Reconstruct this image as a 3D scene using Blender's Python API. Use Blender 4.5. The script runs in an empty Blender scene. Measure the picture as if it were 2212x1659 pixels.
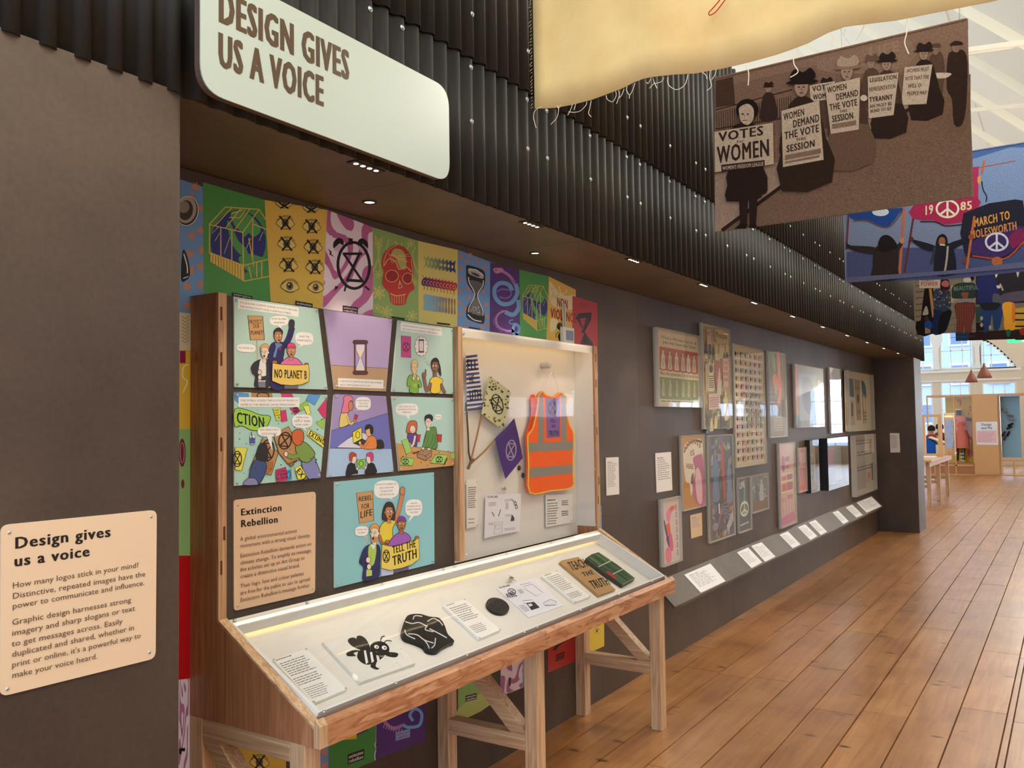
import bpy, bmesh, math, random
from mathutils import Vector, Matrix
from mathutils.geometry import tessellate_polygon
random.seed(7)
SC = bpy.context.scene
COL = SC.collection
V = Vector
# ------------------------------------------------------------------ camera
FPX = 1864.286
YAW, PITCH, ROLL = 0.995720305, 0.0447083218, 0.0145870143
EYE = V((0, 0, 1.7))
_f = V((math.sin(YAW)*math.cos(PITCH), math.cos(YAW)*math.cos(PITCH), math.sin(PITCH)))
_r = _f.cross(V((0, 0, 1))).normalized()
_d = _f.cross(_r)
RGT = _r*math.cos(ROLL) + _d*math.sin(ROLL)
DWN = -_r*math.sin(ROLL) + _d*math.cos(ROLL)
cam = bpy.data.cameras.new('camera')
cam.sensor_fit = 'HORIZONTAL'; cam.sensor_width = 36.0
cam.lens = FPX/2212*36.0
cam.clip_start = 0.05; cam.clip_end = 400
camo = bpy.data.objects.new('camera', cam); COL.objects.link(camo)
camo.matrix_world = Matrix(((RGT.x, -DWN.x, -_f.x, EYE.x), (RGT.y, -DWN.y, -_f.y, EYE.y), (RGT.z, -DWN.z, -_f.z, EYE.z), (0, 0, 0, 1)))
SC.camera = camo
# ------------------------------------------------------------------ light
SC.view_settings.view_transform = 'Standard'; SC.view_settings.look = 'None'
SC.view_settings.gamma = 1; SC.view_settings.use_curve_mapping = False
SC.view_settings.exposure = -0.18
SC.cycles.use_denoising = True
SC.cycles.max_bounces = 10; SC.cycles.diffuse_bounces = 4; SC.cycles.glossy_bounces = 4
SC.cycles.transmission_bounces = 8; SC.cycles.transparent_max_bounces = 24
SC.cycles.sample_clamp_indirect = 6
SC.cycles.caustics_reflective = False; SC.cycles.caustics_refractive = False
world = bpy.data.worlds.new('overcast_sky'); SC.world = world; world.use_nodes = True
_n = world.node_tree.nodes; _l = world.node_tree.links
_bg = _n['Background']; _bg.inputs[1].default_value = 4.4
_tc = _n.new('ShaderNodeTexCoord'); _ns = _n.new('ShaderNodeTexNoise'); _ns.inputs['Scale'].default_value = 2.2; _ns.inputs['Detail'].default_value = 4
_rp = _n.new('ShaderNodeValToRGB'); _rp.color_ramp.elements[0].position = .35; _rp.color_ramp.elements[1].position = .7
_rp.color_ramp.elements[0].color = (.42, .62, .98, 1); _rp.color_ramp.elements[1].color = (.85, .92, 1, 1)
_l.new(_tc.outputs['Generated'], _ns.inputs['Vector']); _l.new(_ns.outputs['Fac'], _rp.inputs['Fac']); _l.new(_rp.outputs['Color'], _bg.inputs[0])
def light(name, kind, loc, aim, power, color=(1, 1, 1), size=1, size_y=None, spot=None, blend=.5):
    d = bpy.data.lights.new(name, kind); d.energy = power; d.color = color
    if kind == 'AREA':
        d.shape = 'RECTANGLE' if size_y else 'SQUARE'; d.size = size
        if size_y: d.size_y = size_y
    else: d.shadow_soft_size = size
    if kind == 'SPOT': d.spot_size = spot; d.spot_blend = blend
    o = bpy.data.objects.new(name, d); COL.objects.link(o); o.location = loc
    o.rotation_euler = (V(aim)-V(loc)).to_track_quat('-Z', 'Y').to_euler(); return o
WARM = (1, .80, .58); DAY = (.80, .90, 1)
# fill lamps added under the closed roof over the aisle, and daylight through the side windows
for _x in (1.0, 6.5, 12.0, 17.5, 24.0):
    light('aisle_fill', 'AREA', (_x, -.6, 5.0), (_x-4.5, .6, 0), 168, (1, .95, .87), 3.2, 1.0)
for _x in (-1.2, 2.8, 6.8, 10.8, 14.8, 18.8, 22.8, 26.8):
    light('window_daylight', 'AREA', (_x, -4.7, 2.55), (_x-2.2, 0, 1.2), 46, DAY, 2.9, 1.6)
light('end_window_daylight', 'AREA', (34.9, -1.5, 2.0), (20, -.5, 1.2), 420, DAY, 4.0, 2.5)
# upward fill lamps added to brighten the painted roof
for _x in (3, 9, 15, 22, 29):
    light('roof_fill', 'AREA', (_x, -1.6, 4.1), (_x, 1.5, 9), 85, (1, .88, .66), 2.6, .3)
# ------------------------------------------------------------------ helpers
def ray(px, py):
    return (RGT*((px-1106)/FPX) + DWN*((py-829.5)/FPX) + _f)
def hit(px, py, p0, n):
    r = ray(px, py); return EYE + r*((p0-EYE).dot(n)/r.dot(n))
def ony(px, py, y): return hit(px, py, V((0, y, 0)), V((0, 1, 0)))
def onx(px, py, x): return hit(px, py, V((x, 0, 0)), V((1, 0, 0)))
def srgb(h):
    if isinstance(h, (tuple, list)): return tuple(h[:3])
    h = h.lstrip('#')
    if len(h) == 3: h = ''.join(c*2 for c in h)
    o = []
    for i in (0, 2, 4):
        c = int(h[i:i+2], 16)/255; o.append(c/12.92 if c <= .04045 else ((c+.055)/1.055)**2.4)
    return tuple(o)
MATS = {}
def mat(name, color='#888', rough=.6, metal=0, spec=.5, build=None, **kw):
    if name in MATS: return MATS[name]
    m = bpy.data.materials.new(name); m.use_nodes = True
    b = m.node_tree.nodes['Principled BSDF']
    b.inputs['Base Color'].default_value = (*srgb(color), 1)
    b.inputs['Roughness'].default_value = rough; b.inputs['Metallic'].default_value = metal
    b.inputs['Specular IOR Level'].default_value = spec
    for k, v in kw.items(): b.inputs[k].default_value = v
    if build: build(m, m.node_tree.nodes, m.node_tree.links, b)
    MATS[name] = m; return m
def _coords(n, l, scale, gen=False):
    t = n.new('ShaderNodeTexCoord'); mp = n.new('ShaderNodeMapping'); mp.inputs['Scale'].default_value = scale
    l.new(t.outputs['Object'], mp.inputs['Vector'])
    return mp.outputs['Vector']
def _world(n, l, scale):
    g = n.new('ShaderNodeNewGeometry'); mp = n.new('ShaderNodeMapping'); mp.inputs['Scale'].default_value = scale
    l.new(g.outputs['Position'], mp.inputs['Vector']); return mp.outputs['Vector']
def _noise(n, l, vec, scale=5, detail=4, dist=0, rough=.55):
    t = n.new('ShaderNodeTexNoise'); t.inputs['Scale'].default_value = scale; t.inputs['Detail'].default_value = detail
    t.inputs['Distortion'].default_value = dist; t.inputs['Roughness'].default_value = rough
    l.new(vec, t.inputs['Vector']); return t.outputs['Fac']
def _ramp(n, l, fac, stops):
    r = n.new('ShaderNodeValToRGB'); e = r.color_ramp.elements
    while len(e) < len(stops): e.new(.5)
    for i, (p, c) in enumerate(stops): e[i].position = p; e[i].color = (*srgb(c), 1)
    l.new(fac, r.inputs['Fac']); return r.outputs['Color']
def _mix(n, l, a, b, f, mode='MULTIPLY'):
    m = n.new('ShaderNodeMix'); m.data_type = 'RGBA'; m.blend_type = mode
    if isinstance(f, (int, float)): m.inputs['Factor'].default_value = f
    else: l.new(f, m.inputs['Factor'])
    for s, v in (('A', a), ('B', b)):
        i = [x for x in m.inputs if x.name == s and x.type == 'RGBA'][0]
        if isinstance(v, tuple): i.default_value = (*v[:3], 1)
        else: l.new(v, i)
    return [x for x in m.outputs if x.type == 'RGBA'][0]
def _bump(n, l, b, h, strength=.3, dist=.002):
    p = n.new('ShaderNodeBump'); p.inputs['Strength'].default_value = strength; p.inputs['Distance'].default_value = dist
    l.new(h, p.inputs['Height']); l.new(p.outputs['Normal'], b.inputs['Normal'])
def _col(n):
    a = n.new('ShaderNodeAttribute'); a.attribute_name = 'Col'; return a.outputs['Color']
def b_print(m, n, l, b): l.new(_col(n), b.inputs['Base Color'])
def b_printphoto(m, n, l, b):
    f = _noise(n, l, _world(n, l, (1, 1, 1)), 120, 3)
    l.new(_mix(n, l, _col(n), _ramp(n, l, f, [(.3, '#d6d6d6'), (.7, '#ffffff')]), 1), b.inputs['Base Color'])
def b_fabric(m, n, l, b):
    v = _world(n, l, (1, 1, 1)); f = _noise(n, l, v, 6, 5)
    l.new(_mix(n, l, _col(n), _ramp(n, l, f, [(.3, '#f0eadf'), (.7, '#ffffff')]), 1), b.inputs['Base Color'])
    _bump(n, l, b, _noise(n, l, v, 300, 2), .15, .001)
PRINT = mat('printed_ink', rough=.38, spec=.35, build=b_print)
PAPER = mat('printed_paper', rough=.42, spec=.4, build=b_print)
MATTE = mat('matte_coloured', rough=.85, spec=.15, build=b_print)
PHOTO = mat('printed_fabric_photo', rough=.8, spec=.15, build=b_printphoto)
CLOTH = mat('woven_cloth', rough=.9, spec=.1, build=b_fabric)
def b_board(base, dark, light_, sc=1.6):
    def f(m, n, l, b):
        v = _world(n, l, (1, 1, 1))
        c1 = _ramp(n, l, _noise(n, l, v, sc, 5, .4), [(.28, dark), (.5, base), (.75, light_)])
        c2 = _ramp(n, l, _noise(n, l, v, 60, 5), [(.25, '#dedede'), (.8, '#ffffff')])
        c = _mix(n, l, c1, c2, 1); l.new(_mix(n, l, c, _col(n), 1), b.inputs['Base Color'])
        _bump(n, l, b, _noise(n, l, v, 250, 3), .12, .001)
    return f
DARK = mat('dark_fibreboard', rough=.5, spec=.4, build=b_board('#54463d', '#42362f', '#67584b', 1.1))
DARK2 = mat('dark_backing_board', rough=.6, spec=.3, build=b_board('#50463f', '#463c36', '#5a4f47'))
def b_wood(cols, axis=2, grain=26, rough2=None, tint=True, knots=True):
    def f(m, n, l, b):
        s = [1.0, 1.0, 1.0]; s = [grain if i != axis else 1.6 for i in range(3)]
        v = _coords(n, l, tuple(s)); g = _noise(n, l, v, 1.6, 5, 1.2)
        c = _ramp(n, l, g, cols)
        s2 = [grain*7 if i != axis else 2 for i in range(3)]
        c = _mix(n, l, c, _ramp(n, l, _noise(n, l, _coords(n, l, tuple(s2)), 1, 3), [(.3, '#c9c0b8'), (.7, '#ffffff')]), .8)
        if knots:
            sk = [5 if i != axis else 2.2 for i in range(3)]
            vo = n.new('ShaderNodeTexVoronoi'); vo.inputs['Scale'].default_value = 1.0; vo.inputs['Randomness'].default_value = 1
            l.new(_coords(n, l, tuple(sk)), vo.inputs['Vector'])
            c = _mix(n, l, c, _ramp(n, l, vo.outputs['Distance'], [(.0, '#5a3a22'), (.05, '#7d5a3c'), (.085, '#ffffff')]), .85)
        if tint: c = _mix(n, l, c, _col(n), 1)
        l.new(c, b.inputs['Base Color'])
        _bump(n, l, b, g, .12, .001)
    return f
SIDEWOOD = mat('stained_laminated_pine', rough=.32, spec=.5, build=b_wood([(.3, '#a8704a'), (.5, '#bb825a'), (.7, '#c9946c')], 2, 14))
PINE = {}
for _i, _nm in enumerate(('x', 'y', 'z')):
    PINE[_nm] = mat('pale_pine_'+_nm, rough=.5, spec=.35, build=b_wood([(.28, '#b98d63'), (.5, '#d9b68e'), (.72, '#e3c7a3')], _i, 22))
FIRX = mat('douglas_fir_grain', rough=.45, spec=.4, build=b_wood([(.34, '#9c6440'), (.42, '#cf9a70'), (.5, '#c48c63'), (.56, '#a56c46'), (.64, '#d8a77e')], 0, 9, knots=False))
PLYEDGE = mat('laminated_edge', rough=.5, build=b_wood([(.3, '#9c7350'), (.5, '#c79f78'), (.7, '#d8b48e')], 2, 30, knots=False))
def b_floor(m, n, l, b):
    # plank grain runs along x, knots and dents across
    v = _world(n, l, (1.3, 22, 1)); a = n.new('ShaderNodeAttribute'); a.attribute_name = 'Off'
    va = n.new('ShaderNodeVectorMath'); va.operation = 'ADD'; l.new(v, va.inputs[0]); l.new(a.outputs['Vector'], va.inputs[1])
    g = _noise(n, l, va.outputs[0], 1.2, 6, .8)
    c = _ramp(n, l, g, [(.25, '#a26937'), (.5, '#bc834a'), (.75, '#cc9a5f')])
    g2 = _noise(n, l, _world(n, l, (4, 5, 1)), .6, 6, .6)
    c = _mix(n, l, c, _ramp(n, l, g2, [(.3, '#c9b7a2'), (.6, '#ffffff')]), .7)
    vo = n.new('ShaderNodeTexVoronoi'); vo.inputs['Scale'].default_value = 1; l.new(_world(n, l, (7, 3.4, 1)), vo.inputs['Vector'])
    k = _ramp(n, l, vo.outputs['Distance'], [(.0, '#3a2414'), (.06, '#6a4628'), (.16, '#ffffff')])
    msk = _noise(n, l, _world(n, l, (1, 1, 1)), 3.1, 3)
    mr = _ramp(n, l, msk, [(.25, '#606060'), (.5, '#ffffff')])
    c = _mix(n, l, c, k, mr)
    vo2 = n.new('ShaderNodeTexVoronoi'); vo2.inputs['Scale'].default_value = 1; l.new(_world(n, l, (26, 11, 1)), vo2.inputs['Vector'])
    c = _mix(n, l, c, _ramp(n, l, vo2.outputs['Distance'], [(.0, '#5a3a24'), (.06, '#8a6442'), (.11, '#ffffff')]), .6)
    c = _mix(n, l, c, _col(n), 1); l.new(c, b.inputs['Base Color'])
    _bump(n, l, b, _noise(n, l, _world(n, l, (1.5, 9, 1)), 1.3, 5), .15, .002)
    rr = n.new('ShaderNodeMapRange'); rr.inputs['To Min'].default_value = .30; rr.inputs['To Max'].default_value = .42
    l.new(_noise(n, l, _world(n, l, (2, 6, 1)), 1.5, 5), rr.inputs['Value']); l.new(rr.outputs['Result'], b.inputs['Roughness'])
FLOOR = mat('old_pine_planks', rough=.3, spec=.6, **{'Coat Weight': .75, 'Coat Roughness': .285}, build=b_floor)
def b_corr(m, n, l, b):
    f = _noise(n, l, _world(n, l, (3, 3, .5)), 1.4, 4)
    l.new(_mix(n, l, _ramp(n, l, f, [(.3, '#1d1c1a'), (.7, '#2a2722')]), _col(n), 1), b.inputs['Base Color'])
    _bump(n, l, b, _noise(n, l, _world(n, l, (1, 1, 1)), 160, 3), .25, .0015)
CORR = mat('dark_bitumen_corrugated', rough=.62, spec=.3, build=b_corr)
WHITE = mat('white_board', '#e9e6e0', rough=.5)
CREAMWALL = mat('cream_plaster', '#e2d6c0', rough=.75, spec=.2)
ROOFM = mat('cream_painted_boards', '#f0e6cc', rough=.7, spec=.2)
METAL = mat('zinc_screw', '#b9c4c4', rough=.3, metal=.9)
BLACK = mat('black_plastic', '#141313', rough=.45)
CHROME = mat('chromed_wire', '#cfcfcf', rough=.2, metal=1)
def b_glass(m, n, l, b):
    out = n['Material Output']; tr = n.new('ShaderNodeBsdfTransparent'); gl = n.new('ShaderNodeBsdfGlossy')
    gl.inputs['Roughness'].default_value = .02; mx = n.new('ShaderNodeMixShader'); fr = n.new('ShaderNodeFresnel'); fr.inputs['IOR'].default_value = 1.42
    tr.inputs[0].default_value = (.985, .985, .98, 1)
    nz = n.new('ShaderNodeBump'); nz.inputs['Strength'].default_value = .18; nz.inputs['Distance'].default_value = .004
    l.new(_noise(n, l, _world(n, l, (1, 1, 1)), 2.6, 2), nz.inputs['Height'])
    l.new(nz.outputs['Normal'], gl.inputs['Normal'])
    _g = n.new('ShaderNodeNewGeometry'); _mm = n.new('ShaderNodeMath'); _mm.operation = 'SUBTRACT'; _mm.inputs[0].default_value = 1; l.new(_g.outputs['Backfacing'], _mm.inputs[1]); _m2 = n.new('ShaderNodeMath'); _m2.operation = 'MULTIPLY'; l.new(fr.outputs[0], _m2.inputs[0]); l.new(_mm.outputs[0], _m2.inputs[1]); l.new(_m2.outputs[0], mx.inputs[0]); l.new(tr.outputs[0], mx.inputs[1]); l.new(gl.outputs[0], mx.inputs[2]); l.new(mx.outputs[0], out.inputs['Surface'])
ACRYL = mat('clear_acrylic', build=b_glass)
ACREDGE = mat('polished_acrylic_edge', '#d9dcd6', rough=.2, Alpha=.55)
def emis(name, color, s):
    return mat(name, color, **{'Emission Color': (*srgb(color), 1), 'Emission Strength': s})
LAMP = emis('lit_lamp', '#fff0d0', 7)

class MB:
    """collects geometry in world coordinates; build() links it as one object"""
    def __init__(s): s.v = []; s.f = []; s.c = []; s.sm = []
    def face(s, pts, col=(1, 1, 1), smooth=False):
        k = len(s.v); s.v += [tuple(p) for p in pts]; s.f.append(tuple(range(k, k+len(pts)))); s.c.append(srgb(col)); s.sm.append(smooth)
    def mesh(s, vs, fs, col=(1, 1, 1), smooth=False):
        k = len(s.v); s.v += [tuple(p) for p in vs]; c = srgb(col)
        for f in fs: s.f.append(tuple(i+k for i in f)); s.c.append(c); s.sm.append(smooth)
        return s
    def box(s, a, b, col=(1, 1, 1), bev=0):
        x0, y0, z0 = a; x1, y1, z1 = b
        if bev:
            bm = bmesh.new(); bmesh.ops.create_cube(bm, size=1)
            for v in bm.verts: v.co = V(((x0+x1)/2+v.co.x*(x1-x0), (y0+y1)/2+v.co.y*(y1-y0), (z0+z1)/2+v.co.z*(z1-z0)))
            bmesh.ops.bevel(bm, geom=bm.edges[:], offset=bev, segments=1, affect='EDGES')
            s.bm(bm, col); return s
        vs = [(x, y, z) for x in (x0, x1) for y in (y0, y1) for z in (z0, z1)]
        return s.mesh(vs, [(0, 1, 3, 2), (4, 6, 7, 5), (0, 4, 5, 1), (2, 3, 7, 6), (0, 2, 6, 4), (1, 5, 7, 3)], col)
    def bm(s, bm, col=(1, 1, 1), smooth=False):
        bmesh.ops.recalc_face_normals(bm, faces=bm.faces[:]); bm.verts.index_update()
        s.mesh([v.co[:] for v in bm.verts], [[v.index for v in f.verts] for f in bm.faces], col, smooth); bm.free(); return s
    def prism(s, pts, d, col=(1, 1, 1)):
        """pts: planar polygon (3D), d: extrusion vector"""
        n = len(pts); d = V(d); a = [V(p) for p in pts]; b = [p+d for p in a]
        fs = [(i, (i+1) % n, n+(i+1) % n, n+i) for i in range(n)]
        tr = tessellate_polygon([a]); fs += [tuple(t) for t in tr]+[tuple(i+n for i in reversed(t)) for t in tr]
        bm = bmesh.new(); vv = [bm.verts.new(p) for p in a+b]
        for f in fs:
            try: bm.faces.new([vv[i] for i in f])
            except ValueError: pass
        return s.bm(bm, col)
    def tube(s, path, r, col=(1, 1, 1), seg=8, caps=True, rr=None):
        pts = [V(p) for p in path]; n = len(pts); rings = []
        t0 = (pts[1]-pts[0]).normalized(); u = t0.orthogonal().normalized()
        for i, p in enumerate(pts):
            t = (pts[min(i+1, n-1)]-pts[max(i-1, 0)]).normalized()
            u = (u - t*u.dot(t)).normalized(); w = t.cross(u); R = rr[i] if rr else r
            rings.append([p+(u*math.cos(2*math.pi*k/seg)+w*math.sin(2*math.pi*k/seg))*R for k in range(seg)])
        vs = [q for g in rings for q in g]; fs = []
        for i in range(n-1):
            for k in range(seg):
                k2 = (k+1) % seg; fs.append((i*seg+k, i*seg+k2, (i+1)*seg+k2, (i+1)*seg+k))
        s.mesh(vs, fs, col, True)
        if caps: s.mesh(rings[0], [tuple(reversed(range(seg)))], col); s.mesh(rings[-1], [tuple(range(seg))], col)
        return s
    def lathe(s, c, prof, axis=(0, 0, 1), col=(1, 1, 1), seg=20):
        ax = V(axis).normalized(); u = ax.orthogonal().normalized(); w = ax.cross(u); c = V(c); n = len(prof)
        vs = [c+ax*h+(u*math.cos(2*math.pi*k/seg)+w*math.sin(2*math.pi*k/seg))*r for r, h in prof for k in range(seg)]
        fs = [(i*seg+k, i*seg+(k+1) % seg, (i+1)*seg+(k+1) % seg, (i+1)*seg+k) for i in range(n-1) for k in range(seg)]
        return s.mesh(vs, fs, col, True)
    def bar(s, a, b, w, h, up=(0, 0, 1), col=(1, 1, 1)):
        """square timber from a to b; w along side, h along up"""
        a = V(a); b = V(b); t = (b-a).normalized(); sd = t.cross(V(up)).normalized(); u = sd.cross(t)
        q = [a+sd*x*w/2+u*y*h/2 for x, y in ((-1, -1), (1, -1), (1, 1), (-1, 1))]
        return s.prism(q, b-a, col)
    def build(s, name, m, parent=None, loc=None, **tags):
        if loc is None:
            if s.v:
                xs, ys, zs = zip(*s.v); loc = V(((min(xs)+max(xs))/2, (min(ys)+max(ys))/2, min(zs)))
            else: loc = V((0, 0, 0))
        loc = V(loc); me = bpy.data.meshes.new(name)
        me.from_pydata([(x-loc.x, y-loc.y, z-loc.z) for x, y, z in s.v], [], s.f)
        at = me.color_attributes.new('Col', 'FLOAT_COLOR', 'CORNER'); buf = []
        for f, c in zip(s.f, s.c): buf += [c[0], c[1], c[2], 1.0]*len(f)
        at.data.foreach_set('color', buf); me.polygons.foreach_set('use_smooth', s.sm)
        me.materials.append(m); me.update()
        o = bpy.data.objects.new(name, me); COL.objects.link(o); o['wloc'] = tuple(loc)
        if parent: o.parent = parent; o.location = loc - V(parent['wloc'])
        else: o.location = loc
        for k, v in tags.items():
            if v: o[k] = v
        return o
def empty(name, loc, label=None, category=None, group=None, kind=None):
    o = bpy.data.objects.new(name, None); COL.objects.link(o); o.location = loc; o['wloc'] = tuple(loc); o.empty_display_size = .05
    for k, v in (('label', label), ('category', category), ('group', group), ('kind', kind)):
        if v: o[k] = v
    return o
def B(name, a, b, m, parent=None, col=(1, 1, 1), bev=0, **t):
    return MB().box(a, b, col, bev).build(name, m, parent, **t)
# ---- lettering: every glyph of Blender's own font is meshed once and laid out by hand
_G = {}
_dg = bpy.context.evaluated_depsgraph_get
def _mk(txt, off):
    c = bpy.data.curves.new('t', 'FONT'); c.body = txt; c.size = 1; c.offset = off; c.resolution_u = 2; c.fill_mode = 'BOTH' if False else 'FRONT'
    o = bpy.data.objects.new('t', c); COL.objects.link(o); bpy.context.view_layer.update()
    me = o.evaluated_get(_dg()).to_mesh(); vs = [(v.co.x, v.co.y) for v in me.vertices]; fs = [tuple(p.vertices) for p in me.polygons]
    bpy.data.objects.remove(o); bpy.data.curves.remove(c); return vs, fs
_bars = {}
def glyph(ch, bold):
    if ch not in _G:
        if '|' not in _bars: v = _mk('||', 0)[0]; _bars['|'] = max(p[0] for p in v)-min(p[0] for p in v)
        if ch == ' ': _G[ch] = ([], [], .28); return _G[ch]
        vs, fs = _mk(ch, 0); b = _mk('|'+ch+'|', 0)[0]
        _G[ch] = (vs, fs, max(v[0] for v in b)-min(v[0] for v in b)-_bars['|'])
    return _G[ch]
def layout(txt, bold=0, track=0):
    """bold lettering is struck several times side by side"""
    x = 0; vs = []; fs = []; so = ((0, 0),) if not bold else [(.034*i, dy) for i in range(bold+1) for dy in ((0,) if bold < 2 else (-.006, .01))]
    for ch in txt:
        g = glyph(ch, bold)
        for si, (dx, dy) in enumerate(so):
            k = len(vs); vs += [(a+x+dx, b+dy, si) for a, b in g[0]]; fs += [tuple(i+k for i in f) for f in g[1]]
        x += g[2]+track+.034*bold
    return vs, fs, x
def smooth(pts, n=5, closed=True):
    out = []; m = len(pts)
    rng = range(m) if closed else range(m-1)
    for i in rng:
        p = [pts[(i+k) % m] if closed else pts[min(max(i+k, 0), m-1)] for k in (-1, 0, 1, 2)]
        for j in range(n):
            t = j/n
            out.append(tuple(.5*((2*p[1][c])+(-p[0][c]+p[2][c])*t+(2*p[0][c]-5*p[1][c]+4*p[2][c]-p[3][c])*t*t+(-p[0][c]+3*p[1][c]-3*p[2][c]+p[3][c])*t**3) for c in (0, 1)))
    if not closed: out.append(tuple(pts[-1]))
    return out
class CV:
    """flat print on a real plane (point p0, normal n towards the viewer); artwork given in photo pixels of a crop and laid on that plane"""
    STEP = 3e-5
    def __init__(s, p0, n, crop=(0, 0, 1), lift=.0006, warp=None):
        s.p0 = V(p0); s.n = V(n).normalized(); s.mb = MB(); s.k = lift; s.o = crop; s.hold = False; s.cl = None
    def crop(s, *c): s.o = c; return s
    def P(s, x, y): return hit(s.o[0]+x/s.o[2], s.o[1]+y/s.o[2], s.p0, s.n)
    def up(s):
        if not s.hold: s.k += s.STEP
    def add(s, P3, fs, col, **kw):
        s.up(); d = s.n*s.k; s.mb.mesh([p+d for p in P3], fs, col); return s
    def poly(s, pts, col, sm=0, ol=None, oc='#1c1a1c'):
        if sm: pts = smooth(pts, sm)
        if s.cl: pts = [(min(max(x, s.cl[0]), s.cl[1]), y) for x, y in pts]
        P3 = [s.P(*p) for p in pts]
        tr = tessellate_polygon([[V((p[0], p[1], 0)) for p in pts]])
        s.add(P3, [tuple(t) for t in tr], col)
        if ol: s.line(list(pts)+[pts[0]], ol, oc)
        return s
    def rect(s, x0, y0, x1, y1, col, **k): return s.poly([(x0, y0), (x1, y0), (x1, y1), (x0, y1)], col, **k)
    def ell(s, cx, cy, rx, ry=None, col='#000', rot=0, n=20, ol=None, oc='#1c1a1c'):
        ry = rx if ry is None else ry; c, q = math.cos(rot), math.sin(rot)
        pts = [(cx+rx*math.cos(a)*c-ry*math.sin(a)*q, cy+rx*math.cos(a)*q+ry*math.sin(a)*c) for a in (2*math.pi*i/n for i in range(n))]
        return s.poly(pts, col, ol=ol, oc=oc)
    def ring(s, cx, cy, rx, ry, w, col, rot=0, n=24):
        c, q = math.cos(rot), math.sin(rot)
        return s.line([(cx+rx*math.cos(a)*c-ry*math.sin(a)*q, cy+rx*math.cos(a)*q+ry*math.sin(a)*c) for a in (2*math.pi*i/n for i in range(n+1))], w, col)
    def line(s, pts, w, col, sm=0):
        if sm: pts = smooth(pts, sm, False)
        L = []; R_ = []; m = len(pts)
        for i in range(m):
            a = pts[max(i-1, 0)]; b = pts[min(i+1, m-1)]
            if m > 2 and i in (0, m-1) and abs(pts[0][0]-pts[-1][0])+abs(pts[0][1]-pts[-1][1]) < 1e-6: a = pts[-2]; b = pts[1]
            dx, dy = b[0]-a[0], b[1]-a[1]; q = math.hypot(dx, dy) or 1; nx, ny = -dy/q*w/2, dx/q*w/2
            L.append(s.P(pts[i][0]+nx, pts[i][1]+ny)); R_.append(s.P(pts[i][0]-nx, pts[i][1]-ny))
        return s.add(L+R_, [(i, i+1, m+i+1, m+i) for i in range(m-1)], col)
    def text(s, txt, bl, br, tl, col='#111', bold=0, cap=.70, track=0):
        """text whose baseline runs bl -> br and whose capital height reaches tl (crop pixels)"""
        vs, fs, w = layout(txt, bold, track)
        A = s.P(*bl); Bx = s.P(*br)-A; U = s.P(*tl)-A
        s.k += s.STEP*4; return s.add([A+Bx*(x/w)+U*(y/cap)+s.n*(s.STEP*1.3*(i-3)) for x, y, i in vs], fs, col)
    def greek(s, bl, br, h, n, lead, col='#555', ragged=.25, down=None, seed=3):
        """n lines of illegible small print as short word bars"""
        rnd = random.Random(seed); dx, dy = br[0]-bl[0], br[1]-bl[1]
        s.up(); s.hold = True
        for i in range(n):
            t = 0; e = 1-ragged*rnd.random(); ox, oy = (down[0]*i, down[1]*i) if down else (0, lead*i)
            while t < e-.03:
                w = min(rnd.uniform(.06, .17), e-t)
                x0, y0 = bl[0]+dx*t+ox, bl[1]+dy*t+oy; x1, y1 = bl[0]+dx*(t+w)+ox, bl[1]+dy*(t+w)+oy
                s.poly([(x0, y0), (x1, y1), (x1, y1-h), (x0, y0-h)], col); t += w+.025
        s.hold = False; return s
    def build(s, parent, m=None, name='print', **t):
        if not s.mb.v: return None
        return s.mb.build(name, m or PRINT, parent, **t)
def xr(cv, cx, cy, rx, ry, w, col, rot=0, skew=0):
    """hourglass in a circle"""
    cv.ring(cx, cy, rx, ry, w, col, rot); c, q = math.cos(rot), math.sin(rot)
    T = lambda x, y: (cx+x*rx*c-y*ry*q, cy+x*rx*q+y*ry*c)
    cv.line([T(-.68, -.66), T(.68, -.66)], w, col).line([T(-.68, .66), T(.68, .66)], w, col)
    cv.line([T(-.66, -.66), T(.66, .66)], w, col).line([T(.66, -.66), T(-.66, .66)], w, col)
def inplane(cv, pts): return [cv.P(*p) for p in pts]
def rounded(pts3, r, n=4):
    """round the corners of a planar quad"""
    out = []; m = len(pts3)
    for i in range(m):
        p = pts3[i]; a = (pts3[i-1]-p).normalized()*r; b = (pts3[(i+1) % m]-p).normalized()*r
        for k in range(n+1):
            t = k/n; out.append(p+a*(1-t)**2+b*t**2)
    return out
def screwhead(parent, p, n, r=.006, name='screw', m=None):
    n = V(n).normalized()
    return MB().lathe(p, [(0, r*.5), (r*.45, r*.48), (r*.8, r*.3), (r, 0)], n, seg=8).build(name, m or METAL, parent)
def board(name, label, cat, cv, pts, thick, col, group=None, rad=0, m=None, screws=None, rscrew=.005, parent=None):
    """a flat panel standing on cv's plane: pts in crop pixels; body behind the plane"""
    P3 = inplane(cv, pts)
    if rad: P3 = rounded(P3, rad)
    o = MB().prism(P3, -cv.n*thick, col).build(name, m or PAPER, parent, label=label, category=cat, group=group)
    for q in (screws or []): screwhead(o, cv.P(*q)+cv.n*.0003, cv.n, rscrew)
    return o
W = 2.483; C = 1.934
# ================================================================== SETTING
ST = 'structure'
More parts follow.
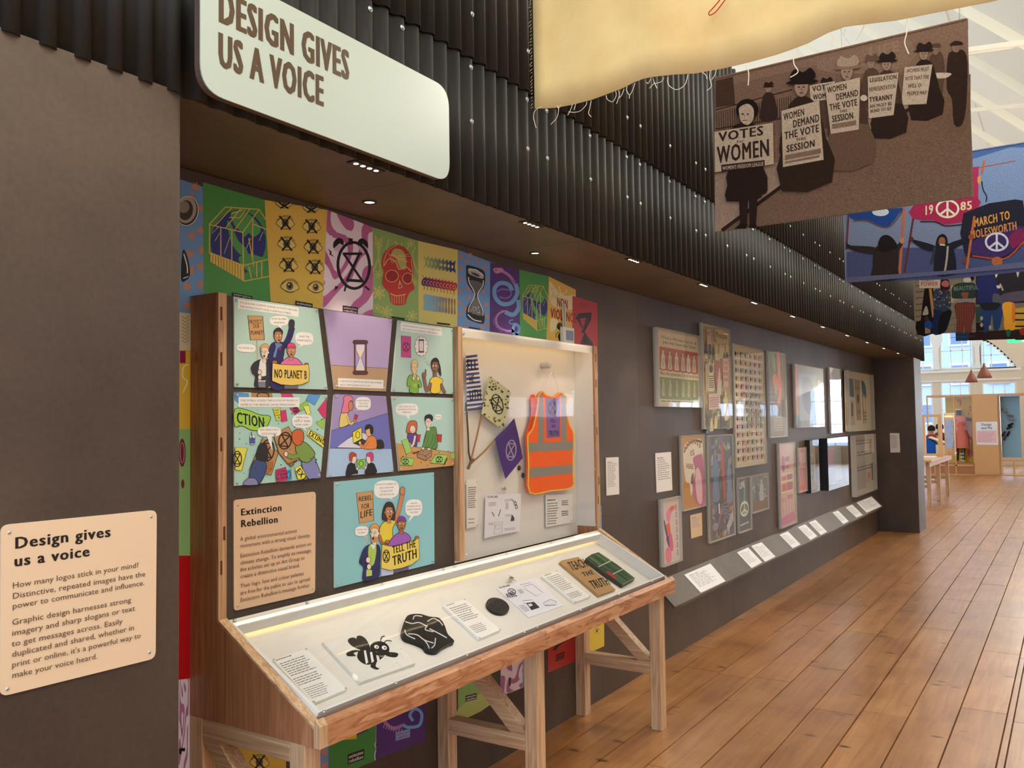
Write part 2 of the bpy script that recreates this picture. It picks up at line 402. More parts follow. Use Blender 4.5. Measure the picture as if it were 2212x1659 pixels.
# floor: planks along x, joints at the rows measured in the photo
fl = MB().box((-3, -6.0, -.06), (44, 9, -.012), (.08, .05, .03)).build('floor', MATTE, kind=ST)
rows = [-.866, -.624, -.386, -.142, .100, .338, .373, .609, .843, 1.087, 1.340, 1.587, 1.826, 2.054, 2.30, 2.55]
rows = [rows[0]-.242*i for i in range(10, 0, -1)] + rows + [2.55+.242*i for i in range(1, 12)]
fixed = {.843: 5.36, 1.340: 6.15, 1.087: 7.23, .373: 5.71, .609: 6.14}
cuts = {}
def plank(mb, x0, x1, y0, y1):
    t = random.gauss(.99, .085); w = random.uniform(-.03, .05); c = (min(1.15, t), min(1.12, t*(1-w)), t*(1-w*2.2))
    b = .003; x0 += .0014; x1 -= .0014; z = random.uniform(-.0008, .0008)
    mb.mesh([(x0, y0+.0018, -.012), (x1, y0+.0018, -.012), (x1, y1-.0018, -.012), (x0, y1-.0018, -.012),
             (x0+b, y0+b+.001, z), (x1-b, y0+b+.001, z), (x1-b, y1-b-.001, z), (x0+b, y1-b-.001, z)],
            [(4, 5, 6, 7), (0, 1, 5, 4), (1, 2, 6, 5), (2, 3, 7, 6), (3, 0, 4, 7)], c)
far = MB(); npl = 0
for i in range(len(rows)-1):
    y0, y1 = rows[i], rows[i+1]; x = -3+random.uniform(-1.5, 0); xs = [x]
    while x < 44:
        x += random.choice((1.3, 1.7, 2.1, 2.6, 3.1)); xs.append(x)
    if y0 in fixed:
        k = min(range(len(xs)), key=lambda q: abs(xs[q]-fixed[y0])); xs[k] = fixed[y0]
    xs = sorted(xs)
    for a, b in zip(xs, xs[1:]):
        vis = b > 2.0 and a < 26 and -2.2 < y0 < 2.45 and a > -1
        if y0 < a*.02-1.0 and a < 12: vis = False
        if vis and npl < 295:
            m = MB(); plank(m, a, b, y0, y1); m.build('plank', FLOOR, fl); npl += 1
        else: plank(far, a, b, y0, y1)
far.build('distant_planks', FLOOR, fl, kind='stuff')
# wall behind the displays: boards with tight joints
wb = MB().box((.9, W+.018, 0), (13.9, W+.12, 2.591), (.9, .9, .9)).build('wall_back', DARK, kind=ST)
x = 1.15
while x < 13.87:
    x2 = min(x+.61, 13.877); t = random.uniform(.9, 1.06)
    B('board', (x+.0006, W, .0), (x2-.0006, W+.0178, 2.573), DARK, wb, (t, t, t)); x = x2
# near pier and far pier
def pier(name, x0, x1, y0, y1, z1):
    pts = rounded([V((x0, y1, 0)), V((x0, y0, 0)), V((x1, y0, 0)), V((x1, y1, 0))], .012, 3)
    return MB().prism(pts, (0, 0, z1)).build(name, DARK, kind=ST)
pier('wall_left', -2.2, 1.408, C, W+.017, 2.58)
pier('wall_right', 13.878, 14.55, C, W+.6, 2.58)
# box above the recess with soffit panels
cb = MB().box((-2.2, C+.03, 2.592), (14.9, W+.6, 4.17), (.6, .6, .6)).build('ceiling', DARK, kind=ST)
xs = [1.0]+[2.379+1.282*k for k in range(10)]+[14.9]
SOFF = mat('soffit_board', rough=.5, spec=.4, build=b_board('#6a5b49', '#5c4f40', '#766755', 2.5))
for a, b in zip(xs, xs[1:]):
    B('soffit_panel', (a+.001, C+.014, 2.575), (b-.001, W, 2.5915), SOFF, cb)
# corrugated cladding
wf = empty('wall_cladding', (6, C, 2.573), kind=ST)
PITCH_C = .0825; AMP = .012
def corr(x0, x1, z0, z1, y, tint):
    n = int((x1-x0)/PITCH_C*10); vs = []
    for i in range(n+1):
        X = x0+(x1-x0)*i/n; ph = 2*math.pi*(X-1.797)/PITCH_C
        s = math.cos(ph); Y = y - AMP*(math.copysign(abs(s)**.6, s))
        vs += [(X, Y, z0), (X, Y, z1), (X, Y+.004, z0), (X, Y+.004, z1)]
    fs = []
    for i in range(n):
        a = i*4; b = a+4; fs += [(a, b, b+1, a+1), (a+2, a+3, b+3, b+2), (a, a+2, b+2, b), (a+1, b+1, b+3, a+3)]
    return MB().mesh(vs, fs, (tint,)*3, True).build('corrugated_sheet', CORR, wf)
k = -4
while True:
    x0 = 2.06+.99*k; x1 = x0+.99
    if x0 > 14.9: break
    x1 = min(x1, 14.94)
    corr(x0, x1, 2.573, 3.14, C, random.uniform(.88, 1.1)); corr(x0, x1, 3.129, 4.177, C-.009, random.uniform(.9, 1.12))
    for dx in (.07, .225, .63):
        for z in (2.875, 3.09, 3.30, 3.95):
            X = x0+dx
            if X > 14.9 or X < .3: continue
            X = 1.797+round((X-1.797)/PITCH_C)*PITCH_C
            y = C-AMP-(.009 if z > 3.13 else 0)
            MB().lathe((X, y, z), [(0, .006), (.005, .0055), (.0055, .002), (.0105, .0015), (.011, 0)], (0, -1, 0), seg=8).build('screw', METAL, wf)
    k += 1
# soffit lamps
def downlight(x, y):
    e = empty('recessed_downlight', (x, y, 2.5745), 'small round recessed downlight near poster row, '+('nearer the sign' if x < 3 else 'beyond the second soffit joint'), 'lamp')
    MB().lathe((x, y, 2.5748), [(.030, 0), (.030, .0035), (.022, .0045), (.021, 0)], (0, 0, -1)).build('trim_ring', BLACK, e)
    MB().lathe((x, y, 2.5744), [(0, .001), (.02, .001)], (0, 0, -1)).build('lens', LAMP, e)
    light('downlight_beam', 'SPOT', (x, y, 2.55), (x+.1, y+.12, 1.5), 22, WARM, .02, math.radians(125), .8)
downlight(2.518, 2.287); downlight(3.785, 2.299)
SLOT = [w+' short slot light' for w in ('first', 'second', 'third', 'fourth', 'fifth', 'sixth', 'seventh', 'eighth', 'ninth', 'tenth', 'eleventh')]
for i in range(11):
    x = 2.16+1.0625*i
    e = empty('slot_downlight', (x, 1.975, 2.5745), SLOT[i]+' in the soffit, counted from the big sign', 'lamp', 'slot lights along the soffit edge')
    MB().box((x-.075, 1.957, 2.571), (x+.075, 1.993, 2.5747), '#101010').build('trim_frame', BLACK, e)
    m = MB()
    for j in range(4): m.lathe((x-.05+j*.033, 1.975, 2.5705), [(0, .0006), (.009, .0005)], (0, 0, -1), seg=10)
    m.build('lens', LAMP, e)
    light('slot_beam', 'SPOT', (x, 1.975, 2.56), (x, W, 1.3), 14 if i < 9 else 5, (1, .84, .64), .03, math.radians(100), 1)
# label ledge at 45 degrees
lg = MB().prism([(5.60, W-.002, .577), (5.60, 2.33, .425), (5.60, 2.33, .407), (5.60, W-.002, .559)], (7.75, 0, 0)).build('label_ledge', DARK, None,
    label='long dark sloping ledge low on the wall, carrying the small white labels', category='ledge')
for x in (7.2, 9.4, 11.6): MB().prism([(x, W, .558), (x, 2.345, .42), (x, W, .42)], (.018, 0, 0)).build('bracket', DARK, lg)
# ---- hall shell: outer window wall, gable wall, roof
def wallholes(name, x_or_y, fixed_val, u0, u1, z0, z1, holes, m, th=.3, **t):
    """rectangular wall pieces around openings; x_or_y: which axis the wall runs along"""
    mb = MB(); us = sorted({u0, u1, *[h[0] for h in holes], *[h[1] for h in holes]})
    for a, b in zip(us, us[1:]):
        hs = sorted([h for h in holes if h[0] <= a+1e-6 and h[1] >= b-1e-6], key=lambda h: h[2]); z = z0
        for h in hs+[(0, 0, z1, z1)]:
            if h[2] > z+1e-4:
                if x_or_y == 'x': mb.box((a, fixed_val, z), (b, fixed_val+th, h[2]))
                else: mb.box((fixed_val, a, z), (fixed_val+th, b, h[2]))
            z = h[3]
    return mb.build(name, m, None, **t)
holes = [(x, x+3.0, 1.75, 3.4) for x in (-2.7, 1.3, 5.3, 9.3, 13.3, 17.3, 21.3, 25.3, 29.3)]
wfr = wallholes('wall_front', 'x', -4.3, -3, 34.3, 0, 3.6, holes, CREAMWALL, kind=ST)
FR = mat('white_window_frame', '#eef0ee', rough=.4)
wn = 0
def wframe(u0, u1, z0, z1, at, axis, cols, rws, glass=True):
    global wn; wn += 1
    bx = (lambda a, b, c, d, e0=0, e1=.06: MB().box((a, at+e0, c), (b, at+e1, d))) if axis == 'x' else (lambda a, b, c, d, e0=0, e1=.06: MB().box((at+e0, a, c), (at+e1, b, d)))
    o = bx(u0, u1, z0, z0+.06).build('window_%d' % wn, FR, kind=ST)
    for q in ((u0, u1, z1-.06, z1), (u0, u0+.06, z0+.06, z1-.06), (u1-.06, u1, z0+.06, z1-.06)): bx(*q).build('frame', FR, o)
    for i in range(1, cols):
        x = u0+(u1-u0)*i/cols; bx(x-.015, x+.015, z0+.06, z1-.06, .01, .04).build('glazing_bar', FR, o)
    for i in range(1, rws):
        z = z0+(z1-z0)*i/rws; bx(u0+.06, u1-.06, z-.015, z+.015, .01, .04).build('glazing_bar', FR, o)
    if glass: bx(u0+.05, u1-.05, z0+.05, z1-.05, .022, .028).build('pane', ACRYL, o)
    return o
for h in holes: wframe(h[0], h[1], h[2], h[3], -4.2, 'x', 3, 3, False)
# roof: pitched plane rising from the window wall, rafters and ties
def rz(y): return 6.2+.95*(y-.33)
rf = MB().prism([(-3, -4.4, rz(-4.4)+.5), (-3, -4.4, rz(-4.4)+.7), (-3, 5.5, rz(5.5)+.2), (-3, 16, rz(5.5)+.2), (-3, 16, rz(5.5)+.08), (-3, 5.55, rz(5.5)+.08), (-3, -3, rz(-3)+.08)], (37.3, 0, 0)).build('ceiling', ROOFM, kind=ST)
for x in (6, 8, 10, 12, 14, 16, 18.5, 21, 24, 27, 30):
    MB().bar((x, -2.4, rz(-2.4)), (x, 5.4, rz(5.4)), .12, .16).build('rafter', ROOFM, rf)
for y in (-2.0, .1, 1.2, 3.5): MB().bar((-3, y, rz(y)+.1), (34, y, rz(y)+.1), .05, .1).build('purlin', ROOFM, rf)
for x, z in ((10.2, 5.55), (12.1, 6.22), (13.6, 5.95), (18.6, 7.2)):
    MB().bar((x, -1.6, z-.2), (x, 3.2, z+.25), .04, .05).build('tie_rod', ROOFM, rf)
MB().box((-3, 16, 0), (34.3, 16.2, 11.5)).build('wall_rear', CREAMWALL, kind=ST)
# gable wall at x = 34
gh = [(2.81, 3.9, 3.36, 5.3), (4.06, 5.2, 3.36, 5.3), (1.6, 2.60, 3.36, 3.37),
      (2.95, 3.92, .9, 2.93), (1.56, 2.62, .9, 2.86), (4.15, 5.25, .9, 2.93)]
gh = [h for h in gh if h[3]-h[2] > .1]+[(-3.6, .55, .6, 3.2), (-2.6, .3, 3.5, 4.6)]
# upper right light has a curved edge: cut as stepped segments of an arch
arc = [(2.60-.0-.1*i, 2.60-.1*(i+1)) for i in range(10)]
for a, b in arc:
    t = (2.60-a)/1.0; gh.append((b, a, 3.36, max(3.42, 3.36+.96*(1-t**1.5))))
wg = wallholes('wall_end', 'y', 34.0, -4.4, 16.0, 0, 11.5, gh, CREAMWALL, .35, kind=ST)
for u0, u1, z0, z1, c_, r_ in ((2.81, 3.9, 3.36, 5.3, 3, 3), (4.06, 5.2, 3.36, 5.3, 3, 3), (2.95, 3.92, .9, 2.93, 3, 2), (1.56, 2.62, .9, 2.86, 3, 2), (4.15, 5.25, .9, 2.93, 3, 2), (-3.6, .55, .6, 3.2, 5, 3), (-2.6, .3, 3.5, 4.6, 4, 1)):
    wframe(u0, u1, z0, z1, 34.03, 'y', c_, r_)
wa = MB(); ap = [(2.60-.1*i, 3.40+.96*(1-(i/10)**1.5)) for i in range(11)]
for (a, za), (b, zb) in zip(ap, ap[1:]): wa.bar((34.05, a, za), (34.05, b, zb), .1, .07)
wa = wa.box((34.0, 1.55, 3.30), (34.12, 2.62, 3.38)).box((34.0, 2.56, 3.38), (34.1, 2.62, 4.4)).build('window_%d' % (wn+1), FR, kind=ST)
MB().box((34.02, 2.27, 3.38), (34.05, 2.30, 4.15)).build('glazing_bar', FR, wa); MB().box((34.02, 1.7, 3.78), (34.05, 2.58, 3.81)).build('glazing_bar', FR, wa)
MB().box((33.9, 1.4, 3.24), (34.02, 5.4, 3.32)).build('trim_1', FR, kind=ST)
MB().box((33.93, 1.4, 2.93), (34.0, 5.4, 2.97)).build('trim_2', FR, kind=ST)
for y in (2.70, 3.98): # flared columns between lights
    MB().prism([(33.93, y-.10, 3.36), (33.93, y+.10, 3.36), (33.93, y+.07, 3.6), (33.93, y+.07, 4.1), (33.93, y+.2, 4.4), (33.93, y+.2, 5.3), (33.93, y-.2, 5.3), (33.93, y-.2, 4.4), (33.93, y-.07, 4.1), (33.93, y-.07, 3.6)], (.1, 0, 0)).build('trim_3', FR, kind=ST)
# far end floor beyond, street, buildings outside
MB().box((34.35, -60, -4.1), (140, 60, -4.0), '#8b8d8c').build('street_ground', MATTE, kind=ST)
MB().box((-60, -60, -4.1), (34.2, -4.6, -4.0), '#8b8d8c').build('street_ground', MATTE, kind=ST)
WIN = mat('office_window_glass', '#5f83b8', rough=.1, spec=.8)
def block(name, label, x0, y0, x1, y1, z1, face, wallc, nu, nz, zb=0, ww=.55, group=None):
    e = empty(name, ((x0+x1)/2, (y0+y1)/2, -4), label, 'building')
    MB().box((x0, y0, -4), (x1, y1, z1), wallc).build('wall', MATTE, e)
    MB().box((x0-.3, y0-.3, z1), (x1+.3, y1+.3, z1+.5), '#c9ccd0').build('parapet', MATTE, e)
    proto = None
    for j in range(nz):
        z = zb+j*(z1-zb)/nz+.7; h = (z1-zb)/nz*.55
        for i in range(nu):
            if face == 'x':
                s = (y1-y0)/nu; y = y0+s*(i+.5); a = (x0-.12, y-s*ww/2, z); b = (x0+.05, y+s*ww/2, z+h)
            else:
                s = (x1-x0)/nu; xx = x0+s*(i+.5); a = (xx-s*ww/2, y1-.05, z); b = (xx+s*ww/2, y1+.12, z+h)
            f = MB().box(a, b, '#f4f7fa').build('window_frame', MATTE, e)
            if face == 'x': MB().box((a[0]-.03, a[1]+.12, a[2]+.12), (a[0]+.02, b[1]-.12, b[2]-.12)).build('pane', WIN, f)
            else: MB().box((a[0]+.12, b[1]-.02, a[2]+.12), (b[0]-.12, b[1]+.03, b[2]-.12)).build('pane', WIN, f)
    return e
block('office_building', 'blue grey office block seen through the arched end windows', 62, -8, 74, 22, 10.5, 'x', '#b3c6e0', 14, 5, -2)
block('brick_terrace', 'red brick terrace across the street with white sash windows', -20, -26, 60, -20, 10, 'y', '#a5654a', 22, 4, -3, .45)
# ================================================================== DISPLAY CABINET
cab = empty('display_cabinet', (3.19, 2.2, 0), 'large pine cabinet with upright panel and sloping glazed desk on trestles', 'display cabinet')
XL, XR = 1.842, 4.536
def side(x0, x1):
    pts = [(x0, W-.002, .752), (x0, 1.906, .752), (x0, 1.906, .803), (x0, 2.345, 1.073), (x0, 2.345, 2.142), (x0, W-.002, 2.142)]
    o = MB().prism(pts, (x1-x0, 0, 0)).build('side_board', SIDEWOOD, cab)
    # laminated front edges, slightly proud
    MB().box((x0+.0006, 2.338, 1.076), (x1-.0006, 2.3449, 2.1416)).build('edge_strip', PLYEDGE, o)
    MB().prism([(x0+.0004, 1.9056, .8035), (x0+.0004, 2.3395, 1.0705), (x0+.0004, 2.336, 1.0765), (x0+.0004, 1.900, .8085)], (x1-x0-.0008, 0, 0)).build('edge_strip', PINE['y'], o)
    m = MB()
    for z in (2.05, 1.9, 1.62, 1.33, 1.22): m.box((x0+.008+.012*(int(z*100) % 2), 2.3372, z), (x0+.016+.012*(int(z*100) % 2), 2.3376, z+.045), '#5c3a25')
    m.build('filler_patch', MATTE, o)
    return o
side(XL, XL+.034); side(XR-.034, XR)
MB().box((3.160, 2.338, 1.078), (3.194, W-.004, 2.142)).build('divider_board', PLYEDGE, cab)
MB().box((XL+.035, 2.372, 1.0), (3.159, 2.388, 2.142)).build('backing_panel', DARK2, cab)
MB().box((XL+.035, 2.389, 2.124), (3.159, W-.004, 2.1415)).build('top_board', SIDEWOOD, cab)
bay = MB().box((3.195, W-.012, 1.04), (XR-.035, W-.004, 2.142), '#e8e4dc').build('bay_back', MATTE, cab)
MB().box((3.195, 2.352, 2.132), (XR-.035, W-.013, 2.1415), '#e8e4dc').build('bay_top', MATTE, cab)
MB().box((3.195, 2.352, 1.09), (3.199, W-.013, 2.131), '#e8e4dc').build('bay_side', MATTE, cab)
MB().box((XR-.039, 2.352, 1.09), (XR-.0355, W-.013, 2.131), '#e8e4dc').build('bay_side', MATTE, cab)
g = MB().box((3.2, 2.344, 1.082), (XR-.036, 2.349, 2.131)).build('acrylic_front', ACRYL, cab)
for fx, fz in ((3.215, 2.115), (4.485, 2.115), (3.215, 1.10), (4.485, 1.10), (3.215, 1.75), (3.215, 1.42), (4.487, 1.75), (4.487, 1.42), (3.65, 1.093), (4.1, 1.093)):
    screwhead(g, (fx, 2.3438, fz), (0, -1, 0), .006)
# desk
P0 = V((0, 2.335, 1.0705)); NG = V((0, -.47679, .87902)); DN = V((0, -.87902, -.47679))
def dk(x, s, o=0): return V((x, P0.y, P0.z))+DN*s+NG*o     # s metres down the slope, o metres above the glass
fa = MB().prism([(XL+.0345, 1.905, .752), (XL+.0345, 1.880, .752), (XL+.0345, 1.880, .816), (XL+.0345, 1.897, .833), (XL+.0345, 1.905, .829)], (XR-XL-.035, 0, 0)).build('front_rail', FIRX, cab)
MB().prism([(XL-.0006, 1.9058, .752), (XL-.0006, 1.882, .752), (XL-.0006, 1.882, .815), (XL-.0006, 1.899, .834), (XL-.0006, 1.9058, .8035)], (.0348, 0, 0)).build('corner_block', PINE['z'], cab)
MB().prism([(XR-.0340, 1.9058, .752), (XR-.0340, 1.882, .752), (XR-.0340, 1.882, .815), (XR-.0340, 1.899, .834), (XR-.0340, 1.9058, .8035)], (.0346, 0, 0)).build('corner_block', PINE['z'], cab)
MB().prism([dk(XL+.036, -.005, -.066), dk(XL+.036, .470, -.066), dk(XL+.036, .470, -.075), dk(XL+.036, -.005, -.075)], (XR-XL-.072, 0, 0), '#e6e2da').build('tray_floor', MATTE, cab)
def rim(x0, x1, s0, s1, nm, o0=-.066, o1=-.006): # upright white walls and lip
    MB().prism([dk(x0, s0, o0), dk(x0, s1, o0), dk(x0, s1, o1), dk(x0, s0, o1)], (x1-x0, 0, 0), '#eceae4').build(nm, MATTE, cab)
rim(XL+.036, XR-.036, -.004, .014, 'tray_wall'); rim(XL+.036, XR-.036, .462, .470, 'tray_wall')
rim(XL+.036, XL+.05, .0145, .4615, 'tray_wall'); rim(XR-.05, XR-.036, .0145, .4615, 'tray_wall')
rim(XL+.036, XR-.036, .028, .034, 'light_baffle', -.045, -.006)
gl = MB().prism([dk(XL+.035, 0, 0), dk(XL+.035, .485, 0), dk(XL+.035, .485, -.005), dk(XL+.035, 0, -.005)], (XR-XL-.07, 0, 0)).build('acrylic_lid', ACRYL, cab)
for sx in (1.9, 2.22, 2.62, 3.02, 3.10, 3.52, 3.95, 4.487): screwhead(gl, dk(sx, .008, .0003), NG, .006)
for sx in (1.893, 2.22, 2.62, 3.02, 3.12, 3.5, 3.9, 4.3, 4.48): screwhead(gl, dk(sx, .478, .0003), NG, .006)
# LED strip that lights the tray from under the back lip
MB().prism([dk(XL+.06, .0145, -.012), dk(XL+.06, .027, -.012), dk(XL+.06, .027, -.02), dk(XL+.06, .0145, -.02)], (XR-XL-.12, 0, 0)).build('led_strip', emis('led_strip', '#ffdf9e', 6), cab)
MB().box((3.199, 2.350, 2.098), (XR-.0395, 2.3518, 2.1315), '#e8e4dc').build('bay_lip', MATTE, cab)
MB().box((3.23, 2.356, 2.122), (4.46, 2.364, 2.1315)).build('led_strip', emis('led_strip2', '#ffe0a8', 7), cab)
MB().box((XL+.04, 2.0, .752), (XR-.04, 2.4, .762)).build('bottom_board', SIDEWOOD, cab)
# trestles
def trestle(x0, x1):
    y0, y1 = 1.945, 2.01; yb0, yb1 = 2.418, 2.481
    MB().box((x0, y0, 0), (x1, y1, .7515), bev=.002).build('leg', PINE['z'], cab)
    MB().box((x0, yb0, 0), (x1, yb1, .7515), bev=.002).build('leg', PINE['z'], cab)
    MB().box((x0+.001, y1+.0005, .69), (x1-.001, yb0-.0005, .7515), bev=.002).build('rail', PINE['y'], cab)
    MB().box((x0+.001, y1+.0005, .30), (x1-.001, yb0-.0005, .365), bev=.002).build('rail', PINE['y'], cab)
    MB().prism([(x0+.004, 2.347, .6895), (x0+.004, 2.417, .6895), (x0+.004, 2.417, .675), (x0+.004, 2.085, .3655), (x0+.004, 2.011, .3655), (x0+.004, 2.011, .38)], (x1-x0-.008, 0, 0)).build('brace', PINE['y'], cab)
trestle(XL+.0, XL+.065); trestle(3.16, 3.225); trestle(4.46, 4.525)
# ================================================================== SIGNS AND POSTERS
YS = 1.850
cv = CV((0, YS, 0), (0, -1, 0), (380, 0, 2.836))
sg = MB().prism(rounded([V((1.402, YS, 2.911)), V((1.402, YS, 2.566)), V((2.462, YS, 2.566)), V((2.462, YS, 2.911))], .075, 8), (0, .004, 0), '#dfe8e0').build('hanging_sign', mat('sign_face', '#bccbc1', rough=.28, spec=.5), None,
    label='big pale mint sign with rounded corners on the corrugated cladding, DESIGN GIVES US A VOICE', category='sign')
core = MB().prism(rounded([V((1.4035, YS+.0045, 2.9095)), V((1.4035, YS+.0045, 2.5675)), V((2.4605, YS+.0045, 2.5675)), V((2.4605, YS+.0045, 2.9095))], .074, 8), (0, .022, 0)).build('honeycomb_core', mat('corrugated_card', '#5d4634', rough=.8), sg)
for x in (1.6, 2.25): MB().box((x, YS+.027, 2.62), (x+.04, C-.022, 2.86)).build('fixing_batten', BLACK, sg)
cv.text('DESIGN GIVES', (252, 127), (1060, 492), (252, -82), '#4b3a31', 4, track=-.05)
cv.text('US A VOICE', (252, 398), (903, 652), (252, 190), '#4b3a31', 4, track=-.05)
cv.build(sg, mat('glossy_bronze_letters', rough=.25, spec=.8, build=b_print), 'lettering')

cv = CV((0, C-.0045, 0), (0, -1, 0), (0, 1080, 3.771))
tp = board('text_panel', 'cream rounded text panel headed Design gives us a voice, on the near dark pier', 'text panel', cv,
           [(8, 205), (1278, 80), (1268, 1290), (0, 1605)], .004, '#e8cfae', rad=.018, screws=[(76, 265), (1232, 135), (1218, 1240), (60, 1540)], rscrew=.0042)
for t, b, r, c, bd in (('Design gives', (112, 398), (905, 297), 93, 2), ('us a voice', (108, 543), (733, 455), 90, 2)):
    cv.text(t, b, r, (b[0], b[1]-c), '#241d1b', bd)
for t, b, r in (('How many logos stick in your mind?', (98, 720), (1130, 548)), ('Distinctive, repeated images have the', (98, 806), (1184, 620)),
                ('power to communicate and influence.', (98, 888), (1176, 692)), ('Graphic design harnesses strong', (93, 1020), (1066, 832)),
                ('imagery and sharp slogans or text', (93, 1108), (1098, 900)), ('to get messages across. Easily', (92, 1195), (996, 1006)),
                ('duplicated and shared, whether in', (92, 1280), (1092, 1057)), ("print or online, it's a powerful way to", (92, 1366), (1145, 1122)),
                ('make your voice heard.', (92, 1452), (792, 1290))):
    cv.text(t, b, r, (b[0], b[1]-48), '#5f4a3d', 0)
cv.build(tp)
# ---- fly posters on the wall
pn = [0]
def poster(label, crop, pts, col, art=None, group=None, lift=0):
    pn[0] += 1; y = W-.0008-.0007*lift
    cv = CV((0, y, 0), (0, -1, 0), crop, .0003)
    o = board('poster', label, 'poster', cv, pts, .0007, col, group)
    if art: art(cv); cv.build(o)
    return o
CA = (380, 380, 3.568); CB = (900, 500, 4.61); CC = (480, 1130, 2.257); CD = (1100, 1150, 3.258)
def splats(cv, spots, r, col='#c88a6a'):
    rnd = random.Random(5); cv.up(); cv.hold = True
    for x, y in spots:
        pts = []
        for i in range(16):
            a = 2*math.pi*i/16; q = r*(1 if i % 2 else .45)*rnd.uniform(.8, 1.1); pts.append((x+q*math.cos(a), y+q*1.1*math.sin(a)))
        cv.poly(pts, col)
    cv.hold = False
def logo(cv, bl, br, tl, col='#151313', tx='#eee'):  # torn tag
    """black 'extinction rebellion' tag"""
    dx, dy = br[0]-bl[0], br[1]-bl[1]; h = bl[1]-tl[1]
    cv.poly([bl, br, (br[0], br[1]-h), tl], col)
    f = lambda a, b: (bl[0]+dx*a, bl[1]+dy*a-h*b)
    cv.text('extinction', f(.06, .56), f(.94, .56), f(.06, .9), tx, 1); cv.text('rebellion', f(.06, .12), f(.94, .12), f(.06, .46), tx, 1)
def hourglass_silver(cv, x, y, w, h, cut=None):
    T = lambda a, b: (x+a*w, y+b*h)
    cv.poly([T(-.5, -.42), T(-.42, -.5), T(.35, -.42), T(.5, -.3), T(.42, -.12), T(.12, .02), T(.42, .28), T(.46, .45), T(.3, .5), T(-.4, .42), T(-.5, .3), T(-.4, .18), T(-.08, .02), T(-.45, -.2)], '#16171a', 5)
    cv.poly([T(-.4, -.4), T(-.3, -.45), T(.3, -.37), T(.42, -.3), T(.3, -.27), T(-.3, -.34)], '#aeb0b0', 4)
    cv.poly([T(-.25, -.38), T(.1, -.35), T(.2, -.3), T(-.1, -.33)], '#3a3c40', 3)
    cv.poly([T(-.33, -.25), T(.3, -.2), T(.3, -.12), T(.03, .0), T(-.05, .0), T(-.3, -.18)], '#5e6064', 3)
    cv.poly([T(-.05, .06), T(.05, .06), T(.3, .28), T(.25, .36), T(-.3, .3), T(-.28, .22)], '#74777a', 3)
    cv.line([T(-.38, -.3), T(-.34, -.2), T(-.05, .0), T(-.33, .2), T(-.38, .3)], w*.05, '#e6e8ea', 4)
    cv.line([T(.4, -.24), T(.36, -.14), T(.09, .02), T(.36, .26), T(.37, .36)], w*.05, '#e6e8ea', 4)
    cv.line([T(-.42, .34), T(-.1, .43), T(.3, .46)], w*.06, '#e6e8ea', 4); cv.line([T(-.4, -.42), T(0, -.42), T(.4, -.32)], w*.05, '#e6e8ea', 4)
    rnd = random.Random(4); cv.up(); cv.hold = True
    for i in range(26): cv.ell(x+w*rnd.uniform(-.22, .22), y+h*rnd.uniform(.2, .33), w*.02, w*.02, '#d7dadc', n=6)
    cv.hold = False
def art_blue(cv):
    splats(cv, [(150, 85), (120, 170), (200, 250), (120, 460), (190, 420), (110, 600), (200, 570), (115, 730), (190, 700), (85, 850), (190, 840), (90, 1000), (180, 980)], 42)
    cv.ell(85, 270, 90, 120, '#2a2a28', .15); cv.ell(80, 262, 78, 104, '#a9a79c', .15); cv.ell(75, 265, 56, 78, '#3d3b36', .15); cv.ell(60, 240, 44, 46, '#8c8a80', .15)
    cv.ring(85, 270, 86, 114, 7, '#d9d8d0', .15)
    cv.poly([(50, 580), (80, 600), (105, 700), (105, 770), (85, 800), (40, 800)], '#141414', 4); cv.line([(60, 600), (85, 690), (88, 750)], 9, '#e8e8e8', 4); cv.line([(55, 790), (95, 775)], 7, '#e8e8e8')
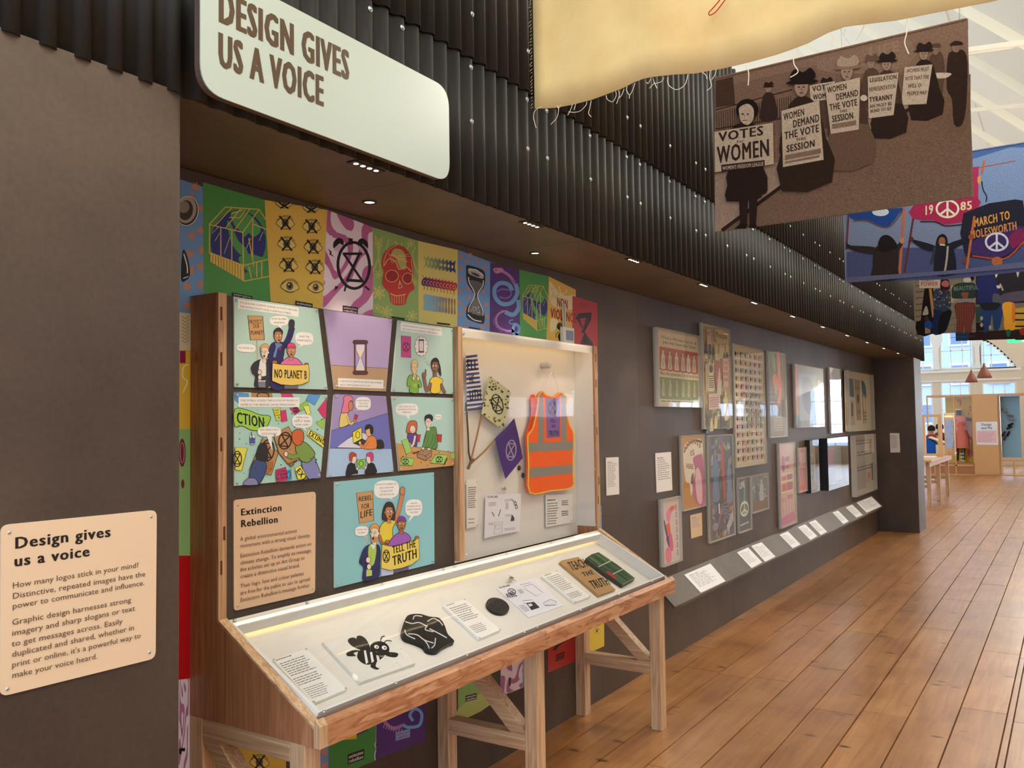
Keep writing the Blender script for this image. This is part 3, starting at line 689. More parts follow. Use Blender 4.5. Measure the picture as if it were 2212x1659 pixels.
def art_greenhouse(cv, T=lambda x, y: (x, y), s=1):
    yl = '#e3c765'
    cv.ell(*T(480, 510), 212*s, 245*s, '#2e3b86', n=30)
    cv.poly([T(*p) for p in [(395, 345), (430, 380), (470, 480), (500, 520), (540, 560), (560, 620), (500, 610), (440, 540), (410, 450)]], '#5aa860', 4)
    cv.poly([T(*p) for p in [(420, 290), (470, 270), (560, 290), (640, 380), (650, 430), (600, 470), (560, 440), (530, 470), (500, 430), (450, 380)]], '#5aa860', 4)
    cv.poly([T(*p) for p in [(480, 640), (560, 600), (640, 620), (690, 640), (670, 720), (620, 760), (560, 740)]], '#5aa860', 4)
    cv.up(); cv.hold = True
    cv.poly([T(258, 590), T(520, 690), T(522, 812), T(262, 660)], yl)
    for i in range(12):
        t = i/12; a = T(262+258*t, 592+100*t); b = T(262+258*t, 662+148*t)
        cv.poly([(a[0]-1.5*s, a[1]), (a[0]+1.5*s, a[1]), (b[0]+1.5*s, b[1]), (b[0]-1.5*s, b[1])], '#b99443')
    cv.hold = False
    L = [((255, 375), (380, 240)), ((380, 240), (640, 258)), ((255, 375), (515, 435)), ((640, 258), (515, 435)), ((640, 258), (735, 400)), ((258, 375), (258, 600)), ((345, 395), (345, 630)), ((430, 415), (430, 660)),
         ((515, 435), (522, 812)), ((590, 330), (590, 640)), ((590, 370), (715, 420)), ((258, 590), (522, 690)), ((522, 690), (722, 640)), ((522, 812), (728, 772)), ((725, 420), (728, 772)), ((660, 650), (660, 780)),
         ((300, 385), (430, 245)), ((380, 405), (500, 250)), ((450, 420), (570, 254)), ((410, 320), (490, 325)), ((430, 290), (520, 262)), ((490, 325), (535, 262)), ((560, 480), (600, 700)), ((560, 700), (580, 790)), ((620, 660), (622, 780))]
    for a, b in L: cv.line([T(*a), T(*b)], 8*s, yl)
    for a, b in (((280, 440), (325, 395)), ((370, 600), (415, 470)), ((640, 500), (670, 430)), ((300, 500), (335, 440)), ((540, 560), (575, 480))): cv.line([T(*a), T(*b)], 5*s, '#cfd2a0')
def eye(cv, x, y, s, cross):
    cv.poly([(x-70*s, y+5*s), (x-30*s, y-35*s), (x+20*s, y-38*s), (x+72*s, y+12*s), (x+30*s, y+42*s), (x-20*s, y+42*s)], '#e8d27a', 4, ol=4*s)
    cv.ell(x, y, 27*s, 33*s, '#6c6240'); cv.ell(x, y, 14*s, 18*s, '#1a1710'); cv.ell(x-6*s, y-10*s, 6*s, 6*s, '#f4eed0', n=8)
    cv.line([(x-62*s, y-18*s), (x-25*s, y-48*s), (x+25*s, y-50*s), (x+62*s, y-20*s)], 4*s, '#2a2416', 4)
    cv.line([(x-50*s, y+25*s), (x-10*s, y+52*s), (x+35*s, y+48*s)], 3*s, '#5a4d28', 4)
    if cross: cv.line([(x-45*s, y-52*s), (x+42*s, y+55*s)], 13*s, '#191512'); cv.line([(x+40*s, y-52*s), (x-34*s, y+55*s)], 13*s, '#191512')
def art_eyes(cv):
    for x, y, c in ((842, 360, 1), (1045, 388, 1), (852, 522, 1), (1055, 545, 1), (866, 686, 1), (1068, 702, 1)): eye(cv, x, y, 1, c)
    eye(cv, 875, 848, 1, 0); eye(cv, 1075, 858, .88, 0)
    for x, y in ((830, 222), (1038, 254)): # cut by the top edge
        cv.poly([(x-66, y-14), (x-20, y-30+12), (x+66, y-6), (x+20, y+24), (x-24, y+22)], '#e0ca74', 3, ol=4); cv.ell(x, y, 22, 16, '#6c6240'); cv.line([(x-40, y-16), (x+35, y+30)], 12, '#191512'); cv.line([(x+40, y-12), (x-28, y+28)], 12, '#191512')
    logo(cv, (918, 1015), (1050, 1038), (918, 962))
def clip_marble(cv, quad, seed, b, n=8):
    """marble bands bilinearly laid inside a quad"""
    P = lambda u, v: tuple((quad[0][k]*(1-u)+quad[1][k]*u)*(1-v)+(quad[3][k]*(1-u)+quad[2][k]*u)*v for k in (0, 1))
    def f(u, v):
        a = u*1.0+.35*math.sin(v*4.2+seed)+.16*math.sin(u*5+v*9+seed*2); b_ = v*1.35+.30*math.sin(u*4.4+seed*3)+.12*math.sin(v*13-u*6)
        return math.sin(6.3*(a*1.5+b_)+2.2*math.sin(a*5.5-b_*2.5))-.12
    cv.up(); cv.hold = True; NR = 84; NU = 48*max(1, n//6)
    for j in range(NR):
        v = (j+.5)/NR; st = None; p = f(0, v)
        if p > 0: st = 0
        for i in range(1, NU+1):
            u = i/NU; q = f(u, v)
            if (p > 0) != (q > 0):
                x = (i-1+p/(p-q))/NU
                if q > 0: st = x
                else: cv.poly([P(st, j/NR), P(x, j/NR), P(x, (j+1.04)/NR), P(st, (j+1.04)/NR)], b); st = None
            p = q
        if st is not None: cv.poly([P(st, j/NR), P(1, j/NR), P(1, (j+1.04)/NR), P(st, (j+1.04)/NR)], b)
    cv.hold = False
def art_clock(cv):
    clip_marble(cv, [(1167, 262), (1515, 395), (1520, 1135), (1128, 1080)], 3, '#bd6aa0', 9)
    k = '#17131a'
    cv.ell(1252, 528, 40, 52, k, .35); cv.ell(1440, 530, 40, 50, k, -.35); cv.poly([(1215, 560), (1265, 600), (1300, 540), (1260, 520)], '#d9b6d2'); cv.poly([(1400, 540), (1440, 600), (1485, 565), (1440, 525)], '#d9b6d2')
    cv.ring(1370, 690, 122, 178, 22, k, -.05, 32); cv.poly([(1330, 480), (1362, 482), (1362, 530), (1330, 530)], k)
    cv.line([(1285, 600), (1435, 600)], 20, k); cv.line([(1310, 802), (1445, 812)], 22, k); cv.line([(1292, 598), (1438, 812)], 18, k); cv.line([(1415, 600), (1318, 805)], 18, k)
    cv.line([(1310, 845), (1298, 890)], 14, k); cv.line([(1455, 850), (1492, 880)], 14, k)
    cv.poly([(1170, 560), (1200, 585), (1195, 600), (1222, 625), (1180, 605), (1188, 590)], k); cv.poly([(1222, 850), (1252, 850), (1244, 868), (1218, 885), (1226, 868)], k)
    logo(cv, (1284, 1050), (1402, 1066), (1284, 998), tx='#f0d8ea')
def art_skull(cv):
    for i in range(7):
        x = 1535+i*52; cv.line([(x, 460+i*14), (x+random.uniform(-40, 40), 620), (x+random.uniform(-30, 30), 760)], 14, '#b7c472', 4)
    for x, y, r in ((1560, 520, 40), (1810, 520, 36), (1560, 900, 60), (1620, 1050, 60), (1820, 1080, 50), (1560, 760, 40), (1840, 820, 34), (1550, 1020, 40)):
        cv.poly([(x+r*(1 if k % 2 else .5)*math.cos(k*math.pi/7), y+r*(1 if k % 2 else .55)*math.sin(k*math.pi/7)) for k in range(14)], '#c6c873'); cv.ring(x, y, r*.45, r*.5, 5, '#8fae5e', n=10)
    red = '#c03a38'
    cv.poly([(1600, 600), (1650, 550), (1705, 532), (1770, 560), (1820, 640), (1830, 740), (1825, 820), (1838, 870), (1800, 900), (1775, 960), (1765, 990), (1700, 998), (1655, 975), (1640, 900), (1595, 850), (1588, 800), (1600, 740), (1583, 680)], red, 4)
    cv.poly([(1690, 560), (1750, 580), (1775, 650), (1765, 720), (1720, 700), (1700, 640), (1660, 600)], '#b9b46a', 4)
    cv.line([(1605, 690), (1640, 640), (1690, 660), (1720, 720), (1770, 700), (1815, 740)], 8, '#d9c27c', 4)
    cv.poly([(1618, 745), (1660, 722), (1705, 745), (1708, 790), (1660, 820), (1618, 800)], '#a32a30', 4); cv.poly([(1745, 760), (1800, 742), (1822, 780), (1800, 830), (1755, 820)], '#a32a30', 4)
    cv.ring(1663, 772, 50, 46, 6, '#d9b878'); cv.ring(1785, 790, 40, 42, 6, '#d9b878')
    cv.poly([(1722, 800), (1745, 860), (1712, 870)], '#e0c684'); cv.poly([(1726, 826), (1738, 858), (1716, 862)], '#8f2028')
    cv.line([(1650, 905), (1700, 925), (1770, 912)], 7, '#d9c27c', 3)
    for i in range(6): cv.line([(1662+i*19, 918), (1664+i*18, 985)], 4, '#d9b878')
    cv.line([(1700, 536), (1640, 570), (1605, 640), (1600, 700)], 4, '#e3d08a', 4); cv.line([(1810, 640), (1822, 740), (1815, 810)], 4, '#e3d08a', 4)
    for i in range(14): cv.line([(1620+random.uniform(0, 190), 590+random.uniform(0, 90)) for _ in range(2)], 2.5, '#e3d08a')
    cv.poly([(1660, 1082), (1760, 1096), (1760, 1112), (1660, 1096)], '#1c1a18')
def art_rows(cv):
    def lerp(a, b, t): return tuple(a[i]*(1-t)+b[i]*t for i in range(3))
    A, Bc, Cc, D = srgb('#9fb878'), srgb('#2c3b7a'), srgb('#50286a'), srgb('#c8323e'); E_, F_ = srgb('#7db9d8'), srgb('#8a4a3c')
    for i in range(8):
        t = i/7; x = 1930+t*200; y = 665+t*35; c = lerp(A, Bc, t)
        cv.poly([(x-24, y-50), (x, y-30), (x+24, y-46), (x+8+10*t, y), (x+26, y+48), (x, y+30), (x-22, y+44), (x-6-8*t, y)], c, 3)
        if t > .5: cv.ell(x, y, 7, 13, '#e8dc80')
    for i in range(10):
        t = i/9; x = 1915+t*228; y = 815+t*40; c = lerp(Cc, D, t)
        cv.ell(x, y, 22, 34, c, .3, 12); cv.ring(x, y+4, 10, 15, 3, '#f0dc88', n=10)
        cv.line([(x, y+30), (x-2, y+62)], 4, c); cv.line([(x-10, y-34), (x-14, y-46)], 5, c)
    for i in range(11):
        t = i/10; x = 1925+t*222; y = 975+t*35; c = lerp(E_, F_, t); w = 15*(1-t)+4
        cv.poly([(x-w, y-50), (x, y-62), (x+w, y-48), (x+w*.5, y), (x+w, y+45), (x, y+60), (x-w, y+48), (x-w*.5, y)], c, 3)
    cv.poly([(2010, 1128), (2110, 1140), (2110, 1152), (2010, 1142)], '#1c1a18')
def art_hour(cv):
    splats(cv, [(440, 245), (530, 235), (600, 290), (440, 365), (500, 290), (670, 360), (430, 480), (505, 470), (690, 480), (430, 590), (515, 570), (665, 600), (430, 710), (520, 660), (690, 730), (430, 830), (480, 770), (700, 840), (500, 935), (650, 950), (430, 950), (710, 930), (560, 980)], 28)
    hourglass_silver(cv, 588, 628, 190, 585)
    cv.poly([(522, 948), (632, 968), (632, 982), (522, 962)], '#1a1a1a')
def art_worm(cv):
    p = '#b07fbd'; bl = '#72a4dd'
    cv.line([(790, 385), (860, 400), (930, 450), (975, 520)], 30, p, 5)
    for i in range(9): cv.line([(800+i*20, 372+i*13), (815+i*20, 402+i*15)], 4, '#3e1d63')
    cv.poly([(770, 365), (850, 365), (860, 395), (800, 420), (765, 395)], '#c888b0', 3); cv.ell(790, 382, 7, 6, '#3e1d63')
    cv.line([(985, 520), (1000, 620), (940, 710), (850, 720), (785, 660), (775, 570), (830, 515), (915, 530), (950, 590)], 42, bl, 6)
    cv.line([(800, 600), (850, 575), (930, 590), (935, 640), (880, 665), (820, 650)], 16, '#7f6cc0', 5)
    cv.line([(1010, 680), (1015, 760), (960, 830), (880, 800)], 44, bl, 6)
    for i in range(12):
        a = 2.2+i*.24; cv.line([(880+90*math.cos(a+.3), 885-110*math.sin(a+.3)), (880+128*math.cos(a+.3)-10, 885-140*math.sin(a+.3))] if False else [(865-70*math.sin(i*.27), 790+i*18), (838-78*math.sin(i*.27), 786+i*19)], 7, p)
    cv.line([(880, 790), (815, 820), (790, 880), (815, 950), (900, 990), (950, 985)], 20, p, 6)
    cv.line([(940, 980), (1000, 1020), (1020, 960), (985, 925), (960, 960), (965, 1010), (1020, 1040)], 30, bl, 6); cv.line([(960, 880), (925, 890), (930, 920), (975, 915)], 11, bl, 5)
def art_gh2(cv):
    art_greenhouse(cv, lambda x, y: (1180+(x-490)*.53, 760+(y-525)*.80), .6)
def art_nonv(cv):
    cv.poly([(1322, 500), (1380, 560), (1430, 620), (1500, 640), (1580, 640), (1570, 760), (1500, 780), (1400, 760), (1330, 700)], '#e9dfae', 4)
    cv.line([(1415, 545), (1430, 600), (1460, 660)], 12, '#eee4b4', 4); cv.line([(1492, 575), (1485, 610), (1440, 620)], 10, '#eee4b4', 4)
    for i in range(12): cv.line([(1330+random.uniform(0, 90), 560+random.uniform(0, 140)) for _ in range(2)], 3, '#cfae56')
    cv.poly([(1340, 860), (1400, 880), (1390, 960), (1340, 1010), (1325, 950)], '#eadfa8', 4)
    cv.text('NON', (1395, 745), (1505, 775), (1395, 650), '#a3182f', 2); cv.text('VIOLENCE', (1332, 860), (1590, 915), (1332, 762), '#a3182f', 2)
    cv.poly([(1400, 920), (1430, 910), (1447, 960), (1452, 1090), (1420, 1085), (1405, 1040), (1428, 990), (1395, 960)], '#241c12', 4)
    cv.line([(1410, 1000), (1385, 1030), (1390, 1060)], 6, '#241c12', 3); cv.line([(1430, 930), (1440, 1000), (1435, 1060)], 4, '#d8b04c', 3)
def art_knot(cv):
    k = '#2b2731'; g = '#4a4550'
    cv.poly([(1582, 860), (1612, 818), (1742, 806), (1738, 850), (1625, 868), (1640, 920), (1700, 1040), (1752, 1110), (1762, 1135), (1630, 1118), (1672, 1010), (1610, 900)], k)
    cv.poly([(1690, 855), (1740, 850), (1735, 880), (1668, 1010), (1640, 1010)], k); cv.line([(1600, 862), (1700, 1050), (1735, 1120)], 8, g); cv.line([(1712, 855), (1650, 980)], 7, g); cv.line([(1600, 850), (1735, 832)], 6, g)
    cv.greek((1625, 722), (1730, 742), 6, 2, 22, '#5a1a22')
poster('blue poster with orange splats and part of a silver hourglass, beside the near pier', CA, [(20, 22), (209, 84), (218, 1080), (20, 1060)], '#6d9cd6', art_blue)
g1 = poster('large green poster of a globe inside a yellow greenhouse, near the pier', CA, [(208, 48), (690, 187), (738, 1040), (218, 950)], '#4f9b50', lambda c: (art_greenhouse(c), logo(c, (430, 935), (588, 965), (430, 898))), lift=1)
poster('yellow poster of crossed-out eyes above two open eyes', CA, [(684, 185), (1167, 262), (1128, 1110), (735, 1050)], '#e6c659', art_eyes, lift=2)
poster('pink and white marbled poster with a black alarm clock hourglass symbol', CA, [(1167, 262), (1516, 395), (1521, 1170), (1124, 1110)], '#eee2ee', art_clock, lift=3)
poster('light green poster with a red human skull', CA, [(1514, 395), (1867, 500), (1872, 1240), (1520, 1165)], '#8fb36b', art_skull, lift=2)
poster('yellow poster with three rows of hourglasses changing to turtles and bones', CA, [(1865, 500), (2172, 570), (2168, 1290), (1870, 1235)], '#ddd179', art_rows, lift=1)
poster('blue poster with orange splats and a whole silver hourglass', CB, [(411, 183), (775, 318), (738, 1110), (393, 1040)], '#6d9cd6', art_hour)
poster('purple poster with a coiled blue and pink snake skeleton', CB, [(734, 310), (1023, 382), (1036, 1150), (728, 1105)], '#4e2a78', art_worm, lift=1)
poster('smaller green poster of a globe in a yellow greenhouse, beside the purple snake poster', CB, [(1022, 380), (1318, 447), (1286, 1200), (1032, 1150)], '#4f9b50', art_gh2, lift=2)
poster('yellow poster reading NON VIOLENCE over a pale moth', CB, [(1316, 447), (1585, 580), (1585, 1250), (1284, 1200)], '#e3bd55', art_nonv, lift=1)
poster('tall red poster with a dark impossible hourglass knot, at the right end of the row', CB, [(1552, 640), (1800, 715), (1803, 1408), (1552, 1370)], '#b93a44', art_knot, lift=2)
CE = (980, 680, 2.961)
poster('sliver of pink marbled poster right of the glazed bay, under the red poster', CE, [(800, 355), (922, 370), (915, 775), (800, 770)], '#eee2ee', lambda c: clip_marble(c, [(880, 368), (922, 370), (915, 775), (880, 770)], 8, '#c98ab4', 4))
poster('sliver of light green poster with maroon skull edge right of the glazed bay', CE, [(800, 765), (928, 770), (940, 1230), (800, 1232)], '#8fb874', lambda c: c.ell(908, 870, 14, 60, '#7a4538'), lift=1)
poster('sliver of blue poster at the lower right corner of the glazed bay', CE, [(800, 1225), (944, 1222), (948, 1400), (800, 1420)], '#6d9cd6', lambda c: splats(c, [(936, 1270), (932, 1340)], 14), lift=0)
CS = (380, 640, 1.628)
poster('white poster with olive zigzags in the gap beside the near pier', CS, [(0, 55), (60, 62), (60, 190), (0, 190)], '#d5cfb6', lambda c: [c.line([(20, 70+i*12), (34, 80+i*12), (46, 68+i*12)], 3, '#a79a5c') for i in range(8)], lift=1)
poster('yellow poster with a white squiggle and magenta block in the gap beside the near pier', CS, [(0, 186), (60, 186), (60, 468), (0, 468)], '#e2bd42', lambda c: (c.poly([(14, 172+20), (34, 192), (34, 235), (14, 235)], '#8c1f50'), c.line([(44, 240), (26, 250), (24, 285), (40, 300), (24, 340)], 5, '#f2e6c8', 5)))
poster('light green poster with maroon skull edges in the gap beside the near pier', CS, [(0, 466), (60, 466), (58, 912), (0, 912)], '#8fbd7a', lambda c: (c.ell(22, 550, 12, 50, '#6e2a3c'), c.ring(22, 550, 7, 36, 3, '#b98a88'), c.ell(24, 660, 6, 16, '#7c3244')), lift=1)
poster('plain red poster in the gap beside the near pier', CS, [(0, 905), (60, 902), (56, 1345), (0, 1352)], '#b80f1a')
poster('pink marbled poster at the bottom of the gap beside the near pier', CS, [(0, 1350), (60, 1343), (52, 1700), (0, 1700)], '#e6dcea', lambda c: (clip_marble(c, [(14, 1350), (46, 1343), (40, 1680), (8, 1680)], 9, '#a9719f', 3), c.poly([(11, 1590), (32, 1588), (32, 1600), (20, 1600), (20, 1610), (11, 1610)], '#111')), lift=1)
# lower row seen under the desk
poster('yellow poster with a crossed eye seen below the cabinet end, between the trestle legs', (0, 0, 1), [(505, 1560), (618, 1530), (618, 1700), (505, 1730)], '#dcc048', lambda c: eye(c, 560, 1646, .3, 1), lift=1)
poster('narrow strip of blue poster under the desk at the near front leg', CC, [(465, 1060), (521, 1052), (523, 1230), (465, 1240)], '#6d9cd6', lambda c: splats(c, [(495, 1115), (498, 1180)], 24))
poster('dark green poster with a torn edge and black tag, under the desk', CC, [(518, 1000), (752, 930), (753, 1062), (745, 1080), (752, 1100), (744, 1128), (748, 1158), (520, 1250)], '#3d8b43',
       lambda c: (c.poly([(530, 1040), (655, 1000), (655, 1052), (540, 1062)], '#dcbc44'), c.poly([(655, 1000), (712, 990), (712, 1010), (655, 1035)], '#3b3674'), c.line([(752, 975), (751, 1062), (744, 1080), (751, 1100), (743, 1130), (746, 1156)], 5, '#d9e2da'), logo(c, (612, 1178), (692, 1150), (612, 1128))), lift=1)
def art_purple2(c):
    c.line([(790, 965), (830, 1000), (880, 985)], 16, '#a874b8', 4)
    for i in range(8): c.line([(792+i*12, 975+i*4), (786+i*12, 1000+i*4)], 4, '#c090c4')
    c.line([(880, 980), (905, 995), (960, 985), (972, 930), (940, 905), (915, 935), (930, 965)], 15, '#74a7df', 6)
    logo(c, (845, 1062), (915, 1042), (845, 1022), '#7ba3da', '#a3273a')
poster('purple poster with snake tail and small tag, under the desk', CC, [(752, 900), (990, 830), (990, 1062), (750, 1152)], '#4e2a78', art_purple2, lift=2)
poster('light green and yellow poster with black tag, under the desk beside the middle trestle', CC, [(1150, 760), (1308, 690), (1308, 885), (1150, 965)], '#8fbd6d', lambda c: (c.poly([(1150, 905), (1230, 850), (1308, 800), (1308, 885), (1150, 965)], '#b5cc7a', 3), logo(c, (1186, 872), (1240, 858), (1186, 842))))
poster('pink marbled poster with a blue edge seen through the middle trestle', CD, [(-60, 800), (112, 760), (110, 1085), (30, 1120), (-60, 1150)], '#ecdfea', lambda c: (clip_marble(c, [(-60, 800), (95, 770), (93, 1090), (-60, 1150)], 5, '#a9719f', 6), c.poly([(96, 765), (112, 760), (110, 1085), (94, 1092)], '#6d9cd6'), c.poly([(-2, 1025), (10, 1020), (10, 1078), (-2, 1085)], '#111')))
poster('red poster with black knot and tag under the desk, between middle and far trestles', CD, [(272, 700), (462, 640), (462, 908), (272, 988)], '#b52a2c', lambda c: (c.poly([(305, 830), (340, 770), (425, 720), (432, 740), (350, 800), (325, 832)], '#1c1618'), logo(c, (328, 912), (388, 886), (328, 864), '#3a1418', '#b52a2c')), lift=1)
poster('yellow poster with one open eye beside the far trestle', CD, [(560, 520), (667, 500), (669, 800), (560, 850)], '#dfc548', lambda c: eye(c, 617, 692, .34, 0), lift=1)

# white sensor box with its cables in front of the last yellow and red posters
e = empty('sensor_box', (4.5, W-.03, 2.2), 'small white sensor box with cables between the NON VIOLENCE and red knot posters', 'sensor')
a = ony(900+1462/4.61, 500+945/4.61, W-.03); b = ony(900+1572/4.61, 500+1110/4.61, W-.03)
bx_ = MB().box((a.x, W-.034, b.z-.03), (b.x-.005, W-.004, a.z), '#e4e0d6', .004).build('housing', MATTE, e)
MB().box((a.x+.022, W-.0355, b.z+.01), (b.x-.02, W-.0342, a.z-.02), '#7f8fa8').build('display_window', PRINT, bx_)
for k in range(3): MB().tube([(a.x+.03+.014*k, W-.012, a.z-.002), (a.x+.028+.014*k, W-.012, a.z+.08), (a.x+.03+.015*k, W-.010, a.z+.14)], .0045, ('#d8d2c2', '#b9b2a0', '#e2dccc')[k], 6).build('cable', MATTE, e)
# ================================================================== COMIC PANELS
C5 = (480, 620, 3.77); C6 = (690, 640, 3.95); C7 = (480, 1000, 4.608)
YP = 2.3665
def comic(label, crop, pts, col, art, scr):
    cv = CV((0, YP, 0), (0, -1, 0), crop, .0004)
    o = board('comic_panel', label, 'comic panel', cv, pts, .005, '#dfe3da', 'comic strip panels on the cabinet')
    k = inplane(cv, pts); cv.mb.mesh([p+cv.n*.0002 for p in k], [(0, 1, 2, 3)], col)
    art(cv); cv.build(o)
    for q in scr: screwhead(o, cv.P(*q)+cv.n*.004, cv.n, .0052)
    return o
OL = '#2a2226'
def head(cv, x, y, w, h, skin, hair, style='short', mouth='open', glance=0):
    if style == 'long': cv.poly([(x-w*.75, y-h*.2), (x-w*.3, y-h*.75), (x+w*.4, y-h*.7), (x+w*.75, y-h*.1), (x+w*.7, y+h*.6), (x+w*.3, y+h*.6), (x-w*.4, y+h*.65), (x-w*.85, y+h*.5)], hair, 5, ol=w*.05)
    cv.poly([(x-w*.2, y+h*.3), (x+w*.2, y+h*.3), (x+w*.24, y+h*.85), (x-w*.26, y+h*.85)], skin, ol=w*.04)
    cv.poly([(x-w*.46, y-h*.25), (x-w*.2, y-h*.5), (x+w*.25, y-h*.5), (x+w*.47, y-h*.2), (x+w*.44, y+h*.2), (x+w*.22, y+h*.5), (x-w*.12, y+h*.52), (x-w*.42, y+h*.22)], skin, 4, ol=w*.05)
    cv.ell(x-w*.5, y+h*.02, w*.09, h*.1, skin, n=10, ol=w*.04); cv.ell(x+w*.5, y+h*.02, w*.07, h*.09, skin, n=10)
    for s in (-.2, .2):
        cv.ell(x+w*(s+glance), y-h*.06, w*.12, h*.09, '#f6f2ea', n=12, ol=w*.03); cv.ell(x+w*(s+glance*1.4), y-h*.06, w*.045, h*.045, OL, n=8)
        cv.line([(x+w*(s+glance-.13), y-h*.2), (x+w*(s+glance+.1), y-h*.22)], w*.045, hair if style != 'cap' else OL)
    cv.line([(x+w*glance, y-h*.02), (x+w*(glance+.07), y+h*.14), (x+w*(glance-.02), y+h*.15)], w*.035, OL)
    if mouth == 'open': cv.ell(x+w*glance, y+h*.3, w*.12, h*.1, '#5c1a22', n=12, ol=w*.03); cv.rect(x+w*(glance-.08), y+h*.22, x+w*(glance+.08), y+h*.25, '#f4eee6')
    else: cv.line([(x+w*(glance-.12), y+h*.27), (x+w*glance, y+h*.31), (x+w*(glance+.12), y+h*.26)], w*.04, '#7a2a2e')
    if style in ('short', 'long'):
        cv.poly([(x-w*.52, y-h*.05), (x-w*.56, y-h*.4), (x-w*.25, y-h*.66), (x+w*.2, y-h*.7), (x+w*.55, y-h*.42), (x+w*.5, y-h*.12), (x+w*.36, y-h*.34), (x-w*.1, y-h*.4), (x-w*.38, y-h*.32)], hair, 4, ol=w*.04)
    if style == 'cap':
        cv.poly([(x-w*.52, y-h*.2), (x-w*.42, y-h*.58), (x, y-h*.72), (x+w*.42, y-h*.56), (x+w*.54, y-h*.22), (x+w*.2, y-h*.32), (x-w*.3, y-h*.3)], hair, 4, ol=w*.04)
def bubble(cv, x, y, rx, ry, tail, lines=(), cap=11, col='#f3f2ee', sl=0, w=None):
    cv.poly([(x-rx*.25, y+ry*.7), tail, (x+rx*.2, y+ry*.8)], col); cv.poly([(x+rx*math.copysign(abs(math.cos(a))**.7, math.cos(a)), y+ry*math.copysign(abs(math.sin(a))**.7, math.sin(a))+sl*math.cos(a)*rx) for a in (i*math.pi/12 for i in range(24))], col)
    n = len(lines)
    for i, t in enumerate(lines):
        hw = rx*.82*min(1, len(t)/max(len(q) for q in lines)); yy = y+(i-(n-1)/2)*cap*2.0+cap*.5
        cv.text(t, (x-hw, yy-sl*hw), (x+hw, yy+sl*hw), (x-hw, yy-sl*hw-cap), '#6b6a6c', 0)
def caption(cv, q, lines, cap, sl):
    cv.poly(q, '#f0efeb'); n = len(lines); x0 = q[0][0]+10
    for i, (t, x1) in enumerate(lines):
        f = (i+1)/(n+.35); yl = q[0][1]+(q[3][1]-q[0][1])*f; yr = q[1][1]+(q[2][1]-q[1][1])*f; u = (x1-q[0][0])/(q[1][0]-q[0][0])
        b0 = (x0+6, yl+2); b1 = (x1, yl+(yr-yl)*u); cv.text(t, b0, b1, (b0[0], b0[1]-cap), '#5f5d60', 0)
SK1, SK2, SK3, SKW = '#c0875e', '#a5703f', '#8a6148', '#ead9c6'
def arm(cv, pts, w, col): cv.line(pts, w+5, OL, 4); cv.line(pts, w, col, 4)
def banner_txt(cv, q, txts, col='#e9cf68', sm=0):
    cv.poly(q, col, sm, ol=4)
    for t, bl, br, tl in txts: cv.text(t, bl, br, tl, '#1c1713', 2)
def p1(cv):
    caption(cv, [(128, 100), (622, 168), (622, 242), (128, 174)], [("IT'S 2018 AND CLIMATE CHANGE ACTIVISTS AROUND", 610), ("THE WORLD DON'T HAVE A UNIFYING SYMBOL.", 565)], 16, .13)
    cv.line([(279, 435), (300, 815)], 9, '#b9ab8c'); cv.poly([(207, 233), (328, 238), (343, 432), (228, 432)], '#c39a6a', ol=5)
    for t, y, a, b in (('PROTECT', 300, 218, 322), ('OUR', 336, 250, 300), ('PLANET!', 388, 230, 334)): cv.text(t, (a, y), (b, y-2), (a, y-33), '#1c1713', 1)
    bubble(cv, 462, 275, 76, 40, (487, 352), ('STOP GLOBAL', 'WARMING!'), 15); bubble(cv, 193, 497, 76, 33, (272, 542), ('NO MORE OIL!',), 15, sl=.05); bubble(cv, 666, 420, 74, 52, (614, 497), ('SAVE THE', 'RAINFORESTS!'), 16, sl=.06)
    # back figure with raised gloved fist
    arm(cv, [(480, 500), (535, 430), (566, 330)], 44, '#322d62'); cv.poly([(545, 340), (540, 290), (556, 265), (582, 275), (584, 310), (574, 345)], '#38363f', 4, ol=4)
    cv.poly([(375, 600), (370, 560), (392, 470), (440, 448), (500, 460), (500, 540), (492, 600), (500, 820), (390, 815)], '#322d62', 4, ol=5)
    head(cv, 452, 402, 66, 98, SK1, '#3a2c28', glance=.12); cv.poly([(425, 455), (478, 462), (480, 482), (450, 500), (432, 570), (408, 565), (430, 490)], '#6087bd', 4, ol=3); cv.poly([(455, 490), (478, 488), (466, 522)], '#a8323e')
    # left man
    cv.poly([(230, 665), (262, 612), (318, 590), (375, 600), (385, 700), (372, 815), (264, 812), (268, 720)], '#35333c', 4, ol=5); cv.poly([(302, 605), (348, 600), (346, 780), (290, 790)], '#e7e6e4', 3)
    head(cv, 341, 532, 62, 98, SKW, '#e0a858', glance=-.08); arm(cv, [(248, 672), (262, 700), (296, 700)], 30, '#35333c'); cv.ell(298, 694, 16, 20, SKW, ol=4); arm(cv, [(372, 730), (330, 745), (304, 738)], 28, '#35333c'); cv.ell(300, 736, 16, 22, SKW, ol=4)
    cv.poly([(285, 770), (345, 770), (345, 818), (290, 815)], '#7f8090')
    # right figure
    cv.poly([(470, 620), (520, 578), (556, 570), (612, 590), (640, 640), (500, 640)], '#dd6fae', 4, ol=5); head(cv, 556, 520, 68, 92, SK1, '#d8487e', 'cap'); cv.poly([(500, 790), (612, 795), (612, 828), (498, 822)], '#6b6a86')
    cv.ell(420, 612, 22, 15, SK2, ol=4); cv.ell(678, 632, 18, 13, SK2, ol=4)
    banner_txt(cv, [(402, 620), (480, 632), (610, 637), (695, 630), (702, 700), (698, 770), (640, 795), (560, 802), (470, 795), (398, 765), (398, 690)], [('NO PLANET B', (415, 738), (682, 750), (415, 668))], '#e4c766')
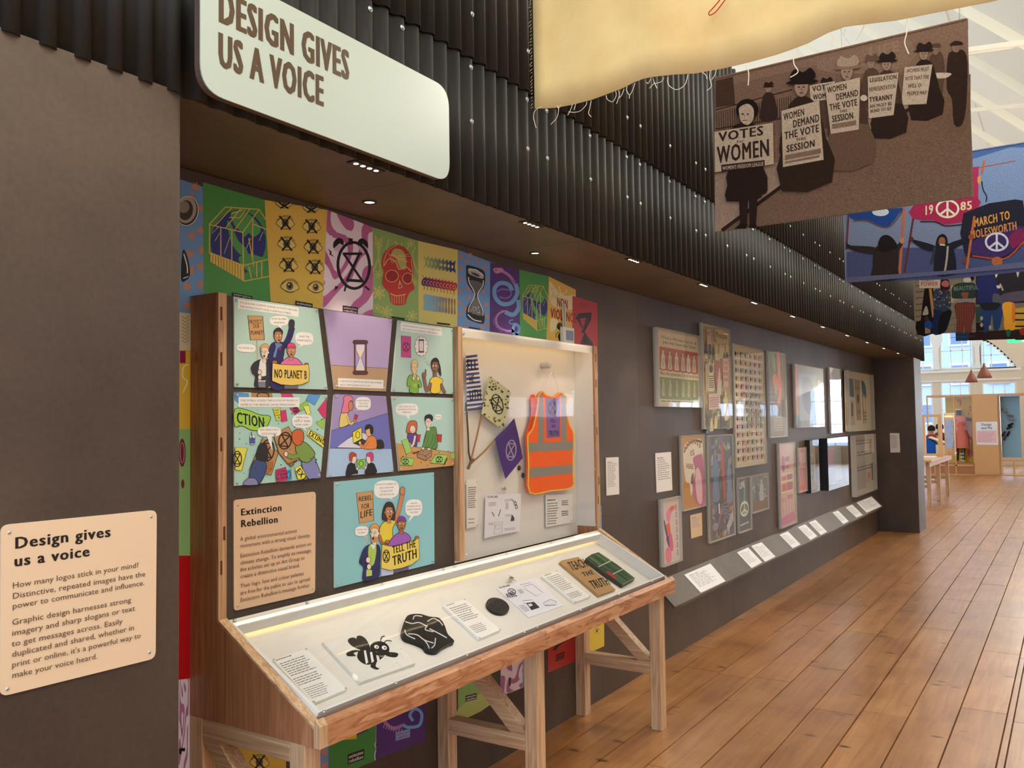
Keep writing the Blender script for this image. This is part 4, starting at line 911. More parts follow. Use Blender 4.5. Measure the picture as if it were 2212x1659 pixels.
def p4(cv):
    rnd = random.Random(2)
    for q, c in (([(97, 855), (215, 870), (215, 900), (130, 945), (100, 920)], '#5d9bd6'), ([(235, 860), (405, 868), (410, 895), (238, 893)], '#b78a58'), ([(475, 866), (565, 868), (580, 895), (484, 895)], '#cf4287'),
                 ([(705, 870), (800, 880), (750, 965), (680, 920)], '#5d9bd6'), ([(850, 900), (775, 1000), (830, 1075), (848, 1060)], '#c93a6c'), ([(836, 1065), (760, 1110), (822, 1160)], '#97c94b'), ([(632, 960), (690, 925), (710, 985), (640, 1010)], '#97c94b')): cv.poly(q, c, ol=3)
    cv.ring(330, 885, 48, 26, 8, OL); caption(cv, [(132, 897), (628, 899), (628, 978), (132, 976)], [('THE SYMBOL IS EASILY REPLICATED BY PEOPLE AT', 618), ('HOME SO THE MESSAGE CAN BE SPREAD EASILY.', 600)], 17, 0)
    cv.poly([(100, 995), (200, 1000), (300, 1040), (392, 1055), (350, 1150), (250, 1170), (160, 1130), (100, 1135)], '#9fd050', 3, ol=5); cv.text('CTION', (115, 1105), (345, 1150), (112, 1015), '#151513', 2)
    for q, c in (([(410, 990), (470, 985), (488, 1075), (440, 1092)], '#d9dc48'), ([(470, 1010), (515, 1000), (528, 1090), (480, 1100)], '#c93a72'), ([(545, 985), (610, 980), (636, 1010), (590, 1040)], '#c93a72'), ([(655, 970), (705, 965), (720, 1030), (690, 1042)], '#e2e46a')): cv.poly(q, c, ol=3)
    for t, a, b, y in (("THERE'S", 415, 465, 1012), ('NO', 428, 458, 1032), ('PLANET', 425, 474, 1052), ('B!', 450, 470, 1072)): cv.text(t, (a, y), (b, y-4), (a, y-13), OL, 1)
    xr(cv, 598, 1000, 22, 20, 5, OL); cv.poly([(705, 1155), (822, 1225), (822, 1310), (685, 1205)], '#e6e05a', ol=4); cv.text('EXTINC', (695, 1205), (822, 1285), (712, 1165), '#151513', 2)
    bubble(cv, 648, 1092, 83, 55, (684, 1180), ('HMMM, HOW', "ABOUT 'REBEL", "FOR LIFE'?"), 15)
    cv.poly([(100, 1305), (200, 1312), (155, 1495), (100, 1488)], '#e2dd4f', ol=4); xr(cv, 118, 1400, 34, 62, 9, OL)
    cv.poly([(325, 1225), (215, 1490), (395, 1530), (452, 1350)], '#b78a58', ol=5); xr(cv, 365, 1330, 52, 86, 11, OL, .1)
    cv.poly([(410, 1200), (535, 1135), (610, 1290), (640, 1400), (530, 1442), (455, 1350)], '#b78a58', ol=5); xr(cv, 505, 1252, 50, 68, 11, OL, .15)
    cv.poly([(220, 1205), (262, 1205), (260, 1280), (222, 1280)], '#dfe6ea', ol=3); cv.rect(222, 1228, 260, 1275, '#4c55b0'); cv.line([(230, 1180), (240, 1240)], 7, OL)
    bubble(cv, 378, 1178, 95, 40, (400, 1330), ('ANY IDEAS FOR A', 'GOOD SLOGAN?'), 16)
    # girl lower left
    arm(cv, [(335, 1510), (380, 1480), (385, 1420)], 34, SK2); cv.poly([(245, 1430), (290, 1405), (350, 1430), (345, 1510), (290, 1605), (215, 1560)], '#3f5184', 4, ol=5); cv.poly([(165, 1610), (200, 1560), (260, 1560), (285, 1600), (270, 1612)], '#8889b8', 4, ol=4)
    cv.poly([(270, 1400), (280, 1320), (300, 1280), (330, 1270), (360, 1300), (365, 1400), (345, 1420)], '#2c2a2e', 4, ol=4)
    # figure right
    cv.poly([(640, 1440), (700, 1360), (740, 1375), (765, 1440), (800, 1545), (730, 1560), (690, 1555)], '#7f85b9', 4, ol=5); cv.poly([(590, 1300), (660, 1260), (735, 1330), (745, 1370), (690, 1430), (620, 1400)], '#7a9a4c', 4, ol=5); arm(cv, [(620, 1370), (560, 1385), (525, 1365)], 34, '#7a9a4c'); cv.ell(512, 1360, 16, 22, SKW, ol=4)
    cv.poly([(560, 1200), (580, 1168), (625, 1160), (655, 1190), (652, 1260), (610, 1290), (570, 1265)], '#c8673a', 4, ol=5)
    cv.poly([(428, 1490), (510, 1466), (530, 1570), (436, 1588)], '#c93a72', ol=4)
    for t, y in (('SOUND', 1515), ('THE', 1542), ('ALARM!', 1572)): cv.text(t, (436, y), (518, y-12), (436, y-22), OL, 1)
    cv.poly([(515, 1492), (552, 1485), (556, 1570), (520, 1575)], '#4b9bd8', ol=3); cv.ring(533, 1530, 14, 28, 5, OL); cv.poly([(582, 1475), (630, 1452), (690, 1555), (610, 1568)], '#e6e05a', ol=4); cv.text('EXTI', (590, 1500), (668, 1600), (622, 1468), OL, 2)
    cv.poly([(536, 1440), (570, 1420), (575, 1450), (545, 1465)], '#8e6a48', ol=4); cv.line([(570, 1432), (600, 1410)], 12, '#35353c')
    cv.up(); cv.hold = True
    for i in range(34):
        x, y = rnd.uniform(110, 830), rnd.uniform(990, 1540); cv.ell(x, y, rnd.uniform(3, 8), rnd.uniform(2, 5), '#151515', n=7)
    cv.hold = False
def hourglass(cv, x, y, w, h):
    T = lambda a, b: (x+a*w, y+b*h)
    cv.poly([T(-.34, -.4), T(.34, -.4), T(.34, -.22), T(.05, 0), T(.34, .3), T(.34, .42), T(-.34, .42), T(-.34, .3), T(-.05, 0), T(-.34, -.22)], '#dfdff0', ol=w*.03, oc='#5b5a72')
    cv.poly([T(-.32, -.22), T(.32, -.22), T(.04, 0), T(-.04, 0)], '#efe6cd'); cv.poly([T(0, .25), T(.3, .42), T(-.3, .42)], '#efe3c4'); cv.line([T(0, 0), T(0, .3)], w*.04, '#e9dcba')
    for s in (-.46, .46): cv.line([T(s, -.42), T(s, .42)], w*.13, '#5a373b')
    for b in (-.45, .45): cv.poly([T(-.55, b-.05), T(0, b-.06), T(.55, b-.045), T(.55, b+.05), T(0, b+.06), T(-.55, b+.05)], '#5f3a3e', 4, ol=w*.03)
def p2(cv):
    cv.poly([(96, 588), (583, 615), (568, 812), (127, 795)], '#b99b7a'); cv.line([(96, 588), (583, 615)], 3, OL); hourglass(cv, 348, 522, 104, 290)
    caption(cv, [(157, 697), (545, 715), (545, 788), (157, 771)], [('A GROUP OF CLIMATE ACTIVISTS ARE WORRIED', 533), ('ABOUT TIME RUNNING OUT TO ACT', 436)], 15, 0)
def p3(cv):
    caption(cv, [(692, 224), (1045, 270), (1045, 338), (692, 292)], [("THEY'RE INSPIRED BY A LOGO BY THE STREET ARTIST", 1035), ('ESP, WHICH COULD REPRESENT THEIR MESSAGE.', 1010)], 12, 0)
    cv.poly([(697, 336), (778, 343), (779, 526), (698, 518)], '#c24a8e', ol=3); xr(cv, 738, 432, 28, 40, 5, '#4b1838')
    for i in range(12): a = i*math.pi/6; cv.ell(868+42*math.cos(a), 428+66*math.sin(a), 17, 20, '#f1f1ee', n=12, ol=2.5)
    cv.ell(868, 428, 46, 70, '#f1f1ee'); hourglass(cv, 866, 424, 40, 112)
    for x, y, r in ((897, 530, 5), (912, 553, 7), (928, 576, 8)): cv.ell(x, y, r, r, '#f1f1ee', n=10, ol=2)
    cv.poly([(745, 765), (755, 690), (790, 668), (835, 680), (870, 760), (850, 780), (838, 750), (836, 825), (765, 815), (770, 770)], '#7fb443', 4, ol=4); cv.text('ESP', (795, 770), (828, 774), (795, 742), '#e3d45a', 1)
    head(cv, 808, 612, 50, 100, '#e9cf9b', '#e3c878', glance=.1, mouth='shut'); cv.ell(800, 700, 12, 20, '#e9cf9b', ol=3); cv.ell(838, 702, 12, 20, '#e9cf9b', ol=3)
    arm(cv, [(1020, 720), (1055, 800), (1070, 828)], 20, SK3); arm(cv, [(955, 720), (915, 810), (888, 690)], 22, SK3); cv.poly([(876, 690), (876, 655), (895, 650), (902, 618), (906, 655), (900, 690)], SK3, 3, ol=3)
    cv.poly([(935, 735), (955, 695), (1000, 688), (1045, 710), (1040, 745), (1028, 750), (1022, 820), (948, 822), (952, 745)], '#e8c83e', 4, ol=4)
    cv.poly([(1010, 560), (1028, 600), (1034, 682), (1008, 640), (1000, 600)], '#2b2628', 4); head(cv, 982, 600, 60, 104, SK3, '#2b2628', glance=-.08)
def p5(cv):
    cv.poly([(128, 835), (568, 852), (583, 998), (100, 1148)], '#a393c6'); cv.poly([(583, 996), (613, 1300), (88, 1297), (101, 1147)], '#6f73c0'); cv.poly([(613, 1300), (633, 1497), (65, 1545), (88, 1297)], '#a9c8ea')
    cv.line([(100, 1148), (583, 996)], 3, OL); cv.line([(88, 1297), (613, 1300)], 3, OL); bubble(cv, 372, 915, 66, 56, (296, 975), ('I KEEP SEEING', 'THIS LOGO', 'EVERYWHERE'), 12)
    cv.poly([(170, 1118), (175, 1030), (192, 985), (235, 990), (245, 1060), (245, 1095)], '#dcc97e', 4, ol=4); arm(cv, [(235, 1020), (262, 1090), (298, 1065)], 15, '#dcc97e'); cv.ell(300, 1060, 12, 14, SK1, ol=3)
    cv.ell(258, 935, 30, 42, SK1, ol=4); cv.poly([(185, 990), (205, 900), (205, 862), (235, 845), (275, 860), (285, 900), (262, 890), (245, 930), (250, 985), (222, 995)], '#dc7d98', 4, ol=4); cv.poly([(300, 1005), (328, 1015), (318, 1052), (292, 1042)], '#b9304e', ol=3)
    cv.poly([(145, 1290), (240, 1215), (345, 1160), (420, 1180), (400, 1298)], '#d8d9ea', ol=3); cv.poly([(280, 1160), (357, 1118), (362, 1215), (286, 1255)], '#e4dc44', ol=6); cv.ring(325, 1182, 17, 28, 5, OL); cv.poly([(286, 1255), (362, 1215), (402, 1235), (350, 1280)], '#3a3a44', ol=3)
    cv.poly([(480, 1298), (484, 1235), (520, 1220), (546, 1245), (545, 1298)], '#26262c', 3); cv.poly([(370, 1298), (395, 1230), (425, 1195), (462, 1192), (482, 1220), (480, 1298)], '#e08a48', 4, ol=4); arm(cv, [(410, 1235), (370, 1290), (345, 1260)], 18, '#e08a48'); cv.ell(342, 1250, 11, 14, '#e4c88a', ol=3)
    cv.poly([(392, 1150), (400, 1190), (425, 1195), (440, 1180), (440, 1120), (405, 1120)], '#d9b678', 3, ol=3); cv.poly([(384, 1135), (395, 1100), (430, 1092), (456, 1120), (455, 1170), (432, 1172), (425, 1130), (400, 1140)], '#282428', 4)
    for s, x, h in ((1, 283, '#b54a34'), (-1, 426, '#cf4080')):
        cv.poly([(x-58*s, 1535 if s > 0 else 1505), (x-50*s, 1460), (x-30*s, 1425), (x+12*s, 1425), (x+25*s, 1470), (x+40*s, 1490), (x+40*s, 1512), (x+10*s, 1515)], '#24242a', 4, ol=3)
        cv.ell(x+6*s, 1385, 24, 44, SKW, ol=4); cv.poly([(x-28*s, 1400), (x-30*s, 1350), (x-8*s, 1330), (x+26*s, 1345), (x+24*s, 1365), (x-2*s, 1372), (x-8*s, 1405)], h, 4, ol=3)
    cv.poly([(318, 1395), (388, 1390), (389, 1462), (318, 1468)], '#8ecb58', ol=5); cv.ring(353, 1428, 19, 24, 5, OL); cv.ell(318, 1470, 10, 13, SKW, ol=3); cv.ell(390, 1462, 10, 13, SKW, ol=3)
def p6(cv):
    bubble(cv, 746, 965, 96, 52, (766, 1052), ('EVEN US KIDS CAN GET', 'INVOLVED IN EXTINCTION', 'REBELLION!'), 12); bubble(cv, 1013, 1028, 28, 22, (975, 1070), ('COOL!',), 12)
    cv.poly([(655, 1255), (800, 1282), (1148, 1335), (1150, 1445), (680, 1493)], '#c99b5e', ol=3)
    for q in ([(820, 1178), (862, 1180), (852, 1245), (828, 1240)], [(985, 1175), (1043, 1180), (1038, 1245), (990, 1240)]): cv.poly(q, '#b93a34', ol=3)
    cv.line([(1028, 1245), (1022, 1300)], 4, '#d9d9dc'); cv.line([(985, 1240), (985, 1290)], 4, '#d9d9dc')
    cv.poly([(750, 1215), (758, 1165), (800, 1150), (828, 1175), (828, 1280), (790, 1265)], '#5b4296', 4, ol=4); arm(cv, [(815, 1190), (800, 1260), (778, 1285)], 16, SKW)
    cv.poly([(740, 1140), (755, 1080), (790, 1060), (828, 1075), (828, 1150), (800, 1170), (745, 1165)], '#c0693c', 4, ol=4); cv.ell(793, 1135, 24, 34, SKW, ol=3); cv.line([(782, 1150), (793, 1156), (804, 1148)], 3, '#7a2a2e')
    cv.poly([(697, 1230), (752, 1215), (785, 1325), (736, 1345)], '#9bcf6c', ol=3)
    cv.poly([(885, 1280), (905, 1170), (930, 1130), (985, 1115), (1000, 1180), (1000, 1300), (940, 1290)], '#5d8c4a', 4, ol=4); arm(cv, [(918, 1180), (905, 1240), (882, 1300)], 24, '#5d8c4a'); arm(cv, [(975, 1180), (968, 1250), (935, 1300)], 24, '#5d8c4a')
    head(cv, 927, 1075, 52, 84, SKW, '#26232a', mouth='shut'); cv.poly([(895, 1055), (900, 1018), (940, 1006), (965, 1028), (958, 1068), (930, 1040)], '#26232a', 4)
    cv.poly([(830, 1340), (878, 1300), (958, 1318), (952, 1365), (905, 1402), (832, 1375)], '#a58264', ol=4); cv.line([(830, 1340), (908, 1362), (958, 1320)], 3, OL); cv.line([(908, 1362), (905, 1402)], 3, OL); cv.ell(880, 1298, 14, 10, SKW, ol=3); cv.ell(930, 1304, 14, 10, SKW, ol=3)
    for q, x, y in (([(702, 1372), (803, 1385), (788, 1445), (680, 1440)], 728, 1410), ([(985, 1350), (1090, 1355), (1055, 1430), (942, 1422)], 1018, 1392)): cv.poly(q, '#9bcf6c', ol=3); xr(cv, x, y, 28, 26, 5, OL)
    cv.poly([(1112, 1342), (1148, 1338), (1148, 1385), (1118, 1380)], '#9bcf6c'); cv.line([(790, 1342), (845, 1322)], 9, '#4a3424'); cv.line([(1062, 1438), (1085, 1380)], 9, '#4a3424')
    rnd = random.Random(9)
    for i in range(16): cv.ell(rnd.uniform(690, 1140), rnd.uniform(1310, 1455), 5, 4, '#1a1512', n=6)
def p7(cv):
    cv.line([(1427, 590), (1465, 1155)], 11, '#c2b594'); cv.poly([(1333, 300), (1498, 277), (1508, 575), (1365, 602)], '#c59c6c', ol=5)
    for t, y0, y1, a, b, h in (('REBEL', 385, 365, 1355, 1492, 48), ('FOR', 462, 448, 1383, 1465, 50), ('LIFE', 552, 520, 1370, 1495, 68)): cv.text(t, (a, y0), (b, y1), (a, y0-h), '#1c1713', 1)
    bubble(cv, 1634, 262, 124, 90, (1722, 382), ('EXTINCTION REBELLION', 'HAS A LOGO AND', 'SLOGANS THAT', 'ANYONE CAN USE'), 17, sl=-.05); bubble(cv, 1904, 446, 84, 84, (1845, 592), ('NOW OUR', 'MOVEMENT HAS AN', 'IDENTITY AROUND', 'THE WORLD'), 15, sl=-.06); bubble(cv, 1383, 678, 66, 48, (1447, 745), ('SOUND THE', 'ALARM!'), 15, sl=-.06)
    cv.poly([(1575, 1045), (1700, 1060), (1698, 1110), (1580, 1130)], '#b9c4e4', ol=3); cv.poly([(1700, 1060), (1850, 1000), (1850, 1065), (1702, 1095)], '#6a5f86', ol=3)
    arm(cv, [(1690, 610), (1745, 500), (1790, 310)], 40, SK1); cv.poly([(1765, 300), (1768, 255), (1790, 236), (1812, 255), (1810, 300), (1790, 320)], SK1, 4, ol=4)
    cv.poly([(1560, 680), (1585, 605), (1640, 575), (1700, 560), (1720, 590), (1690, 660), (1690, 800), (1590, 820)], '#dfca48', 4, ol=5); arm(cv, [(1560, 720), (1590, 800), (1640, 800)], 26, SK2)
    head(cv, 1655, 490, 80, 130, SK1, '#3d3030', 'long', glance=.1)
    cv.poly([(1648, 800), (1690, 740), (1760, 690), (1830, 700), (1872, 760), (1800, 820), (1660, 830)], '#9a5cb4', 4, ol=5); head(cv, 1778, 610, 84, 115, SK2, '#7a3aa0', 'cap')
    cv.poly([(1362, 965), (1400, 860), (1450, 815), (1530, 810), (1562, 850), (1560, 1000), (1545, 1138), (1398, 1172), (1400, 1040), (1362, 1000)], '#2e2f60', 4, ol=5); cv.poly([(1450, 830), (1525, 820), (1505, 1000), (1455, 1010)], '#a9c95a', 3); cv.poly([(1465, 812), (1522, 805), (1500, 860)], '#efefe8')
    cv.poly([(1428, 1060), (1484, 1055), (1482, 1120), (1425, 1130)], '#b9cf6a'); head(cv, 1508, 700, 84, 135, SKW, '#dfa050', glance=-.1); cv.poly([(1480, 745), (1530, 735), (1540, 770), (1505, 795), (1475, 780)], '#c98f5a', 3); cv.ell(1492, 752, 10, 14, '#5c1a22')
    arm(cv, [(1375, 965), (1400, 985), (1430, 975)], 40, '#2e2f60'); cv.ell(1445, 965, 24, 30, SKW, ol=4); arm(cv, [(1545, 1030), (1500, 1050), (1465, 1040)], 34, '#2e2f60'); cv.ell(1452, 1032, 22, 28, SKW, ol=4)
    cv.ell(1635, 785, 24, 18, SK2, ol=4); cv.ell(1930, 745, 20, 18, SK2, ol=4)
    banner_txt(cv, [(1582, 812), (1660, 828), (1760, 820), (1860, 780), (1948, 752), (1955, 950), (1880, 1010), (1780, 1045), (1660, 1068), (1572, 1045), (1576, 900)],
               [('TELL THE', (1685, 905), (1918, 835), (1680, 830)), ('TRUTH', (1685, 1025), (1932, 940), (1680, 930))], '#e0cc62')
    xr(cv, 1622, 928, 32, 62, 9, OL)
TE = '#b3d4cb'
comic('top left comic panel, three protesters with a yellow NO PLANET B banner', C5, [(95, 80), (780, 178), (858, 835), (100, 815)], TE, p1, [(114, 108), (765, 195), (838, 814), (121, 788)])
comic('comic panel of two people painting symbols on the floor, CTION banner at left', C5, [(97, 855), (857, 878), (800, 1557), (98, 1620)], '#abd6cd', p4, [(118, 880), (838, 896), (782, 1532), (119, 1597)])
comic('purple comic panel with a brown hourglass, middle of the top row', C6, [(40, 112), (622, 195), (568, 812), (127, 795)], '#b4a4d0', p2, [(62, 136), (604, 211), (552, 788), (143, 770)])
comic('comic panel of a woman in yellow imagining an hourglass, right of the top row', C6, [(670, 205), (1138, 272), (1143, 835), (617, 815)], TE, p3, [(683, 226), (1126, 288), (1130, 820), (632, 797)])
comic('comic panel in three bands with a pink headscarf, an orange hoodie and a laptop', C6, [(125, 842), (568, 852), (633, 1497), (65, 1545)], '#a393c6', p5, [(147, 857), (553, 866), (617, 1481), (85, 1526)])
comic('comic panel of two children block printing green sheets at a table', C6, [(615, 852), (1145, 868), (1150, 1445), (680, 1493)], '#b1d6d0', p6, [(634, 872), (1131, 884), (1133, 1429), (693, 1474)])
comic('bottom comic panel, protesters with a yellow TELL THE TRUTH banner', C7, [(1118, 190), (2108, 93), (2113, 1000), (1118, 1245)], '#8cc6cf', p7, [(1142, 212), (2090, 118), (2092, 972), (1148, 1206)])
cv = CV((0, YP, 0), (0, -1, 0), C7)
ep = board('text_panel', 'beige rounded text panel headed Extinction Rebellion, on the cabinet', 'text panel', cv, [(115, 370), (932, 285), (925, 1290), (118, 1475)], .005, '#dcbc9c', rad=.014, screws=[(156, 420), (900, 338), (898, 1252), (157, 1424)], rscrew=.0045)
for t, b, r, c in (('Extinction', (180, 525), (595, 474), 68), ('Rebellion', (180, 640), (556, 592), 70)): cv.text(t, b, r, (b[0], b[1]-c), '#1b1412', 2)
for t, b, r in (('A global environmental activist', (177, 778), (743, 692)), ('movement with a strong visual identity.', (177, 846), (880, 735)), ('Extinction Rebellion demands action on', (177, 945), (886, 820)),
                ('climate change. To amplify its message,', (177, 1015), (888, 885)), ('the activists set up an Art Group to', (177, 1082), (818, 960)), ('create a distinctive visual brand.', (177, 1150), (772, 1035)),
                ('Their logo, font and colour palettes', (177, 1245), (810, 1115)), ('are free for the public to use to spread', (177, 1315), (872, 1170)), ("Extinction Rebellion's message further.", (177, 1385), (873, 1230))):
    cv.text(t, b, r, (b[0], b[1]-40), '#5f4839', 0)
cv.build(ep)
# ================================================================== THINGS IN THE GLAZED BAY
YB = 2.466; C8 = (980, 680, 2.961)
def wirep(c, pts, y): return [ony(c[0]+x/c[2], c[1]+z/c[2], y) for x, z in pts]
def sheet(name, label, cat, crop, y, pts, col, art, th=.0015, m=None, group=None, screws=None, n=(0, -1, 0)):
    cv = CV((0, y, 0), n, crop, .0004); o = board(name, label, cat, cv, pts, th, col, group, m=m, screws=screws, rscrew=.004)
    if art: art(cv); cv.build(o, CLOTH if m is CLOTH else None)
    return o
def fl1(cv):
    for i in range(13):
        y = 262+i*28; x0 = 78+i*.5; x1 = 150+i*3.2; cv.poly([(x0, y+(3 if i > 5 else 0)), (x1, y-8), (x1+1.5, y+6), (x0, y+17)], '#3f4a8e')
    for t, a, b, x0, x1 in (('ELL', 352, 352, 84, 152), ('HE', 440, 432, 100, 132), ('UTH', 552, 540, 100, 176)): cv.text(t, (x0, a), (x1, b), (x0-3, a-(68 if t != 'HE' else 48)), '#17161a', 2)
cream = '#e9e4d6'
fla = sheet('flag', 'blue and white striped fabric flag with heavy black letters in the glazed bay', 'flag', C8, YB-.020, [(79, 247), (150, 243), (160, 360), (178, 470), (190, 578), (140, 592), (86, 620)], '#e8e6ea', fl1, m=CLOTH, group='fabric flags on sticks')
def fl2(cv):
    rnd = random.Random(3); cv.up(); cv.hold = True
    for i in range(60):
        u, v = rnd.random(), rnd.random(); x = 228+138*u-50*v+rnd.uniform(-3, 3); y = 392+102*u+240*v; r = rnd.uniform(5, 11)
        cv.poly([(x-r, y), (x-r*.2, y-r*.9), (x+r, y-r*.3), (x+r*.3, y+r*.9)], rnd.choice(['#3b3a34', '#5c5a3e', '#84803f', '#a59a5a', '#2e2c2e']))
    cv.hold = False; xr(cv, 279, 572, 34, 64, 7, '#161416', -.25)
flb = sheet('flag', 'pale floral fabric flag with a black hourglass circle in the glazed bay', 'flag', C8, YB-.026, [(228, 390), (300, 440), (366, 495), (345, 600), (330, 660), (311, 732), (250, 690), (178, 632), (200, 520)], '#cfd0a8', fl2, m=CLOTH, group='fabric flags on sticks')
flc = sheet('flag', 'purple fabric flag with a silver hourglass circle in the glazed bay', 'flag', C8, YB-.032, [(388, 662), (412, 760), (442, 915), (385, 985), (332, 1050), (300, 930), (265, 792), (330, 730)], '#472a80', lambda c: (xr(c, 367, 866, 31, 64, 7, '#a9a3b0', .08), c.line([(392, 690), (270, 800)], 2, '#6e54a0')), m=CLOTH, group='fabric flags on sticks')
for o, pts, y in ((fla, [(80, 560), (92, 760), (96, 880), (110, 945)], YB-.012), (flb, [(190, 585), (150, 770), (112, 925)], YB-.016), (flc, [(270, 792), (190, 880), (112, 950)], YB-.022)):
    MB().tube(wirep(C8, pts, y), .0045, '#a07a4a' if o is not fla else '#5d452e', 7).build('stick', MATTE, o)
MB().tube(wirep(C8, [(92, 985), (108, 945), (128, 925)], YB-.03), .007, '#6e5a3c', 7).build('string_binding', MATTE, flc)
# high visibility vest
YV = YB-.034
cv = CV((0, YV, 0), (0, -1, 0), C8, .0004)
vp = smooth([(570, 488), (590, 512), (640, 525), (672, 505), (684, 497), (712, 512), (728, 535), (722, 590), (728, 650), (745, 710), (768, 765), (764, 900), (764, 1020), (757, 1103), (620, 1125), (487, 1136), (480, 960), (473, 800), (478, 765), (505, 730), (528, 640), (540, 560), (545, 515)], 3)
vest = MB().prism(inplane(cv, vp), (0, .016, 0), '#f4641e').build('safety_vest', MATTE, None, label='orange high visibility vest with grey bands hanging in the glazed bay', category='vest')
vb = [(512, 515), (535, 512), (545, 560), (528, 650), (505, 735), (478, 768), (500, 700), (515, 620), (512, 560)]
MB().prism([p+V((0, .018, 0)) for p in inplane(cv, smooth(vb, 3))], (0, .003, 0), '#e8561a').build('back_panel', MATTE, vest)
cv.poly([(475, 820), (768, 808), (766, 862), (479, 880)], '#8b8782'); cv.poly([(482, 982), (765, 958), (764, 1012), (486, 1042)], '#8b8782')
cv.poly([(540, 508), (566, 495), (576, 640), (576, 814), (540, 815), (541, 600)], '#8b8782'); cv.poly([(686, 502), (716, 520), (722, 640), (722, 808), (688, 810), (690, 640)], '#8b8782')
cv.line(vp+[vp[0]], 8, '#f2c14e')
cv.poly([(587, 530), (640, 536), (677, 528), (681, 640), (681, 782), (595, 788)], '#7d5fa6')
xr(cv, 631, 596, 25, 44, 6, '#241a2e')
for t, y, a, b, h in (('TELL', 690, 614, 654, 24), ('THE', 722, 624, 650, 17), ('TRUTH', 775, 604, 672, 34)): cv.text(t, (a, y), (b, y-2), (a, y-h), '#241a2e', 2)
cv.build(vest, MATTE)
hg = empty('coat_hanger', ony(980+632/2.961, 680+345/2.961, YB-.03), 'thin white wire hanger holding the orange vest', 'hanger')
MB().tube(wirep(C8, [(575, 492), (600, 430), (634, 352), (655, 430), (672, 500)], YB-.024), .0022, '#e9e6e0', 6).tube(wirep(C8, [(634, 352), (640, 335), (630, 318), (612, 316)], YB-.026), .0022, '#e9e6e0', 6).build('wire', MATTE, hg)
pg = ony(980+605/2.961, 680+322/2.961, YB-.04)
MB().lathe(pg+V((0, .045, 0)), [(.017, 0), (.017, .055), (.013, .058), (0, .058)], (0, -1, 0)).build('wall_peg', mat('frosted_acrylic', '#c9c4bc', rough=.25, Alpha=.85), None, label='short clear acrylic peg above the orange vest', category='peg')
for i, (x, y) in enumerate(((424, 980), (448, 1027))):
    p = ony(980+x/2.961, 680+y/2.961, YB-.004)
    o = MB().lathe(p+V((0, .006, 0)), [(.0135, 0), (.0135, .004), (.011, .0065), (0, .0075)], (0, -1, 0)).build('badge', BLACK, None, label=('upper' if i == 0 else 'lower')+' small round black badge beside the orange vest', category='badge', group='black badges')
    MB().lathe(p+V((0, -.0018, 0)), [(0, .0003), (.003, .0003)], (0, -1, 0), '#cfcac0', 8).build('mark', MATTE, o)
def clip(p, n, s, label):
    e = empty('bulldog_clip', p, label, 'clip'); n = V(n); u = V((1, 0, 0)); w = n.cross(u)
    MB().prism([p+u*a*s+n*b*s for a, b in ((-.5, 0), (.5, 0), (.42, .35), (-.42, .35))], w*(.45*s)).build('jaw', CHROME, e)
    MB().tube([p+u*(.2*s*math.cos(a))+w*(-.35*s+.2*s*math.sin(a))+n*.25*s for a in (i*math.pi/5 for i in range(11))], .05*s, seg=6, caps=False).build('handle', CHROME, e)
    MB().tube([p+u*(.14*s*math.cos(a))+w*(.55*s+.14*s*math.sin(a))+n*.4*s for a in (i*math.pi/5 for i in range(11))], .05*s, seg=6, caps=False).build('handle', CHROME, e)
clip(ony(980+316/2.961, 680+1122/2.961, YB-.012), (0, -1, 0), .03, 'small silver clip holding the instruction sheet in the glazed bay')
def instr(cv):
    cv.text('YOU WILL NEED', (214, 1172), (282, 1170), (214, 1158), '#4a4a52', 1)
    for a in ((222, 1205, 275, 1202, 3), (325, 1185, 378, 1180, 2), (330, 1280, 372, 1278, 2), (222, 1335, 258, 1333, 2), (325, 1370, 400, 1362, 2)): cv.greek(a[:2], a[2:4], 3, a[4], 9, '#8a8a98')
    for q in ([(245, 1262), (260, 1290)], [(300, 1245), (285, 1290)]): cv.line(q, 5, '#5c5c6a')
    cv.ring(392, 1205, 7, 12, 4, '#3a3a44'); cv.ring(400, 1228, 7, 12, 4, '#3a3a44'); cv.line([(388, 1200), (370, 1180)], 4, '#3a3a44'); cv.rect(332, 1200, 350, 1245, '#c9c9d6'); cv.poly([(362, 1320), (372, 1275), (388, 1300), (386, 1318)], '#4a4a56')
    cv.line([(262, 1330), (310, 1325), (308, 1395), (258, 1402), (262, 1330)], 2.5, '#9a9aa8'); cv.line([(268, 1345), (298, 1342), (296, 1368), (268, 1370), (268, 1345)], 2, '#9a9aa8')
sheet('instruction_sheet', 'white paper sheet of drawn instructions clipped low in the glazed bay', 'sheet', C8, YB-.008, [(205, 1150), (432, 1142), (425, 1385), (330, 1400), (196, 1430)], '#edecf2', instr)
sheet('label_card', 'narrow white label cut by the divider at the left of the glazed bay', 'label', C8, YB-.006, [(82, 1055), (152, 1050), (156, 1352), (84, 1368)], '#efece6', lambda c: (c.greek((90, 1110), (148, 1105), 6, 10, 14, '#6c6864'), c.greek((92, 1310), (135, 1307), 5, 2, 24, '#6c6864')), group='labels in the glazed bay', screws=[(148, 1068), (152, 1345)])
sheet('label_card', 'white two-column label below the orange vest', 'label', C8, YB-.006, [(588, 1152), (764, 1142), (762, 1328), (590, 1358)], '#f1eee9', lambda c: (c.greek((598, 1190), (655, 1186), 7, 1, 10, '#333'), c.greek((598, 1212), (672, 1206), 6, 9, 16, '#77736f'), c.greek((690, 1195), (735, 1192), 6, 3, 12, '#55524f'), c.greek((690, 1262), (735, 1258), 6, 3, 12, '#55524f')), group='labels in the glazed bay', screws=[(752, 1318)])
